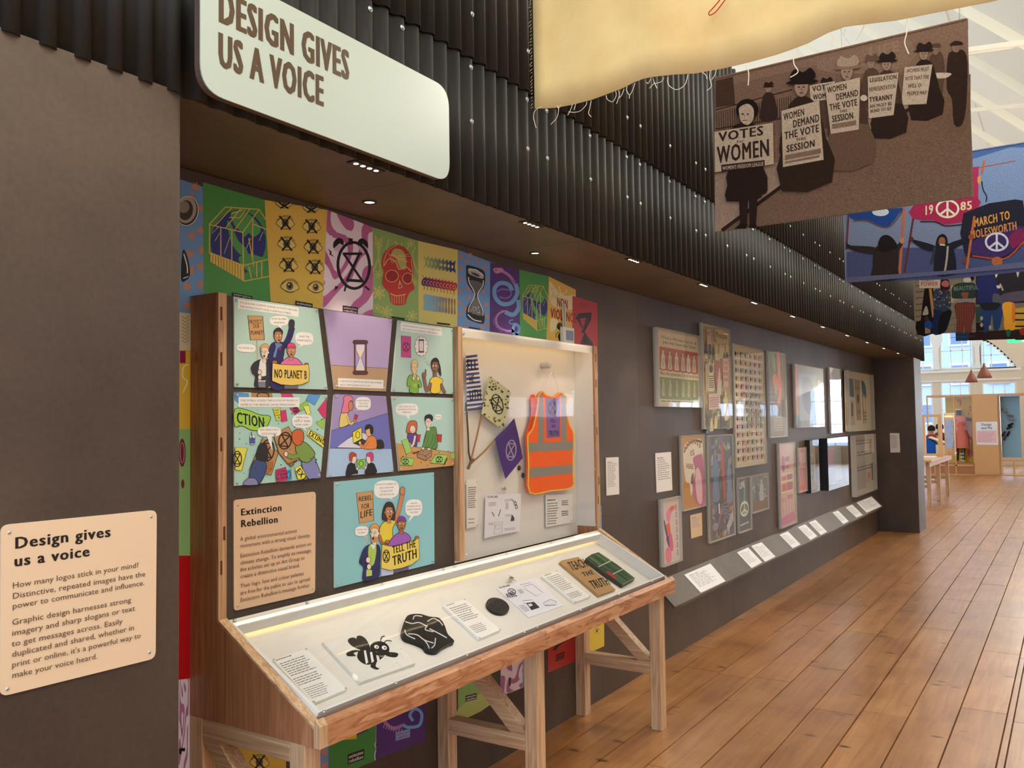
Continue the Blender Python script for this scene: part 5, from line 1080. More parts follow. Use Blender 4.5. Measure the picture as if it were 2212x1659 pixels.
# ================================================================== THINGS ON THE SLOPING TRAY
def dplane(h): return P0+NG*(-.0655+h)
def tray(name, label, cat, pts, th, col, art, crop=CC, m=None, group=None, screws=None, rad=0):
    cv = CV(dplane(th), NG, crop, .0003); o = board(name, label, cat, cv, pts, th-.0004, col, group, m=m, screws=screws, rscrew=.0045, rad=rad)
    if art: art(cv); cv.build(o)
    return o
tc = 'white acrylic label card '
def card(c, bl, br, n, down, h=4): c.greek(bl, br, h, n, 0, '#6a6864', down=down)
tray('label_card', tc+'at the lower left of the sloping tray', 'label', [(248, 666), (412, 612), (607, 808), (445, 877)], .012, '#f3f1ec', lambda c: (card(c, (262, 672), (345, 645), 1, (0, 0), 5), card(c, (280, 690), (412, 645), 7, (9, 9.5)), card(c, (345, 765), (472, 720), 4, (9, 9.5)), card(c, (395, 812), (500, 776), 6, (8, 8.5), 3)), group='labels in the sloping tray', screws=[(410, 615), (252, 666), (603, 806), (447, 872)])
def bee(c):
    k = '#1c1a19'; rnd = random.Random(2)
    c.poly([(612, 570), (640, 558), (680, 580), (712, 612), (718, 640), (680, 622), (630, 598)], k, 4); c.poly([(655, 562), (668, 548), (695, 560), (715, 590), (720, 620), (690, 600)], k, 4)
    c.poly([(668, 622), (720, 618), (770, 650), (790, 648), (750, 680), (700, 690), (660, 660)], k, 4)
    for i in range(3): c.poly([(690+i*30, 622+i*8), (700+i*30, 620+i*8), (712+i*28, 680-i*6), (700+i*28, 688-i*6)], '#e9e7e2')
    c.ell(768, 612, 48, 36, k, .2); c.line([(770, 580), (778, 556), (792, 552)], 6, k, 4); c.line([(785, 590), (800, 574), (826, 576)], 5, k, 4)
    c.ell(752, 604, 12, 9, '#f1efe9', .3); c.ell(790, 608, 13, 10, '#f1efe9', .3); c.ell(754, 605, 4, 4, k, n=8); c.ell(793, 609, 4, 4, k, n=8)
    c.poly([(608, 632), (640, 620), (672, 624), (640, 634), (652, 648), (618, 650), (606, 645)], k, 4); c.poly([(735, 680), (752, 678), (748, 700), (766, 710), (750, 715), (722, 700)], k, 3); c.poly([(800, 630), (845, 632), (858, 640), (845, 655), (800, 648)], k, 3)
    for i in range(20): x, y = rnd.uniform(640, 890), rnd.uniform(560, 730); c.line([(x, y), (x+rnd.uniform(3, 9), y+rnd.uniform(-4, 4))], 2, '#a9a5a0')
tray('printing_block', 'square white printing block with a carved black bee', 'printing block', [(490, 580), (772, 498), (942, 682), (672, 776)], .012, '#e6e5de', bee)
def blob(c):
    for L in ([(892, 480), (925, 490), (960, 485), (1000, 505)], [(930, 470), (940, 452), (975, 455)], [(1000, 480), (1030, 465), (1060, 480), (1075, 500)], [(905, 540), (950, 545), (985, 570), (1030, 585)], [(890, 520), (900, 545), (940, 565)], [(1010, 515), (1050, 535), (1095, 560)], [(1040, 560), (1035, 595), (1020, 610)], [(985, 570), (1000, 590), (1010, 612)], [(1000, 500), (990, 520), (1030, 530)]):
        c.line(L, 5, '#d8d6d2', 4)
tray('rubber_stamp', 'wrinkled black rubber printing shape with white lines', 'stamp', smooth([(905, 450), (960, 442), (1010, 455), (1060, 463), (1085, 500), (1100, 540), (1132, 575), (1108, 588), (1075, 605), (1045, 626), (1000, 620), (978, 596), (930, 575), (890, 560), (875, 530), (885, 490)], 4), .016, '#161517', blob, m=PRINT)
tray('label_card', tc+'between the rubber shape and the black disc', 'label', [(1076, 402), (1185, 371), (1357, 520), (1253, 563)], .012, '#f3f1ec', lambda c: (card(c, (1092, 405), (1135, 392), 1, (0, 0), 4), card(c, (1108, 420), (1198, 392), 8, (9.5, 8.5), 3.4), card(c, (1205, 508), (1270, 486), 5, (8, 7), 3)), group='labels in the sloping tray', screws=[(1183, 373), (1355, 519), (1255, 558)])
def disc(c): c.ring(1344, 402, 48, 30, 3, '#3a3938', .35); c.line([(1315, 385), (1372, 420)], 3, '#3a3938'); c.line([(1325, 420), (1362, 384)], 3, '#3a3938')
tray('printing_disc', 'round black carved printing disc', 'printing block', [(1344+58*math.cos(a)*math.cos(.35)-36*math.sin(a)*math.sin(.35), 402+58*math.cos(a)*math.sin(.35)+36*math.sin(a)*math.cos(.35)) for a in (i*math.pi/14 for i in range(28))], .012, '#1d1c1b', disc, m=PRINT)
def inst2(c):
    c.text('YOU WILL NEED', (1352, 320), (1405, 306), (1347, 313), '#3a3a42', 2)
    c.ring(1412, 334, 19, 13, 3.5, '#222', .3); c.line([(1400, 326), (1424, 342)], 3, '#222'); c.line([(1402, 341), (1421, 327)], 3, '#222'); c.text('REBEL', (1392, 365), (1440, 356), (1380, 345), '#222', 2)
    c.line([(1470, 310), (1510, 298), (1565, 340), (1530, 355), (1470, 318)], 2, '#7a7a8c'); c.line([(1452, 302), (1500, 290)], 2, '#7a7a8c')
    c.poly([(1465, 380), (1512, 375), (1520, 385), (1475, 392)], '#f4f4f8', ol=2); c.poly([(1482, 392), (1520, 384), (1548, 412), (1508, 425)], '#2a2a30'); c.poly([(1490, 395), (1506, 392), (1514, 402), (1498, 408)], '#e6e6ee')
    c.poly([(1565, 390), (1600, 372), (1630, 385), (1625, 400), (1575, 402)], '#e4e4ee', ol=2); c.greek((1445, 408), (1475, 400), 2.5, 5, 0, '#77778a', down=(7, 6)); c.greek((1440, 330), (1462, 324), 2.5, 4, 0, '#77778a', down=(4, 5))
tray('instruction_sheet', 'white paper instruction sheet lying on the sloping tray', 'sheet', [(1337, 318), (1530, 264), (1664, 402), (1496, 460)], .003, '#ecebf4', inst2)
clip(hit(480+1412/2.257, 1130+280/2.257, dplane(.012), NG), NG, .032, 'small silver clip at the top of the sheet on the sloping tray')
tray('label_card', tc+'left of the cardboard TEACH THE TRUTH piece', 'label', [(1556, 258), (1632, 232), (1795, 357), (1718, 386)], .012, '#f3f1ec', lambda c: (card(c, (1572, 258), (1606, 247), 1, (0, 0), 4), card(c, (1582, 270), (1648, 248), 9, (9.5, 7.5), 3), card(c, (1680, 350), (1740, 330), 4, (7, 6), 3)), group='labels in the sloping tray', screws=[(1630, 235), (1792, 356), (1720, 383)])
cvt = lambda c: [c.crop(*CD)] and [c.text(t, a, b, d, '#191511', 2) for t, a, b, d in (('TEACH', (442, 270), (560, 240), (402, 212)), ('THE', (524, 312), (602, 292), (504, 284)), ('TRUTH', (594, 400), (716, 366), (554, 344)))]
tray('cardboard_sign', 'brown cardboard piece lettered TEACH THE TRUTH in the tray', 'cardboard sign', [(1645, 190), (1655, 182), (1735, 164), (1800, 220), (1917, 322), (1836, 352), (1700, 236)], .014, '#b08a5a', cvt)
def pouch(c):
    rnd = random.Random(6)
    for u in range(3):
        for v in range(10):
            a = u/3+.01; b = (u+1)/3-.02; t = v/10; P = lambda s, t: (1775+62*t+176*s+rnd.uniform(-2, 2), 172-30*t+127*s+rnd.uniform(-2, 2))
            c.poly([P(a, t), P(b, t), P(b, t+.08), P(a, t+.08)], rnd.choice(['#2f5a33', '#3c6e3e', '#24482a', '#4f7c4a', '#1f3a24']))
    for s in (.33, .66): c.line([(1775+176*s, 172+127*s), (1837+176*s, 142+127*s)], 5, '#b9b7ad')
    c.poly([(1868, 238), (1885, 236), (1925, 268), (1915, 276)], '#a02a30'); c.line([(1950, 300), (2012, 268)], 4, '#8a857a')
tray('fabric_bundle', 'folded dark green and red banner with white ties, at the right end of the tray', 'banner', [(1772, 172), (1800, 152), (1835, 141), (1930, 205), (2012, 268), (1952, 301), (1860, 240)], .022, '#3a3e30', pouch)
# ================================================================== FRAMED CASES ON THE WALL
G1 = (1400, 690, 6.382); G2 = (1400, 930, 5.35); G3 = (1560, 730, 5.723); G4 = (1700, 770, 8.732); G5 = (1660, 920, 6.912)
MDF = mat('pale_backing_board', '#cdbfa6', rough=.6)
def case(label, crop, front, rear, art, artq=None, paper='#d9cfb4', black=False, dmax=.14):
    R0 = lambda p, y: ony(crop[0]+p[0]/crop[2], crop[1]+p[1]/crop[2], y)
    # depth: the rear left edge lies on the wall; the front left edge has the same x
    xr_ = R0((rear, front[0][1]), W).x; yf = onx(crop[0]+front[0][0]/crop[2], crop[1]+front[0][1]/crop[2], xr_).y; dep = min(max(W-yf, .03), dmax); yf = W-dep
    q = [R0(p, yf) for p in front]; x0 = (q[0].x+q[3].x)/2; x1 = (q[1].x+q[2].x)/2; z1 = (q[0].z+q[1].z)/2; z0 = (q[2].z+q[3].z)/2
    e = MB().box((x0+.003, W-.014, z0+.003), (x1-.003, W-.001, z1-.003)).build('framed_case', BLACK if black else MDF, None, label=label, category='framed artwork')
    f = MB().box((x0, yf, z0), (x1, yf+.002, z1)).build('acrylic_front', ACRYL, e)
    for nm, a, b in (('side_panel', (x0, yf+.0021, z0), (x0+.003, W-.001, z1)), ('side_panel', (x1-.003, yf+.0021, z0), (x1, W-.001, z1)), ('side_panel', (x0+.0031, yf+.0021, z0), (x1-.0031, W-.0145, z0+.003)), ('side_panel', (x0+.0031, yf+.0021, z1-.003), (x1-.0031, W-.0145, z1))):
        MB().box(a, b).build(nm, BLACK if black else ACREDGE, e)
    for z in (z0+.12*(z1-z0), z0+.85*(z1-z0)): screwhead(e, V((x0-.0003, W-.012, z)), (-1, 0, 0), .004)
    ya = W-.0155 if dep < .06 else W-.0155
    cv = CV((0, ya, 0), (0, -1, 0), crop, .0004)
    if artq is None: # paper inset from the case
        i = .012; P3 = [V((x0+i, ya, z1-i)), V((x1-i, ya, z1-i)), V((x1-i, ya, z0+i)), V((x0+i, ya, z0+i))]
    else: P3 = inplane(cv, artq)
    pp = MB().prism(P3, (0, .0012, 0), paper).build('artwork', PAPER, e)
    U = P3[1]-P3[0]; Dn = P3[3]-P3[0]
    # art drawn in unit coordinates of the paper: (0,0) top left .. (1,1) bottom right
    cv.P = lambda x, y: P3[0]+U*x+Dn*y
    cv.asp = Dn.length/U.length
    art(cv); cv.build(pp)
    return e
def fig(c, x, y, w, h, col, rnd):
    """a small standing figure"""
    c.poly([(x-w*.3, y+h*.3), (x-w*.12, y+h*.2), (x+w*.14, y+h*.2), (x+w*.34, y+h*.34), (x+w*.3, y+h*.62), (x+w*.42, y+h), (x-w*.38, y+h), (x-w*.3, y+h*.6)], col, 3); c.ell(x, y+h*.1, w*.17, h*.1, col, n=10)
def a_vote(c):
    k = '#2c241c'
    c.rect(.02, .02, .98, .98, '#d8c9a0'); c.text('What a Woman may be, &', (.06, .10), (.94, .10), (.06, .055), k, 0); c.text('yet not have the Vote', (.1, .165), (.92, .165), (.1, .12), k, 1)
    c.rect(.02, .215, .98, .535, '#b23a28'); c.rect(.02, .63, .98, .93, '#7b8a55'); c.text('What a Man may have been, & yet not lose the Vote', (.03, .60), (.97, .60), (.03, .55), k, 1); c.greek((.05, .965), (.95, .965), .012, 1, .02, k)
    for i, x in enumerate((.1, .26, .42, .58, .72, .87)):
        c.poly([(x-.065, .52), (x-.065, .32), (x, .24), (x+.065, .32), (x+.065, .52)], '#8f2a1f' if i % 2 else '#a8402c', 3)
        fig(c, x, .26, .13, .25, ('#d8c9a8', '#c7b490')[i % 2], None); c.line([(x-.02, .36), (x+.01, .5)], .006, k); c.line([(x+.02, .36), (x-.01, .48)], .006, k)
        fig(c, x, .66, .09, .22, '#b9b588', None); c.line([(x-.02, .72), (x+.02, .86)], .006, k)
def a_collage(c, cols, seed, n=90, txt=()):
    rnd = random.Random(seed)
    for i in range(n):
        x, y = rnd.uniform(.05, .95), rnd.uniform(.02, .97); w = rnd.uniform(.04, .13); h = rnd.uniform(.02, .06)
        c.hold = i % 6 != 0
        pts = [(min(.995, max(.005, x+w*math.cos(a)*rnd.uniform(.6, 1.1))), min(.995, max(.005, y+h*math.sin(a)*rnd.uniform(.6, 1.1)))) for a in (k*math.pi/4 for k in range(8))]
        c.poly(pts, rnd.choice(cols), 2 if rnd.random() < .6 else 0)
    c.hold = False
def a_crowd(c):
    c.rect(.0, .0, 1, 1, '#a8945c'); rnd = random.Random(4)
    for r, y in enumerate((.16, .26, .33, .80, .87, .92)):
        for i in range(7): fig(c, .08+i*.14+rnd.uniform(-.03, .03), y+rnd.uniform(-.02, .02), .17, .13, rnd.choice(['#4a3d26', '#5c4c2c', '#d9c887', '#332a1c']), rnd)
    c.rect(.1, .03, .26, .18, '#d9b0a0'); c.text('ART', (.12, .09), (.24, .09), (.12, .05), '#a83a38', 1); c.poly([(.42, .02), (.98, .05), (.98, .14), (.5, .16)], '#c4b377', 2); c.text('People', (.45, .1), (.93, .12), (.45, .04), '#2a2218', 1)
    c.rect(.02, .38, .36, .66, '#cdb879'); c.poly([(.12, .64), (.15, .5), (.22, .45), (.32, .5), (.35, .64)], '#e8dcae', 3)
    for i in range(6): c.rect(.14, .5+i*.022, .34, .51+i*.022, '#2c2419')
    c.ell(.24, .43, .07, .04, '#33281b'); c.poly([(.38, .38), (.66, .36), (.66, .62), (.45, .66)], '#a3382c', 2); c.poly([(.52, .5), (.66, .56), (.62, .7), (.45, .68)], '#d9d2c0'); fig(c, .57, .42, .12, .16, '#e4cfa8', rnd)
    c.rect(.72, .32, .95, .62, '#d9a898')
    for i, t in enumerate(('THE', 'STREET', 'IS', 'OURS')): c.text(t, (.74, .38+i*.06), (.93, .38+i*.06), (.74, .345+i*.06), '#a83a38', 2)
    c.rect(.12, .68, .58, .84, '#dcc0a8'); c.greek((.15, .73), (.55, .73), .012, 5, .022, '#b8685a'); fig(c, .8, .66, .3, .3, '#d9c887', rnd); fig(c, .66, .7, .2, .28, '#3c2c20', rnd)
def a_money(c):
    rnd = random.Random(8); c.rect(0, 0, 1, 1, '#c7b687'); cols = ['#b9a36e', '#c9a7a0', '#a9ab7c', '#b99a86', '#a89db0', '#d2c398', '#9fae86', '#c2887c', '#cdbb84']
    for j in range(14):
        c.up(); c.hold = True
        for i in range(6):
            x = .04+i*.157; y = .045+j*.067; c.rect(x, y, x+.145, y+.056, rnd.choice(cols)); c.rect(x+.02, y+.012, x+.06, y+.044, rnd.choice(cols)); c.rect(x+.08, y+.014, x+.13, y+.02, '#8d7d5c'); c.rect(x+.08, y+.03, x+.12, y+.036, '#8d7d5c')
        c.hold = False; c.rect(.03, .103+j*.067, .97, .108+j*.067, '#ded2ae')
    for t, y, a, b in (("IT'S CHEAPER", .43, .27, .88), ('TO PRINT THIS', .51, .24, .9), ('ON MONEY', .59, .42, .88), ('THAN PAPER', .67, .38, .9)): c.text(t, (a, y), (b, y+.004), (a, y-.045), '#3b2d1c', 2)
def a_arm(c):
    c.rect(0, 0, 1, 1, '#5e4d33'); c.rect(0, 0, .12, 1, '#31262c'); c.poly([(.0, 0), (.2, 0), (.16, .12), (.05, .24), (0, .22)], '#3f9c60', 2); c.poly([(.22, 0), (.42, 0), (.5, .16), (.44, .24), (.32, .12)], '#6fae4e', 2)
    c.poly([(.6, .0), (.78, .0), (.82, .26), (.9, .38), (.78, .56), (.6, .66), (.48, .7), (.54, .6), (.62, .46), (.5, .44), (.34, .36), (.32, .28), (.5, .25), (.62, .28)], '#e0742c', 3)
    c.poly([(.38, .36), (.5, .42), (.52, .5), (.46, .5)], '#a9a58c', 2); c.poly([(.54, .64), (.6, .68), (.5, .77), (.46, .76)], '#a9b59a', 2)
    for i in range(6): c.rect(.3, .77+i*.03, .85, .785+i*.03, '#b3a273')
    c.poly([(.85, 0), (1, 0), (1, 1), (.9, 1)], '#8d949a')
def a_flowers(c):
    c.rect(0, 0, 1, 1, '#7f96b0'); c.rect(0, 0, .12, 1, '#d5632c'); c.poly([(0, .78), (.14, .84), (.2, 1), (0, 1)], '#4a6e8a', 2); c.poly([(.86, .2), (1, .25), (1, .5), (.84, .46)], '#e0d34e', 2); c.poly([(.86, .45), (1, .45), (1, .7), (.9, .68)], '#9b84c8', 2); c.poly([(.78, .6), (.9, .68), (1, .78), (1, .95), (.85, .85)], '#48363e', 2)
    c.rect(.16, .12, .8, .9, '#9fb2cc'); c.poly([(.3, .2), (.6, .2), (.7, .5), (.5, .8), (.28, .6)], '#7088b8', 3); c.ell(.78, .85, .09, .07, '#3a2430')
def a_camo(c):
    c.rect(0, 0, 1, 1, '#6d84bd'); c.rect(0, 0, .28, 1, '#9a86b4'); c.rect(.2, 0, .3, 1, '#bfb3dc'); c.poly([(.5, .35), (.8, .28), (.95, .2), (1, .38), (.85, .45), (.6, .4), (.45, .44)], '#e2cf45', 3); c.poly([(.5, .45), (.75, .43), (.8, .55), (.7, .58), (.6, .5), (.45, .5)], '#42487e', 3)
    c.poly([(.4, .1), (.7, .04), (.9, .12), (.75, .18), (.5, .16)], '#434a80', 3); c.poly([(.9, .02), (1, .02), (1, .18), (.88, .12)], '#55b6a0', 3); c.poly([(.7, .68), (.85, .62), (1, .7), (.9, .76), (.72, .76)], '#4d3a5a', 3)
    c.poly([(.35, .95), (.4, .82), (.6, .76), (.8, .74), (1, .72), (1, .97)], '#e08142', 3)
    for x, y in ((.5, .88), (.65, .87), (.8, .9)): c.ell(x, y, .05, .05, '#5a3a4e')
def a_kit(c):
    c.rect(0, 0, 1, 1, '#cfc4ac'); c.poly([(.02, .1), (.33, .13), (.36, .44), (.08, .42)], '#3f5650'); c.poly([(.36, .12), (.6, .14), (.62, .84), (.44, .84)], '#9c8a68'); c.text('NOTHING', (.38, .3), (.6, .31), (.38, .25), '#4c3f2e', 1); c.ell(.51, .46, .05, .08, '#3a2b26'); c.text('VOTE', (.45, .72), (.62, .73), (.45, .66), '#4c3f2e', 1)
    c.poly([(.7, .14), (.82, .2), (.86, .42), (.76, .44), (.7, .3)], '#2f6d84', 3); c.line([(.79, .4), (.82, .68)], .035, '#c98a5c'); c.poly([(.66, .12), (.69, .12), (.74, .9), (.71, .92)], '#3e3528'); c.rect(.02, .55, .12, .9, '#b48a28'); c.rect(.2, .56, .27, .9, '#5b3048'); c.rect(.72, .66, .86, .9, '#b9ad94'); c.greek((.73, .72), (.85, .72), .02, 3, .06, '#4c4438')
    c.rect(.2, .5, .36, .92, '#b3a99c'); c.rect(.24, .54, .3, .76, '#4a2a48')
def a_pink(c):
    c.rect(0, 0, 1, 1, '#e2d6d0'); c.poly([(.25, .22), (.45, .14), (.6, .12), (.62, .2), (.5, .26), (.42, .38), (.3, .36)], '#ee8fae', 3); c.poly([(.5, .14), (.75, .12), (.7, .18), (.5, .2)], '#ea6f52', 3)
    c.poly([(.2, .42), (.4, .38), (.45, .5), (.35, .58), (.2, .56)], '#ee6a44', 3); c.poly([(.1, .32), (.16, .34), (.28, .56), (.22, .6), (.12, .44)], '#41407e', 2); c.poly([(.2, .6), (.34, .58), (.4, .74), (.36, .78), (.24, .68)], '#4a3f80', 3); c.poly([(.36, .52), (.5, .56), (.58, .76), (.48, .84), (.38, .74)], '#ea6a90', 3)
    c.poly([(.14, .78), (.4, .76), (.44, .97), (.16, .98)], '#ee8aa8', 3)
    for i in range(7): y = .14+i*.12; c.line([(.78, y-.03), (.84, y), (.78, y+.03), (.84, y+.05)], .016, '#2f2a32', 3)
def a_weather(c):
    c.rect(0, 0, 1, 1, '#c78d3c'); c.poly([(.05, .2), (.3, .08), (.7, .05), (1, .1), (1, .5), (.9, .9), (.62, .92), (.5, .75), (.35, .84), (.3, .66), (.12, .6)], '#e6dccb', 3); c.line([(.08, .22), (.35, .1), (.7, .07), (.98, .1)], .035, '#4a3420', 4)
    for i in range(8): x = .13+i*.105; y = .19-.10*math.sin(i*.4); c.poly([(x-.035, y+.02), (x-.02, y-.04), (x+.03, y-.05), (x+.035, y+.015)], '#b97f2c', 0, ol=.008)
    c.text('IS', (.38, .28), (.6, .27), (.38, .2), '#a8702a', 2); c.text('HERE', (.16, .44), (.52, .47), (.16, .37), '#a8702a', 2)
    c.poly([(.5, .32), (.85, .27), (1, .34), (1, .98), (.7, .98), (.5, .9), (.45, .66), (.6, .5)], '#b8628f', 3); c.poly([(.62, .5), (.75, .46), (.9, .62), (.88, .95), (.68, .94), (.58, .72)], '#e7c0c6', 3); c.poly([(.4, .56), (.5, .52), (.48, .66), (.36, .66)], '#7d6234', 3)
def a_blue(c):
    c.rect(0, 0, 1, 1, '#4a566c'); a_collage(c, ['#5d6c8c', '#39465e', '#8790a8', '#6e4c40', '#7c3a38', '#2f3a4e', '#9aa6bc', '#7f6c8c', '#40586c', '#a08c4c'], 12, 150)
    for x, y, w, h, k in ((.28, .12, .34, .5, '#5d7ea6'), (.6, .14, .3, .55, '#35404f'), (.84, .24, .3, .42, '#6a88ac')): fig(c, x, y, w, h, k, None)
    c.poly([(.5, .1), (.62, .08), (.68, .6), (.58, .6)], '#a8402f', 2); c.poly([(.36, .66), (.42, .66), (.43, .76), (.37, .76)], '#dcd6cc'); c.poly([(.68, .9), (.95, .76), (.98, .86), (.72, .97)], '#b9bcc8'); c.rect(.02, 0, .12, 1, '#6b6050')
    for i in range(5): c.line([(.2+i*.05, .98-i*.05), (.5, .76-i*.02), (.9-i*.03, .86-i*.05)], .008, '#8c8ab0')
def a_live(c):
    c.rect(0, 0, 1, 1, '#37505e'); c.text('LIVE', (.14, .19), (.58, .17), (.14, .07), '#e8ecec', 2); c.poly([(.5, .14), (.6, .14), (.58, .5), (.46, .5)], '#4fa58c', 2); c.ell(.5, .59, .33, .12, '#5d7d3c', n=28); c.ring(.5, .59, .34, .125, .05, '#dde3da')
    c.line([(.5, .47), (.5, .71)], .05, '#dde3da'); c.line([(.5, .6), (.28, .67)], .04, '#dde3da'); c.line([(.5, .6), (.72, .67)], .04, '#dde3da'); c.greek((.12, .9), (.9, .88), .03, 1, .03, '#d9e2e6')
def a_grey(c):
    c.rect(0, 0, 1, 1, '#66777c'); a_collage(c, ['#7f9096', '#55666e', '#93a2a6', '#4d565a', '#a9b4b6'], 3, 30); c.rect(0, .68, 1, 1, '#6b5444'); fig(c, .3, .15, .3, .55, '#3f5a70', None); fig(c, .62, .12, .35, .6, '#b0bbc0', None)
def a_red(c):
    c.rect(0, 0, 1, 1, '#d9b9b4'); c.rect(0, 0, .1, .5, '#c8322c'); c.rect(0, .5, .1, 1, '#9c4a8c'); rnd = random.Random(3)
    c.poly([(.2, .17), (.36, .15), (.4, .3), (.3, .34), (.2, .3)], '#a8588c', 3)
    for x, y, w, h, k in ((.42, .16, .3, .06, '#a8588c'), (.46, .27, .22, .04, '#dd6a3c'), (.2, .4, .26, .05, '#dd5a38'), (.52, .38, .34, .07, '#a04a72'), (.2, .49, .28, .1, '#cc3c30'), (.52, .48, .36, .1, '#a83a5c'), (.16, .66, .2, .05, '#dd7a4a'), (.52, .64, .34, .05, '#b85a88')): c.poly([(x, y), (x+w, y), (x+w, y+h), (x, y+h)], k)
    for y in (.36, .45, .58): c.rect(.12, y, .9, y+.022, '#e8e0c0')
    for i in range(7): c.line([(.2+i*.1, .66), (.22+i*.09, .9)], .022, '#efe6ea' if i % 2 else '#cf6aa4')
    c.poly([(.14, .9), (.5, .88), (.9, .86), (.95, .98), (.1, .99)], '#d06aa8', 2)
def a_red2(c): c.rect(0, 0, 1, 1, '#c9837e'); c.rect(0, 0, .14, 1, '#b83a34'); c.rect(.14, .46, 1, .9, '#b04a4c'); c.rect(.24, .1, .9, .4, '#d8b0b4'); c.poly([(.1, .95), (.5, .8), (1, .75), (1, .98)], '#c8402c', 2); [c.line([(.2+i*.14, .5), (.22+i*.13, .86)], .03, '#dcb0b0') for i in range(5)]
def a_slot(c): c.rect(0, 0, 1, 1, '#6f7a80'); a_collage(c, ['#8b979c', '#5b666c', '#a7b0b2', '#4b4f50', '#c2b8a0'], 5, 26); c.rect(.78, 0, 1, 1, '#a89c84')
def a_screen(c):
    c.rect(0, 0, 1, 1, '#28384c'); c.rect(.02, .04, .55, .5, '#1c2c4c'); c.rect(.2, .2, .64, .62, '#7a2a5c'); c.line([(.2, .2), (.64, .2), (.66, .62), (.2, .62), (.2, .2)], .015, '#6d84d8'); c.rect(.22, .5, .62, .6, '#4a3aa8'); c.rect(.02, .66, .8, .96, '#2c4878'); c.rect(.7, .04, .98, .9, '#5d8090'); c.ell(.8, .2, .08, .06, '#3f8a88'); c.poly([(.2, .66), (.35, .64), (.3, .72)], '#3f6ad0')
def a_docs(c):
    c.rect(0, 0, 1, 1, '#cfc9bc'); rnd = random.Random(7)
    for x, y, w, h, k in ((.02, .05, .16, .24, '#c4c0bc'), (.2, .04, .36, .9, '#b3b0ac'), (.62, .04, .34, .28, '#d2cbb8'), (.74, .08, .12, .4, '#a8805c'), (.04, .34, .12, .2, '#c8c27a'), (.6, .34, .3, .16, '#c9c3b6'), (.6, .66, .14, .2, '#cbb29a'), (.8, .52, .14, .32, '#6f6a68'), (.02, .56, .14, .38, '#c9c4d2')): c.rect(x, y, x+w, y+h, k)
    for y in (.1, .3, .56): c.greek((.22, y), (.9, y), .02, 2, .05, '#5a5652')
    c.poly([(.66, .7), (.72, .68), (.74, .76), (.67, .78)], '#d8863c', 2)
case('framed poster with red and green bands of figures, What a Man may have been', G1, [(140, 105), (735, 228), (747, 1212), (150, 1205)], 65, a_vote, [(140, 150), (692, 268), (700, 1185), (150, 1165)], '#d8c9a0')
case('tall framed yellow and black crowd collage with red patches', G1, [(752, 50), (1138, 135), (1168, 1500), (778, 1515)], 722, a_crowd, [(765, 90), (1105, 130), (1135, 1470), (790, 1475)], '#a8945c')
case("tallest framed poster, tiled pale banknotes lettered IT'S CHEAPER TO PRINT THIS", G3, [(150, 65), (520, 140), (558, 1550), (178, 1610)], 108, a_money)
case('framed olive poster with an orange bent arm and green leaves', G3, [(575, 158), (785, 188), (815, 1225), (600, 1232)], 527, a_arm)
case('framed poster with orange left edge mostly hidden by bright window reflections', G4, [(150, 135), (680, 235), (715, 1325), (190, 1345)], 85, a_flowers)
case('narrow framed print of purple, yellow and orange shapes', G4, [(805, 205), (1010, 240), (1045, 1440), (840, 1447)], 755, a_camo)
case('upper deep acrylic case of craft tools and brown card on white board', G4, [(1165, 258), (1635, 345), (1675, 1385), (1215, 1420)], 1060, a_kit, [(1075, 262), (1545, 335), (1590, 1400), (1100, 1405)], '#cfc4ac')
case('lowest left framed poster, narrow pale print with pink, orange and blue strokes', G2, [(172, 800), (380, 757), (414, 1500), (195, 1583)], 110, a_pink, [(150, 800), (352, 770), (382, 1490), (180, 1550)], '#e2d6d0')
case('framed ochre print of dripping pink shapes with the word IS', G2, [(390, 62), (655, 45), (680, 872), (420, 935)], 350, a_weather, [(385, 70), (622, 55), (652, 862), (415, 915)], '#c78d3c')
case('large framed dark blue collage of marching figures under the banknote poster', G2, [(690, 58), (985, 40), (1025, 1195), (735, 1312)], 655, a_blue)
case('framed dark teal poster reading LIVE with a green peace sign', G2, [(1042, 550), (1190, 525), (1215, 1140), (1068, 1192)], 1005, a_live)
case('small framed grey blue photo print right of the peace sign poster', G2, [(1200, 520), (1390, 492), (1410, 905), (1222, 960)], 1165, a_grey)
case('long framed red and pink print below the orange arm poster', G5, [(165, 258), (398, 245), (438, 1450), (200, 1532)], 112, a_red)
case('small framed red print between the long red print and black frame', G5, [(440, 330), (572, 318), (598, 970), (470, 1003)], 412, a_red2)
case('thin deep black framed slot case', G5, [(620, 215), (750, 200), (768, 975), (640, 1005)], 545, a_slot, None, '#6f7a80', True)
case('deep black framed screen with a blue and magenta picture', G5, [(885, 200), (1185, 150), (1200, 870), (900, 980)], 760, a_screen, None, '#28384c', True)
case('lower deep acrylic case of papers and notes nearest the far pier', G5, [(1285, 148), (1600, 118), (1640, 945), (1335, 1060)], 1195, a_docs, [(1220, 160), (1585, 125), (1575, 970), (1250, 1050)], '#cfc9bc')
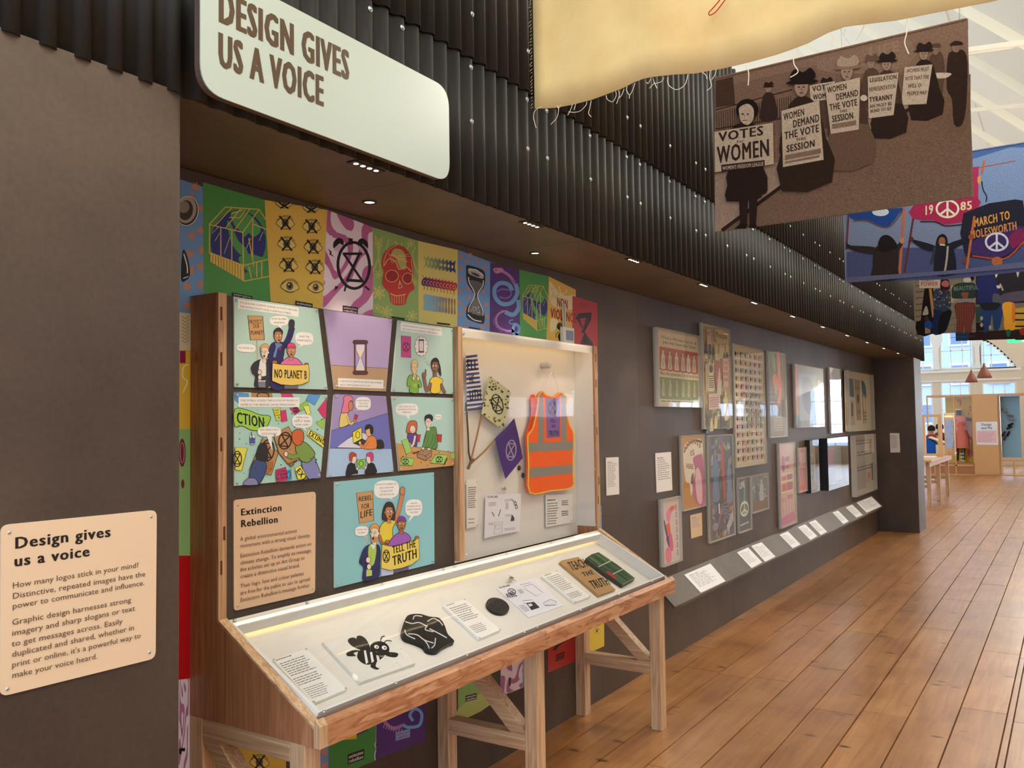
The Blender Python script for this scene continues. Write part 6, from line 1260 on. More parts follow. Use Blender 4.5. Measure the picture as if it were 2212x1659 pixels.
# ---- labels on the wall, pier and ledge
WC = 'labels on the dark wall'
def lcard(c, q, n, f0=.12, col='#a8a5a1', head_=True, fr=.8):
    P = lambda u, v: tuple((q[0][k]*(1-u)+q[1][k]*u)*(1-v)+(q[3][k]*(1-u)+q[2][k]*u)*v for k in (0, 1)); h = abs(q[3][1]-q[0][1])*.022
    rnd = random.Random(int(q[0][0])); c.up(); c.hold = True
    for i in range(n):
        v = f0+(fr-f0)*i/n; t = .1; e = rnd.uniform(.62, .92) if i else .5
        while t < e-.05:
            w = min(rnd.uniform(.08, .2), e-t); a, b = P(t, v), P(t+w, v); d, f = P(t, v+.45*(fr-f0)/n), P(t+w, v+.45*(fr-f0)/n); c.poly([a, b, f, d], '#7d7a76' if i == 0 and head_ else col); t += w+.03
    c.hold = False
def wcard(label, crop, y, q, n, col='#e9e6e0', p0=None, nn=(0, -1, 0), group=WC, fr=.8):
    cv = CV(p0 if p0 is not None else (0, y, 0), nn, crop, .0003); o = board('label_card', label, 'label', cv, q, .0035, col, group, screws=[tuple(q[0][k]+(q[1][k]-q[0][k])*.06+(q[3][k]-q[0][k])*.03 for k in (0, 1)), tuple(q[3][k]+(q[2][k]-q[3][k])*.06-(q[3][k]-q[0][k])*.03 for k in (0, 1))], rscrew=.003)
    lcard(cv, q, n, fr=fr); cv.build(o)
wcard('white label on the dark wall just right of the cabinet', (1280, 680, 2.593), W-.004, [(75, 800), (146, 797), (150, 1005), (79, 1013)], 16)
wcard('white label headed in bold between the cabinet and the ochre print', G2, W-.004, [(84, 262), (265, 247), (281, 688), (100, 718)], 11, fr=.72)
wcard('small beige label below the ochre print', G2, W-.004, [(487, 980), (621, 948), (628, 1210), (500, 1250)], 7, '#dcc29c', fr=.6)
wcard('white label on the dark side of the far pier', (1840, 740, 3.773), 0, [(310, 738), (387, 738), (395, 895), (315, 897)], 14, p0=(13.874, 0, 0), nn=(-1, 0, 0))
LP = V((0, W, .577)); LN = V((0, -.7071, .7071)); LC = (1380, 1040, 3.95); LP2 = LP+LN*.004
LL = [('largest white label, at the near end of the sloping ledge', [(388, 795), (610, 700), (740, 850), (530, 950)]), ('second white label on the ledge, below the dark blue collage', [(838, 605), (932, 563), (1054, 690), (962, 740)]),
      ('third white label on the ledge, below the peace sign poster', [(958, 550), (1047, 518), (1167, 640), (1078, 686)]), ('fourth white label on the ledge, below the gap left of the long red print', [(1200, 455), (1272, 425), (1380, 537), (1312, 570)]),
      ('fifth white label on the ledge, below the long red print', [(1357, 390), (1420, 365), (1523, 466), (1465, 500)]), ('sixth white label on the ledge, right of the long red print', [(1450, 350), (1508, 327), (1606, 429), (1553, 457)]),
      ('seventh white label on the ledge, alone after a wide gap', [(1653, 265), (1700, 248), (1791, 340), (1745, 363)]), ('eighth white label on the ledge, beside the wide last one', [(1765, 222), (1820, 197), (1911, 286), (1858, 308)]),
      ('wide white label at the far end of the ledge', [(1858, 180), (1985, 127), (2070, 211), (1945, 267)])]
for t, q in LL: wcard(t, LC, 0, q, 12, p0=LP2, nn=LN, group='labels along the ledge', col='#eceef0')
# ================================================================== HANGING BANNERS
def wires(parent, x, ys, z0, rodlen=None):
    for y in ys: MB().tube([(x, y, z0), (x, y, rz(y)+.02)], .0012, '#9a9488', 5).build('hanging_wire', MATTE, parent)
def flatb(label, x, y0, y1, z0, z1, bg, crop, art, m=None, clip=None):
    """a printed cloth hanging across the aisle in the plane x; slightly billowed top to bottom"""
    o = MB().box((x+.0004, y1, z0), (x+.003, y0, z1), bg).build('hanging_banner', m or PHOTO, None, label=label, category='banner', group='printed banners hanging over the aisle')
    MB().tube([(x+.002, y0-.004, z1-.004), (x+.002, y1+.004, z1-.004)], .007, bg, 8).build('top_hem', m or PHOTO, o)
    cv = CV((x, 0, 0), (-1, 0, 0), crop, .0006); cv.STEP = 6e-5; cv.cl = clip; art(cv); cv.build(o, m or PHOTO); wires(o, x+.002, (y0-.03, y1+.03), z1); return o
# cream banner with frayed hem
XB = 2.473; K5 = (1140, 0, 2.0634); K4 = (1140, 0, 5.267)
hem = [(60, 1222), (180, 1216), (300, 1208), (500, 1185), (740, 1140), (900, 1080), (1080, 1010), (1220, 945), (1350, 905), (1500, 885), (1700, 855), (1900, 828), (2050, 790), (2212, 762)]
hp = [onx(1140+a/5.267, b/5.267, XB) for a, b in hem]+[onx(1140+a/2.0634, b/2.0634, XB) for a, b in ((980, 275), (1100, 240), (1180, 212), (1250, 188), (1340, 150), (1420, 128), (1560, 108), (1640, 95), (1800, 62), (1960, 28), (2060, 2))]
hp += [V((XB, hp[-1].y-.12*i, hp[-1].z+.004*i)) for i in range(1, 5)]
m = MB(); NR = 14; ZT = 4.05
def wave(p, t): return V((p.x+.012*math.sin(p.y*9+1)*(1-t*.6)+.006*math.sin(p.y*23), p.y, p.z+(ZT-p.z)*t))
g = [[wave(p, t/NR) for t in range(NR+1)] for p in hp]
vs = [q for r in g for q in r]+[q+V((.0016, 0, 0)) for r in g for q in r]; n1 = NR+1; N = len(hp)*n1; fs = []
for i in range(len(hp)-1):
    for j in range(NR):
        a = i*n1+j; fs += [(a, a+1, a+n1+1, a+n1), (N+a, N+a+n1, N+a+n1+1, N+a+1)]
for i in range(len(hp)-1): a = i*n1; fs.append((a, a+n1, N+a+n1, N+a))
for j in range(NR): fs.append((j, N+j, N+j+1, j+1))
cb = m.mesh(vs, fs, '#eac98a', True).build('hanging_banner', CLOTH, None, label='large plain cream cloth banner with a frayed lower hem', category='banner')
fr = MB()
for i in range(70):
    z = hp[0].z+.012*i; y = hp[0].y; fr.tube([(XB-.003, y-.001, z), (XB-.004+random.uniform(-.003, .003), y+random.uniform(.003, .008), z-random.uniform(.002, .01))], .0007, '#e9dcc0', 3, False)
fr.build('frayed_side_edge', CLOTH, cb, kind='stuff')
def strand(pts, r, crop=K4):
    P = [onx(crop[0]+a/crop[2], crop[1]+b/crop[2], XB-.006) for a, b in smooth(pts, 4, False)]; MB().tube(P, r, '#efe3c8', 5).build('loose_thread', CLOTH, cb)
for s in ([(160, 1215), (90, 1250), (66, 1320), (80, 1400), (96, 1455)], [(335, 1200), (350, 1250), (330, 1340), (262, 1415)], [(375, 1190), (350, 1240)], [(512, 1180), (480, 1265), (455, 1310)], [(548, 1180), (525, 1250)], [(672, 1160), (660, 1200), (600, 1260), (530, 1278), (462, 1272)],
          [(722, 1145), (705, 1230), (692, 1290), (722, 1330)], [(893, 1085), (905, 1130), (965, 1158), (1005, 1090), (1000, 1040)], [(1035, 1030), (1040, 1090), (1010, 1180)], [(1095, 1010), (1070, 1080), (1030, 1120)], [(1130, 980), (1125, 1030), (1158, 1080), (1195, 1020), (1220, 945)], [(1158, 1075), (1155, 1120)],
          [(1400, 895), (1370, 950), (1350, 935)], [(1425, 890), (1440, 940), (1470, 1005)], [(1440, 945), (1385, 1005)], [(1550, 880), (1520, 930), (1450, 950)], [(1595, 875), (1595, 950), (1640, 1000), (1710, 1018), (1790, 960), (1822, 850)], [(1985, 820), (2030, 860), (2040, 900)], [(2078, 800), (2070, 880), (2088, 980), (2040, 1030)], [(2145, 790), (2130, 850), (2090, 910)]): strand(s, .0011)
for s in ([(975, 285), (985, 330), (982, 380)], [(1190, 215), (1185, 280), (1205, 320), (1170, 345)], [(1415, 130), (1415, 180)], [(1360, 150), (1355, 200)], [(1500, 115), (1460, 180)], [(1680, 90), (1690, 140), (1680, 190), (1698, 240)]): strand(s, .0016, K5)
cv = CV((XB-.0155, 0, 0), (-1, 0, 0), K4, .0003); cv.line([(2230, -60), (2170, 20), (2110, 90), (2065, 140), (2062, 165), (2080, 172), (2140, 135), (2212, 45), (2260, -20)], 13, '#b3281e', 4); cv.build(cb, MATTE, 'stitched_line')
wires(cb, XB, (1.45, .2), ZT)
# suffragette photograph banner
def placard(c, q, rows, col='#cdbfae'):
    c.poly(q, col, ol=2, oc='#6d5648'); P = lambda u, v: tuple((q[0][k]*(1-u)+q[1][k]*u)*(1-v)+(q[3][k]*(1-u)+q[2][k]*u)*v for k in (0, 1))
    for t, u0, u1, v0, v1, bd in rows:
        if t: c.text(t, P(u0, v1), P(u1, v1), P(u0, v0), '#3b2a26', bd)
        else: c.poly([P(u0, v0), P(u1, v0), P(u1, v1), P(u0, v1)], '#8a7567')
def lady(c, x, y, s, coat='#3a2a27', hat='#2c1f1d', feather=None, skirt=None, sy=0):
    """x,y: chin; s: head height"""
    c.poly([(x-s*1.1, y+s*4.3+sy), (x-s*.9, y+s*1.2), (x-s*.35, y+s*.2), (x+s*.4, y+s*.15), (x+s*.95, y+s*.9), (x+s*1.3, y+s*4+sy)], coat, 4)
    if skirt: c.poly([(x-s*1.0, y+s*3.5+sy), (x+s*1.4, y+s*3.2+sy), (x+s*1.7, y+s*5.6+sy), (x-s*1.1, y+s*6.1+sy)], skirt, 2)
    c.poly([(x-s*.34, y-s*.6), (x-s*.3, y-s*.1), (x, y+s*.12), (x+s*.3, y-s*.1), (x+s*.34, y-s*.65)], '#a88f80', 4)
    c.line([(x-s*.2, y-s*.42), (x-s*.06, y-s*.42)], s*.07, '#4a352f'); c.line([(x+s*.06, y-s*.42), (x+s*.2, y-s*.44)], s*.07, '#4a352f'); c.line([(x-s*.1, y-s*.1), (x+s*.1, y-s*.1)], s*.06, '#5a3a34'); c.line([(x, y-s*.36), (x+s*.03, y-s*.2)], s*.05, '#7d6256')
    c.poly([(x-s*.85, y-s*.6), (x-s*.3, y-s*.85), (x+s*.4, y-s*.9), (x+s*.95, y-s*.75), (x+s*.3, y-s*.58)], hat, 4); c.poly([(x-s*.6, y-s*.8), (x-s*.4, y-s*1.4), (x+s*.1, y-s*1.25), (x+s*.5, y-s*1.5), (x+s*.8, y-s*1.1), (x+s*.5, y-s*.8)], feather or hat, 4)
def a_suff(c):
    c.poly([(835, 345), (1962, 83), (1985, 880), (835, 1035)], '#8a7263'); c.poly([(835, 345), (1962, 83), (1964, 130), (835, 395)], '#8d7465')
    c.poly([(835, 395), (1500, 240), (1700, 350), (1640, 520), (1130, 610), (835, 560)], '#826a5d'); c.poly([(838, 360), (915, 342), (925, 465), (838, 480)], '#4c3931'); c.poly([(1290, 270), (1700, 180), (1690, 300), (1380, 330)], '#91796b', 2)
    c.text('LIFE', (1520, 260), (1660, 225), (1516, 215), '#a08877', 2)
    c.up(); c.hold = True
    for i in range(34): x = 842+i*10; c.line([(x, 500-i*2.2), (x+2, 590-i*2)], 3, '#3a2b26')
    c.hold = False; c.line([(838, 490), (1180, 400)], 5, '#3a2b26'); c.line([(838, 575), (1180, 520)], 5, '#3a2b26')
    lady(c, 1072, 408, 30); lady(c, 1330, 400, 38, '#5a463c'); placard(c, [(1255, 380), (1370, 362), (1372, 440), (1262, 455)], [('VOTES', .1, .9, .1, .42, 2), ('WOMEN', .1, .9, .6, .9, 2)])
    c.poly([(835, 775), (1130, 720), (1700, 420), (1700, 500), (1250, 745), (860, 1030), (835, 1034)], '#a59082'); c.poly([(862, 1030), (1250, 742), (1700, 480), (1978, 330), (1985, 880)], '#7b6556'); c.line([(866, 1028), (1250, 744), (1700, 488)], 16, '#33241e')
    rnd = random.Random(1); c.up(); c.hold = True
    for i in range(260):
        x = rnd.uniform(1000, 1975); y = rnd.uniform(760, 900) if rnd.random() < .5 else rnd.uniform(600, 900); lo = 1030-(x-862)*.72+60
        if y > max(lo, 480) and y < 1010-(x-835)*.132: c.line([(x, y), (x+rnd.uniform(6, 20), y-rnd.uniform(1, 4))], 2, rnd.choice(['#57443a', '#7d685a', '#8d7868']))
    c.hold = False; c.poly([(1700, 480), (1978, 400), (1980, 520), (1900, 640), (1820, 560)], '#77614f', 3)
    for x, s in ((1530, 40),): lady(c, x, 300, s, '#5c473d', '#6a554a')
    # men at the right
    for x, y0, y1, w in ((1905, 195, 555, 46), (1815, 205, 465, 36)):
        k = '#33251f' if w > 40 else '#5c473b'
        c.poly([(x-w*.7, y0+60), (x-w*.2, y0+35), (x+w*.8, y0+30), (x+w*1.2, y0+90), (x+w*1.1, y1-90), (x+w*.7, y1), (x-w*.1, y1), (x-w*.3, y1-110), (x-w*.8, y1-160)], k, 3); c.ell(x+w*.1, y0+18, w*.4, 22, '#8d7466'); c.poly([(x-w*.5, y0+10), (x-w*.1, y0-10), (x+w*.6, y0-8), (x+w*.7, y0+6)], k, 3)
    c.poly([(1790, 330), (1850, 325), (1890, 330), (1860, 350), (1800, 348)], '#d6c9bb', 3)
    lady(c, 1765, 262, 50, '#2e211d', skirt='#2c1f1c', sy=-30); placard(c, [(1680, 300), (1805, 288), (1778, 465), (1664, 470)], [('WOMEN MUST', .1, .9, .06, .16, 1), ('VOTE THAT THE', .06, .94, .26, .36, 1), ('WILL O', .2, .7, .46, .56, 1), ('PEOPLE MAY', .2, .95, .66, .76, 1)])
    lady(c, 1600, 310, 52, '#4a372f', skirt='#2f221e', sy=-10); placard(c, [(1516, 343), (1655, 324), (1632, 515), (1520, 530)], [('LEGISLATION', .06, .96, .05, .15, 2), ('REPRESENTATION', .04, .96, .27, .37, 1), ('TYRANNY', .04, .9, .5, .62, 2), ('AN MUST BE', .05, .9, .68, .76, 1), ('BLIND TO SEE', .08, .9, .8, .87, 1)])
    lady(c, 1424, 352, 70, '#4e3a31', '#8f7a6a', '#b3a08f', '#6d584b', -18); placard(c, [(1326, 383), (1484, 347), (1478, 580), (1352, 600)], [('WOMEN', .05, .62, .05, .17, 2), ('DEMAND', .28, .96, .22, .35, 2), ('THE VOTE', .06, .94, .40, .53, 2), ('THIS', .36, .62, .56, .61, 1), ('SESSION', .1, .82, .64, .77, 2), ('', .08, .9, .81, .90, 0)])
    c.ell(1500, 440, 16, 14, '#d8ccbe')
    lady(c, 1222, 425, 80, '#33251f', '#211715', None, '#33251f', -60); placard(c, [(1133, 497), (1302, 450), (1322, 715), (1140, 748)], [('WOMEN', .05, .60, .06, .18, 2), ('DEMAND', .28, .97, .22, .35, 2), ('THE VOTE', .06, .94, .39, .52, 2), ('THIS', .34, .6, .55, .60, 1), ('SESSION', .1, .82, .63, .75, 2), ('', .06, .95, .80, .88, 0), ('', .06, .9, .91, .94, 0)])
    # girl
    c.poly([(945, 880), (985, 880), (980, 1005), (950, 1010)], '#2c1f1c'); c.poly([(990, 880), (1028, 880), (1020, 1005), (992, 1008)], '#2c1f1c'); c.poly([(925, 1020), (950, 1000), (985, 1002), (975, 1022)], '#1f1613'); c.poly([(988, 1018), (992, 1000), (1020, 1000), (1028, 1018)], '#1f1613')
    c.poly([(900, 760), (1050, 742), (1072, 850), (1048, 872), (1030, 890), (890, 900), (893, 830)], '#2c1f1c', 2); c.poly([(890, 620), (930, 560), (1000, 550), (1045, 600), (1050, 700), (900, 720)], '#2c1f1c', 3)
    c.ell(982, 492, 50, 48, '#231815'); c.poly([(945, 500), (950, 480), (985, 466), (1010, 490), (1008, 535), (985, 560), (955, 545)], '#c9b8a8', 4)
    for x in (962, 985): c.ell(x, 512, 6, 3.5, '#3a2a24', n=8)
    c.line([(960, 540), (982, 540)], 3.5, '#6a4a40'); c.line([(972, 515), (970, 528)], 2.5, '#8f786a')
    placard(c, [(835, 590), (1097, 550), (1101, 735), (838, 772)], [('VOTES', .07, .84, .04, .26, 2), ('for', .38, .5, .30, .36, 1), ('WOMEN', .04, .94, .38, .78, 2)]); c.poly([(866, 738), (1060, 716), (1060, 745), (868, 768)], '#3b2a26'); c.text("WOMEN'S FREEDOM LEAGUE", (872, 762), (1055, 741), (872, 745), '#d6c9bb', 1)
q = [onx(1140+a/2.0634, b/2.0634, 4.25) for a, b in ((835, 345), (1962, 83), (1985, 880), (835, 1035))]
flatb('sepia banner photo of suffragettes with placards, VOTES FOR WOMEN girl at left', 4.25, q[0].y, (q[1].y+q[2].y)/2, (q[2].z+q[3].z)/2, (q[0].z+q[1].z)/2, '#8a7263', K5, a_suff, clip=(834, 1974))
# blue march banner
K6 = (1780, 280, 3.317)
def peace(c, x, y, rx, ry, w, col):
    c.ring(x, y, rx, ry, w, col); c.line([(x, y-ry), (x, y+ry)], w, col); c.line([(x, y), (x-rx*.7, y+ry*.7)], w, col); c.line([(x, y), (x+rx*.7, y+ry*.7)], w, col)
def a_blueb(c):
    c.poly([(160, 300), (1600, 80), (1600, 940), (160, 1085)], '#75849f'); c.poly([(1060, 155), (1600, 70), (1600, 130), (1060, 210)], '#46669a'); c.poly([(1070, 210), (1600, 130), (1600, 480), (1080, 540)], '#7890b4', 2)
    c.poly([(160, 870), (500, 840), (900, 850), (1600, 820), (1600, 1000), (160, 1095)], '#474f76', 2); c.line([(160, 872), (500, 842), (1000, 850)], 10, '#6f7ba2', 3)
    c.line([(1050, 285), (1370, 225)], 8, '#9a5a44'); c.line([(1148, 220), (1130, 320)], 16, '#b0673e'); c.poly([(1060, 270), (1108, 265), (1105, 560), (1060, 600)], '#ae2c58'); c.line([(1130, 370), (1140, 430), (1165, 480), (1160, 520)], 9, '#1d2030', 4); c.poly([(1100, 340), (1125, 330), (1120, 395), (1100, 380)], '#c9a04a')
    # three flags
    c.poly([(165, 600), (560, 560), (540, 600), (470, 690), (410, 698), (300, 650), (220, 650), (175, 620)], '#1f4488', 2); c.ell(405, 590, 60, 30, '#c9d6dc'); c.line([(210, 655), (310, 655), (410, 698), (480, 690), (560, 590)], 10, '#6c4a44', 3)
    c.line([(175, 615), (160, 860)], 15, '#6a3a38'); c.line([(575, 560), (540, 1060)], 18, '#b5673c'); c.line([(652, 560), (570, 1065)], 15, '#5a3034')
    c.poly([(645, 540), (1090, 480), (1100, 570), (1060, 620), (1000, 660), (860, 680), (780, 650), (640, 640)], '#a32850', 2); c.text('19', (715, 615), (785, 600), (715, 550), '#e2d6a8', 2); c.text('85', (975, 580), (1065, 570), (975, 520), '#e2d6a8', 2); peace(c, 885, 568, 78, 60, 15, '#e6dfc0'); c.line([(690, 660), (800, 662), (870, 690), (990, 680)], 9, '#2a2230', 3)
    c.poly([(1000, 600), (1370, 500), (1433, 560), (1433, 800), (1350, 890), (1230, 930), (1060, 915), (1005, 880)], '#20202f', 2); c.poly([(1060, 800), (1400, 690), (1433, 760), (1340, 880), (1220, 920), (1060, 890)], '#3d2a5e', 3); c.poly([(1330, 760), (1420, 710), (1430, 790), (1350, 850)], '#7c2450', 3)
    c.text('MARCH TO', (1075, 700), (1335, 640), (1070, 640), '#dd9c44', 2); c.text('MOLESWORTH', (1050, 785), (1385, 715), (1046, 728), '#c98a4a', 2); peace(c, 1238, 805, 78, 62, 15, '#cfd0dc'); c.line([(1062, 905), (1220, 925), (1320, 915), (1433, 800)], 12, '#a84a2c', 3)
    # three figures
    c.poly([(345, 1085), (350, 980), (355, 890), (390, 830), (520, 820), (535, 900), (530, 1000), (530, 1070)], '#2c2320', 3); c.poly([(165, 800), (190, 830), (350, 840), (380, 880), (320, 890), (165, 850)], '#2c2320', 3); c.poly([(500, 860), (560, 790), (575, 800), (530, 880)], '#2c2320', 2); c.poly([(385, 850), (400, 780), (440, 755), (490, 775), (530, 840), (500, 860), (420, 880)], '#1c1614', 4)
    c.poly([(800, 1045), (790, 900), (800, 830), (850, 810), (910, 825), (940, 900), (950, 1000), (945, 1035)], '#1b1c28', 3); c.poly([(620, 780), (650, 790), (790, 830), (800, 870), (720, 860), (640, 810)], '#1b1c28', 3); c.poly([(890, 820), (1000, 780), (1060, 760), (1060, 790), (960, 840), (920, 860)], '#1b1c28', 3)
    c.poly([(800, 830), (815, 770), (850, 748), (880, 770), (885, 820), (860, 800), (830, 800)], '#191416', 4); c.ell(846, 800, 24, 30, '#9a5c40'); c.line([(830, 825), (868, 828)], 9, '#e0d4c4'); c.line([(795, 840), (780, 920), (765, 960)], 18, '#35363f', 3); c.line([(888, 835), (880, 930), (862, 1040)], 14, '#a79e8e', 3)
    c.line([(1078, 620), (1020, 1020)], 17, '#b5673c'); c.ell(1055, 770, 22, 20, '#8a4a34'); c.ell(1010, 940, 16, 20, '#7a3a2a'); c.line([(1040, 960), (1120, 985), (1230, 975), (1433, 930)], 34, '#3b5478', 3); c.ell(1240, 945, 40, 34, '#a8643c')
    c.ell(625, 785, 16, 20, '#5a2c24'); c.ell(560, 795, 16, 24, '#c08468')
    c.poly([(160, 1060), (900, 1010), (1500, 940), (1500, 985), (160, 1098)], '#5d6080')
z1b = onx(2150, 317, 7.3).z
flatb('blue banner photo of peace marchers with flags marked 1985 and a peace sign', 7.3, 1.503, -.35, onx(1827, 608, 7.3).z, z1b, '#75849f', K6, a_blueb, clip=(161, 1590))
K7 = (1940, 560, 7.54)
def a_four(c):
    c.poly([(270, 150), (1265, 60), (1265, 1190), (300, 1220)], '#8e8474'); c.up(); c.hold = True
    for i in range(10): c.poly([(285, 330+i*100), (430-i*6, 320+i*100), (430-i*6, 332+i*100), (285, 342+i*100)], '#4a4238'); c.poly([(850, 330+i*105), (1265, 300+i*105), (1265, 306+i*105), (850, 336+i*105)], '#5d5448')
    c.hold = False; c.poly([(430, 480), (560, 460), (620, 800), (560, 1215), (310, 1220), (300, 1000), (370, 990)], '#1b1718', 2); c.poly([(400, 900), (440, 780), (470, 770), (495, 890), (430, 910)], '#b9b0ac', 3)
    c.poly([(440, 1010), (500, 990), (560, 1060), (520, 1160), (440, 1140)], '#1f4a92', 3); c.ell(462, 970, 34, 44, '#4a3028'); c.poly([(440, 1110), (530, 1150), (525, 1205), (440, 1215)], '#a98a6c')
    c.poly([(500, 480), (545, 478), (605, 940), (555, 948)], '#b98c56'); c.poly([(340, 300), (690, 262), (695, 470), (345, 475)], '#d3cab4', ol=3); c.text('THEIR', (365, 370), (580, 350), (362, 300), '#3e4a3c', 1); c.text('POWER', (370, 440), (650, 430), (368, 370), '#a8404c', 1)
    c.poly([(560, 1215), (580, 900), (600, 800), (860, 820), (840, 1000), (760, 1190)], '#1c2c54', 3); c.poly([(690, 900), (860, 830), (830, 1000), (740, 1195), (650, 1200)], '#1b1a20', 2)
    c.poly([(580, 760), (570, 600), (600, 500), (700, 480), (800, 500), (860, 560), (860, 760), (760, 850), (620, 820)], '#3b4258', 4)
    rnd = random.Random(5); c.up(); c.hold = True
    for i in range(60): x, y = rnd.uniform(590, 850), rnd.uniform(510, 820); r = rnd.uniform(8, 20); c.poly([(x-r, y), (x, y-r), (x+r, y), (x, y+r)], rnd.choice(['#a7acb8', '#252a3a', '#2c6a6c', '#5c6484', '#7d8296']))
    c.hold = False; c.poly([(695, 500), (690, 380), (720, 310), (800, 310), (835, 370), (840, 480), (780, 505)], '#3c1c20', 4); c.poly([(710, 380), (770, 345), (828, 375), (820, 440), (760, 450), (715, 430)], '#b87070', 4)
    c.poly([(860, 430), (1265, 380), (1265, 700), (858, 712)], '#c9b27c', ol=3); c.poly([(880, 460), (950, 400), (1080, 380), (1200, 385), (1265, 420), (1265, 620), (1150, 640), (900, 640), (870, 560)], '#2f423f', 3); c.text('BEAUTIFUL', (905, 515), (1310, 490), (900, 445), '#7c9c90', 1); c.poly([(1025, 550), (1145, 545), (1130, 640), (1160, 670), (1030, 670), (1050, 620)], '#8c5848', 3); c.poly([(910, 700), (950, 660), (1200, 640), (1262, 690)], '#8f8c98', 3)
    c.poly([(1040, 290), (1080, 240), (1150, 225), (1230, 270), (1235, 330), (1190, 350), (1110, 270), (1050, 310)], '#2a1c1a', 4); c.ell(1120, 300, 55, 50, '#b98a78'); c.poly([(1065, 320), (1180, 310), (1178, 370), (1085, 375)], '#c8d4cc', 2)
    c.poly([(945, 715), (1250, 710), (1262, 860), (1200, 1100), (1205, 1185), (1080, 1190), (1090, 950), (1060, 1190), (945, 1190), (955, 1000), (925, 830)], '#6d3830', 2)
    for i in range(10): c.line([(955+i*30, 730), (960+i*26, 1180)], 5, '#a86a5c')
flatb('smaller banner photo of a masked marcher in striped trousers holding BEAUTIFUL sign', 11.14, 1.528, .89, 2.672, 3.45, '#8e8474', K7, a_four, clip=(285, 1264))
def a_five(c):
    c.poly([(945, 200), (2300, 60), (2300, 1290), (945, 1330)], '#242028'); c.poly([(1265, 740), (2300, 700), (2300, 1140), (1240, 1180)], '#6b6358'); c.poly([(950, 1190), (2300, 1130), (2300, 1290), (950, 1330)], '#2a1a1a')
    c.poly([(950, 1190), (1160, 1185), (1150, 1325), (952, 1330)], '#1c3a5c'); c.poly([(1290, 330), (1400, 270), (1560, 280), (1620, 420), (1640, 620), (1560, 720), (1320, 715), (1290, 560)], '#20265a', 3); c.poly([(1550, 560), (1680, 600), (1740, 720), (1560, 760)], '#4c4c5a', 3)
    c.poly([(1350, 740), (1700, 720), (1680, 1000), (1640, 1140), (1560, 1150), (1530, 900), (1480, 1150), (1390, 1180), (1340, 900)], '#1d3a66', 3); c.poly([(1340, 720), (1650, 710), (1600, 820), (1400, 830)], '#1c1c24', 3)
    c.poly([(1260, 780), (1350, 760), (1340, 1010), (1230, 1040)], '#2c4440'); c.poly([(1240, 1040), (1380, 1020), (1400, 1160), (1220, 1180)], '#18171c')
    for x, y in ((1360, 960), (1360, 1070), (1240, 1140), (1500, 1110)): c.ell(x, y, 24, 34, '#a89484')
    c.poly([(1700, 725), (1880, 710), (1915, 900), (1925, 1130), (1740, 1145), (1725, 950)], '#d6992c', 3); c.poly([(1860, 715), (1905, 760), (1910, 1000), (1860, 1000)], '#c8702a', 3)
    c.poly([(1910, 800), (2300, 760), (2300, 1120), (1925, 1140)], '#b89434')
    for i in range(5): c.rect(1905, 870+i*105, 2300, 895+i*105, '#1d1810')
    c.poly([(1580, 200), (1640, 180), (1620, 260), (1590, 300)], '#c9bfae', 3); c.poly([(1920, 150), (1980, 145), (1950, 300)], '#b0a89c', 3); c.line([(1660, 400), (1710, 510)], 30, '#9a8c80', 3); c.poly([(1600, 430), (1670, 430), (1660, 470), (1620, 475)], '#c4b9a8', 2); c.poly([(1720, 560), (2300, 500), (2300, 640), (1740, 690)], '#4d4656', 3)
    c.poly([(1980, 1150), (2060, 1120), (2080, 1220), (2000, 1230)], '#8c2a24', 3); c.poly([(1760, 1160), (1830, 1150), (1820, 1250), (1780, 1260)], '#1f5c48', 3)
flatb('rearmost dark banner photo of a crowd with yellow and blue clothing', 13.0, 1.283, -.25, 2.712, 3.9, '#242028', K7, a_five, clip=(950, 2290))
# ================================================================== FAR END OF THE HALL
C9 = (1960, 700, 4.607); XC = 28.0
def Q(x, y, X): return onx(C9[0]+x/C9[2], C9[1]+y/C9[2], X)
OAK = mat('light_oak_ply', '#d3a570', rough=.45)
sc = empty('glass_showcase', (28.6, 2.3, 0), 'tall plywood and glass showcase with a mannequin and shoes at the far end', 'showcase')
yA, yB, yC, yD = 3.60, 2.40, 1.775, .30; zt = 2.32; zb = Q(680, 1385, XC).z; D = 1.0
for a, b, n in (((XC, yD, 0), (XC+D, yA, .03), 'plinth'), ((XC, yD, zt-.05), (XC+D, yA, zt), 'top_panel')): B(n, a, b, OAK, sc)
B('base_panel', (XC+.01, yB+.001, .031), (XC+.04, yA-.001, zb), mat('mid_oak_ply', '#a9713f', rough=.5), sc)
B('display_floor', (XC+.041, yB+.02, zb-.03), (XC+D-.03, yA-.03, zb), OAK, sc)
B('front_panel', (XC-.02, yC, .031), (XC+.03, yB, zt-.051), OAK, sc)
B('divider', (XC+.031, yB, .031), (XC+D-.03, yB+.03, zt-.051), OAK, sc); B('divider', (XC+.031, yC-.03, .031), (XC+D-.03, yC, zt-.051), OAK, sc)
for y in (yA-.035, 2.86): B('post', (XC, y, .031), (XC+.04, y+.035, zt-.051), OAK, sc)
B('middle_rail', (XC, yB+.03, .26), (XC+.03, yA-.04, .30), OAK, sc)
B('glass_pane', (XC+.005, yB+.032, zb+.01), (XC+.011, yA-.036, zt-.055), ACRYL, sc); B('glass_pane', (XC+.005, yD, .45), (XC+.011, yC-.032, zt-.055), ACRYL, sc)
B('lower_rail', (XC, yD, .40), (XC+.05, yC-.031, .45), OAK, sc)
for y in (yD, .9, 1.4): B('leg', (XC+.01, y, .031), (XC+.05, y+.05, .399), OAK, sc)
cvt = CV((XC+.55, 0, 0), (-1, 0, 0), C9)
yb = MB().box((XC+.551, 2.44, zb), (XC+.57, 3.16, zt-.06), '#dcb43c').build('backdrop', MATTE, sc)
rnd = random.Random(3)
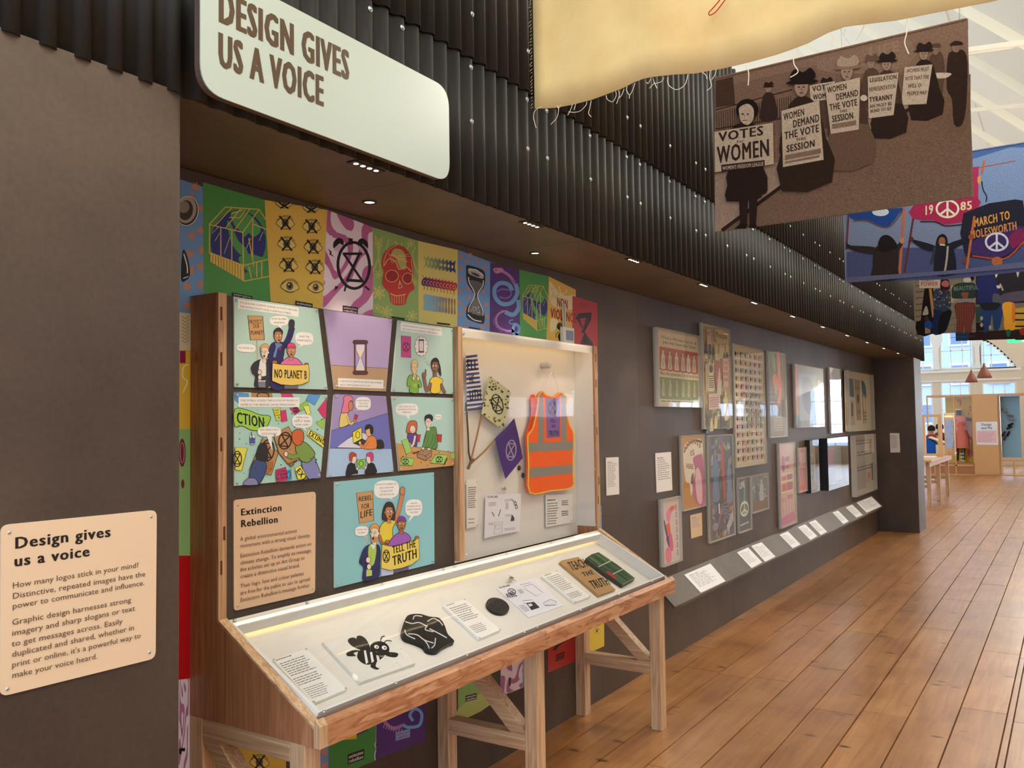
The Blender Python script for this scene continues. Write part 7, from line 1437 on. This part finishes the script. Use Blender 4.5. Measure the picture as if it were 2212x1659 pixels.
for i in range(16):
    x, y = (rnd.uniform(600, 635), rnd.uniform(800, 1180)) if i < 10 else (rnd.uniform(490, 540), rnd.uniform(760, 810)); cvt.poly([(x-8, y), (x, y-16), (x+8, y), (x+3, y+18)], '#c8484c', 3)
cvt.poly([(610, 960), (640, 1000), (640, 1180), (612, 1150)], '#dc8070', 3); cvt.poly([(600, 1300), (610, 1250), (635, 1240), (650, 1290), (630, 1330)], '#c03038', 3); cvt.build(yb)
blp = MB().box((XC+.40, yC-.53, .5), (XC+.42, yC-.045, zt-.07), '#8fbfe0').build('blue_backing', MATTE, sc)
# shoes in a ring on the blue panel
def shoe(x, y, rot, col, lab):
    p = Q(x, y, XC+.35); cl = math.cos(rot); s_ = math.sin(rot); e = empty('shoe', p, lab, 'shoe', 'shoes mounted in an arc on the blue panel')
    T = lambda a, b, c: p+V((-c, a*cl-b*s_, a*s_+b*cl))*.72
    m = MB(); prof = [(-.12, .0, .03), (-.10, .028, .07), (-.04, .034, .075), (.02, .038, .05), (.08, .042, .035), (.13, .02, .02)]; vs = []; seg = 8
    for a, r, h in prof: vs += [T(a, (r+.006)*math.cos(k*math.pi/4), .03+h*.5+h*.5*math.sin(k*math.pi/4)) for k in range(seg)]
    fs = [(i*seg+k, i*seg+(k+1) % seg, (i+1)*seg+(k+1) % seg, (i+1)*seg+k) for i in range(5) for k in range(seg)]+[tuple(range(seg)), tuple(range(40, 48))]
    m.mesh(vs, fs, col, True).build('upper', MATTE, e)
    MB().prism([T(a, b, .012) for a, b in ((-.13, -.02), (-.09, -.036), (.06, -.044), (.125, -.03), (.14, 0), (.125, .03), (.06, .044), (-.09, .036), (-.13, .02))], (-.018, 0, 0), '#e9e9ea').build('sole', MATTE, e)
for i, (x, y, r, c_, l) in enumerate(((962, 850, 1.0, '#9aa0a8', 'upper grey shoe at the top of the shoe arc'), (985, 868, 1.1, '#8c929c', 'lower grey shoe at the top of the shoe arc'), (1030, 912, .15, '#7b7480', 'dark mauve shoe high on the right of the shoe arc'), (1035, 948, .2, '#8d8a94', 'grey shoe second on the right of the shoe arc'),
        (1030, 1000, -.5, '#26262e', 'black shoe in the middle right of the shoe arc'), (1018, 1030, -.5, '#34303a', 'dark shoe below the black one in the shoe arc'), (962, 1090, -1.0, '#2c3350', 'navy and white shoe low on the left of the shoe arc'), (1005, 1090, -1.1, '#2a2c40', 'navy shoe low on the right of the shoe arc'), (972, 1130, -1.3, '#3c4468', 'lowest blue shoe of the shoe arc'))): shoe(x, y, r, c_, l)
# board Design and Me
cv = CV((XC-.024, 0, 0), (-1, 0, 0), C9, .001); cv.STEP = 2e-4
dm = board('section_board', 'white board headed Design and Me on the plywood panel', 'sign', cv, [(680, 975), (895, 970), (906, 1203), (690, 1200)], .003, '#e9edf4', rad=.03)
cv.rect(692, 1060, 890, 1180, '#eec9d0'); cv.text('Design', (735, 1012), (838, 1010), (735, 988), '#6a7078', 2); cv.text('and Me', (735, 1046), (845, 1044), (735, 1022), '#6a7078', 2); cv.greek((700, 1078), (880, 1076), 4, 9, 12, '#c8a0aa'); cv.build(dm)
# mannequin
def skinfig(name, joints, edges, radii, m, parent=None, sub=1, **t):
    me = bpy.data.meshes.new(name); loc = V((sum(j[0] for j in joints)/len(joints), sum(j[1] for j in joints)/len(joints), min(j[2] for j in joints)))
    me.from_pydata([tuple(V(j)-loc) for j in joints], edges, []); o = bpy.data.objects.new(name, me); COL.objects.link(o)
    sk = o.modifiers.new('skin', 'SKIN'); sb = o.modifiers.new('sub', 'SUBSURF'); sb.levels = sub; sb.render_levels = sub
    for v, r in zip(me.skin_vertices[0].data, radii): v.radius = (r, r)
    me.skin_vertices[0].data[0].use_root = True; bpy.context.view_layer.update()
    nm = bpy.data.meshes.new_from_object(o.evaluated_get(_dg())); bpy.data.objects.remove(o)
    nm.name = name; nm.materials.clear(); nm.materials.append(m)
    for p in nm.polygons: p.use_smooth = True
    o = bpy.data.objects.new(name, nm); COL.objects.link(o); o['wloc'] = tuple(loc); o.location = loc
    if parent: o.parent = parent; o.location = loc-V(parent['wloc'])
    for k, v in t.items():
        if v: o[k] = v
    return o
mx, my = XC+.3, Q(515, 1000, XC+.3).y; H0 = zb; ht = Q(512, 820, XC+.3).z-H0
def body(mx, my, z0, h, scale=1, armR=None, armL=None, sit=0):
    f = h/1.0; J = [(mx, my, z0+.53*f), (mx, my, z0+.66*f), (mx, my, z0+.78*f), (mx, my, z0+.85*f), (mx, my, z0+.90*f), (mx, my, z0+.96*f),
         (mx, my+.08*f, z0+.79*f), (mx, my-.08*f, z0+.79*f)]
    R = [.075*f, .065*f, .075*f, .03*f, .055*f, .05*f, .035*f, .035*f]; E = [(0, 1), (1, 2), (2, 3), (3, 4), (4, 5), (2, 6), (2, 7)]
    for s, k, tgt in ((1, 6, armL), (-1, 7, armR)):
        a = tgt or [(0, .13*s, .66), (-.03, .14*s, .52)]; n = len(J)
        for i, (dx, dy, dz) in enumerate(a): J.append((mx+dx*f, my+dy*f, z0+dz*f)); R.append((.028, .02)[i]*f)
        E += [(k, n), (n, n+1)]
    for s in (1, -1):
        n = len(J)
        if sit: J += [(mx-.04*f, my+.05*s*f, z0+.52*f), (mx-.24*f, my+.06*s*f, z0+.52*f), (mx-.24*f, my+.06*s*f, z0+.28*f)]
        else: J += [(mx, my+.045*s*f, z0+.48*f), (mx, my+.05*s*f, z0+.26*f), (mx, my+.05*s*f, z0+.02*f)]
        R += [.055*f, .038*f, .026*f]; E += [(0, n), (n, n+1), (n+1, n+2)]
    return J, E, R
J, E_, R_ = body(mx, my, H0, ht, armR=[(-.02, -.2, .76), (-.02, -.32, .77)])
mq = skinfig('mannequin', J, E_, R_, mat('black_mannequin', '#241c1a', rough=.4), label='black child mannequin in a pink dress and headband inside the showcase', category='mannequin')
dr = MB().lathe((mx, my, H0+.26*ht), [(.15*ht, 0), (.155*ht, .12*ht), (.125*ht, .26*ht), (.105*ht, .33*ht), (.10*ht, .44*ht), (.125*ht, .5*ht), (.115*ht, .55*ht), (.05*ht, .58*ht)], (0, 0, 1), '#e8857c', 18).build('dress', MATTE, mq)
MB().lathe((mx, my, H0+.945*ht), [(.064*ht, -.012*ht), (.068*ht, 0), (.064*ht, .012*ht)], (0, 0, 1), '#e8c8a0', 16).build('headband', MATTE, mq)
for i in range(3): MB().lathe((mx, my+(-.05), H0+(.03+.06*i)*ht), [(.04*ht, 0), (.042*ht, .015*ht), (.04*ht, .02*ht)], (0, 0, 1), '#d8ccb0', 12).build('legging_stripe', MATTE, mq)
# pendant lamps
TERRA = mat('terracotta_shade', '#7a3f30', rough=.5)
for (x, y), X, l in (((640, 580), 24.5, 'left brown teardrop pendant lamp in front of the end windows'), ((768, 535), 24.0, 'right brown teardrop pendant lamp, hanging slightly higher')):
    p = Q(x, y, X); s = 1.0 if x < 700 else 1.15
    e = empty('pendant_lamp', p, l, 'pendant lamp', 'brown pendant lamps')
    MB().lathe(p, [(.145*s, 0), (.15*s, .01*s), (.12*s, .08*s), (.075*s, .17*s), (.03*s, .24*s), (.018*s, .31*s), (0, .312*s)], (0, 0, 1)).build('shade', TERRA, e)
    MB().tube([p+V((0, 0, .31*s)), V((p.x, p.y, rz(p.y)))], .004, '#5a4a44', 5).build('cord', MATTE, e); MB().lathe(p+V((0, 0, .02)), [(.03, 0), (.04, .03), (.02, .06)], (0, 0, 1)).build('bulb', mat('opal_bulb', '#efe6d2', rough=.3), e)
# exit sign
p = Q(1105, 160, 20)
e = MB().box((20, p.y-.19, p.z-.045), (20.05, p.y+.19, p.z+.045)).build('exit_sign', emis('green_exit', '#3fd488', 1.6), None, label='green illuminated exit sign hanging under the last banner', category='exit sign')
MB().box((19.996, p.y-.11, p.z-.03), (19.9995, p.y-.06, p.z+.03)).build('running_figure', emis('exit_white', '#eafff2', 2), e); MB().tube([(20.02, p.y, p.z+.045), (20.02, p.y, rz(p.y))], .008, '#d8d2c4', 6).build('stem', MATTE, e)
# long display table behind the far pier
tb = empty('display_table', (19.3, 2.6, 0), 'long pale wooden display table beyond the far pier', 'table')
B('tabletop', (17.5, 2.20, .86), (21.6, 3.3, .90), OAK, tb, bev=.004); B('apron', (17.7, 2.26, .76), (21.2, 2.29, .859), OAK, tb)
for x in (17.95, 19.3, 20.75):
    for y in (2.28, 3.15): MB().box((x, y, 0), (x+.08, y+.07, .859), bev=.003).build('leg', PINE['z'], tb)
    B('stretcher', (x+.02, 2.351, .35), (x+.06, 3.149, .41), PINE['y'], tb)
fr = empty('open_frame', (19.3, 2.6, .90), 'open wooden frame standing on the long table, child visible through it', 'frame')
x9 = 19.0
fy0, fy1 = Q(345, 1100, x9).y, Q(180, 1100, x9).y; fz1 = Q(250, 900, x9).z
for a, b, n in (((x9, fy0, .901), (x9+.06, fy0+.07, fz1), 'upright'), ((x9, fy1, .901), (x9+.06, fy1+.05, fz1), 'upright'), ((x9, fy0+.0705, fz1-.05), (x9+.06, fy1-.0005, fz1), 'top_rail'), ((x9, fy0+.0705, .901), (x9+.06, fy1-.0005, .96), 'bottom_rail')): B(n, a, b, OAK, fr)
xp = 19.6; q1, q2 = Q(362, 900, xp), Q(478, 1335, xp)
pb = empty('drawing_board', (xp, (q1.y+q2.y)/2, .90), 'upright lit board of blue drawings on the long table', 'display board')
B('panel', (xp, q2.y, .901), (xp+.07, q1.y, q1.z), OAK, pb); dp = B('print_sheet', (xp-.004, q2.y+.02, 1.05), (xp-.0005, q1.y-.02, q1.z-.1), MATTE, pb, '#a9bfe4')
cv = CV((xp-.0045, 0, 0), (-1, 0, 0), C9, .001)
for i in range(26): x, y = random.uniform(375, 465), random.uniform(950, 1280); cv.line([(x, y), (x+random.uniform(-8, 8), y+random.uniform(12, 34))], 2.5, random.choice(['#5c7cc0', '#3d5a9c', '#d8c8a8']))
cv.line([(368, 1120), (468, 1112)], 4, '#d8c8b0'); cv.build(pb)
B('lamp_strip', (xp-.03, q2.y+.02, q1.z-.05), (xp-.005, q1.y-.02, q1.z-.03), emis('warm_strip', '#ffcf8a', 4), pb); B('cap', (xp-.03, q2.y, q1.z+.001), (xp+.08, q1.y, q1.z+.03), WHITE, pb)
# model house
p = Q(275, 1300, 20.3); w_ = .19
mh = empty('model_house', (20.3, p.y, .90), 'bright blue and cream toy house on the long table', 'model')
MB().prism([(20.25, p.y+.22, .901), (20.25, p.y-.02, .901), (20.25, p.y-.02, 1.13), (20.25, p.y+.10, 1.24), (20.25, p.y+.22, 1.13)], (.4, 0, 0), '#1d55b0').build('house_walls', MATTE, mh)
MB().prism([(20.22, p.y-.03, .901), (20.22, p.y-.25, .901), (20.22, p.y-.25, 1.1), (20.22, p.y-.03, 1.1)], (.42, 0, 0), '#cfc9a4').build('annex', MATTE, mh)
MB().prism([(20.2, p.y+.10, 1.245), (20.2, p.y-.27, 1.105), (20.2, p.y-.27, 1.125), (20.2, p.y+.10, 1.27)], (.46, 0, 0), '#d9d3b0').build('roof_slab', MATTE, mh)
B('white_case', (18.1, 2.25, .901), (18.7, 2.6, .93), WHITE, None, label='low white tray on the near end of the long table', category='tray')
# seated people beyond
for (x, y, X, coat, hair, lab, h) in ((238, 1045, 24.6, '#8a3a48', '#2c2220', 'seated person with dark hair and maroon top behind the long table', 1.45), (322, 1050, 25.3, '#5a3a36', '#241c1a', 'partly hidden seated person in brown at the right of the wooden frame', 1.5)):
    p = Q(x, y, X); z0 = p.z-.93*h
    J, E_, R_ = body(X, p.y, max(z0, .02), h, armR=[(-.1, -.12, .66), (-.2, -.06, .64)], armL=[(-.1, .12, .66), (-.2, .06, .64)], sit=1)
    o = skinfig('person', J, E_, R_, mat('skin_tone', '#b98468', rough=.6), label=lab, category='person')
    zz = max(z0, .02)
    MB().lathe((X, p.y, zz+.48*h), [(.09*h, 0), (.10*h, .08*h), (.095*h, .2*h), (.11*h, .29*h), (.08*h, .34*h), (.035*h, .36*h)], (0, 0, 1), coat, 14).build('top', MATTE, o)
    MB().lathe((X+.012, p.y, zz+.93*h), [(.062*h, -.03*h), (.066*h, .01*h), (.055*h, .045*h), (.02*h, .068*h), (0, .07*h)], (0, 0, 1), hair, 14).build('hair', MATTE, o)
    st = empty('stool', (X, p.y, 0), 'small wooden stool under the '+('maroon' if 'maroon' in lab else 'brown')+' seated person', 'stool')
    B('seat', (X-.18, p.y-.18, zz+.43*h), (X+.18, p.y+.18, zz+.46*h), OAK, st)
    for a in (-.15, .11):
        for b in (-.15, .11): B('leg', (X+a, p.y+b, 0), (X+a+.04, p.y+b+.04, zz+.43*h), OAK, st)
# red and yellow things by the right hand case
B('display_plinth', (29.9, .35, 0), (30.4, 1.15, .75), mat('walnut_shelf', '#a87a50', rough=.5), None, label='low brown plinth behind the right end of the showcase', category='plinth')
B('tray', (29.9, .4, .751), (30.3, 1.1, .80), WHITE, None, label='white tray on the low brown plinth', category='tray')
for o in list(COL.objects):
    if 'wloc' in o: del o['wloc']
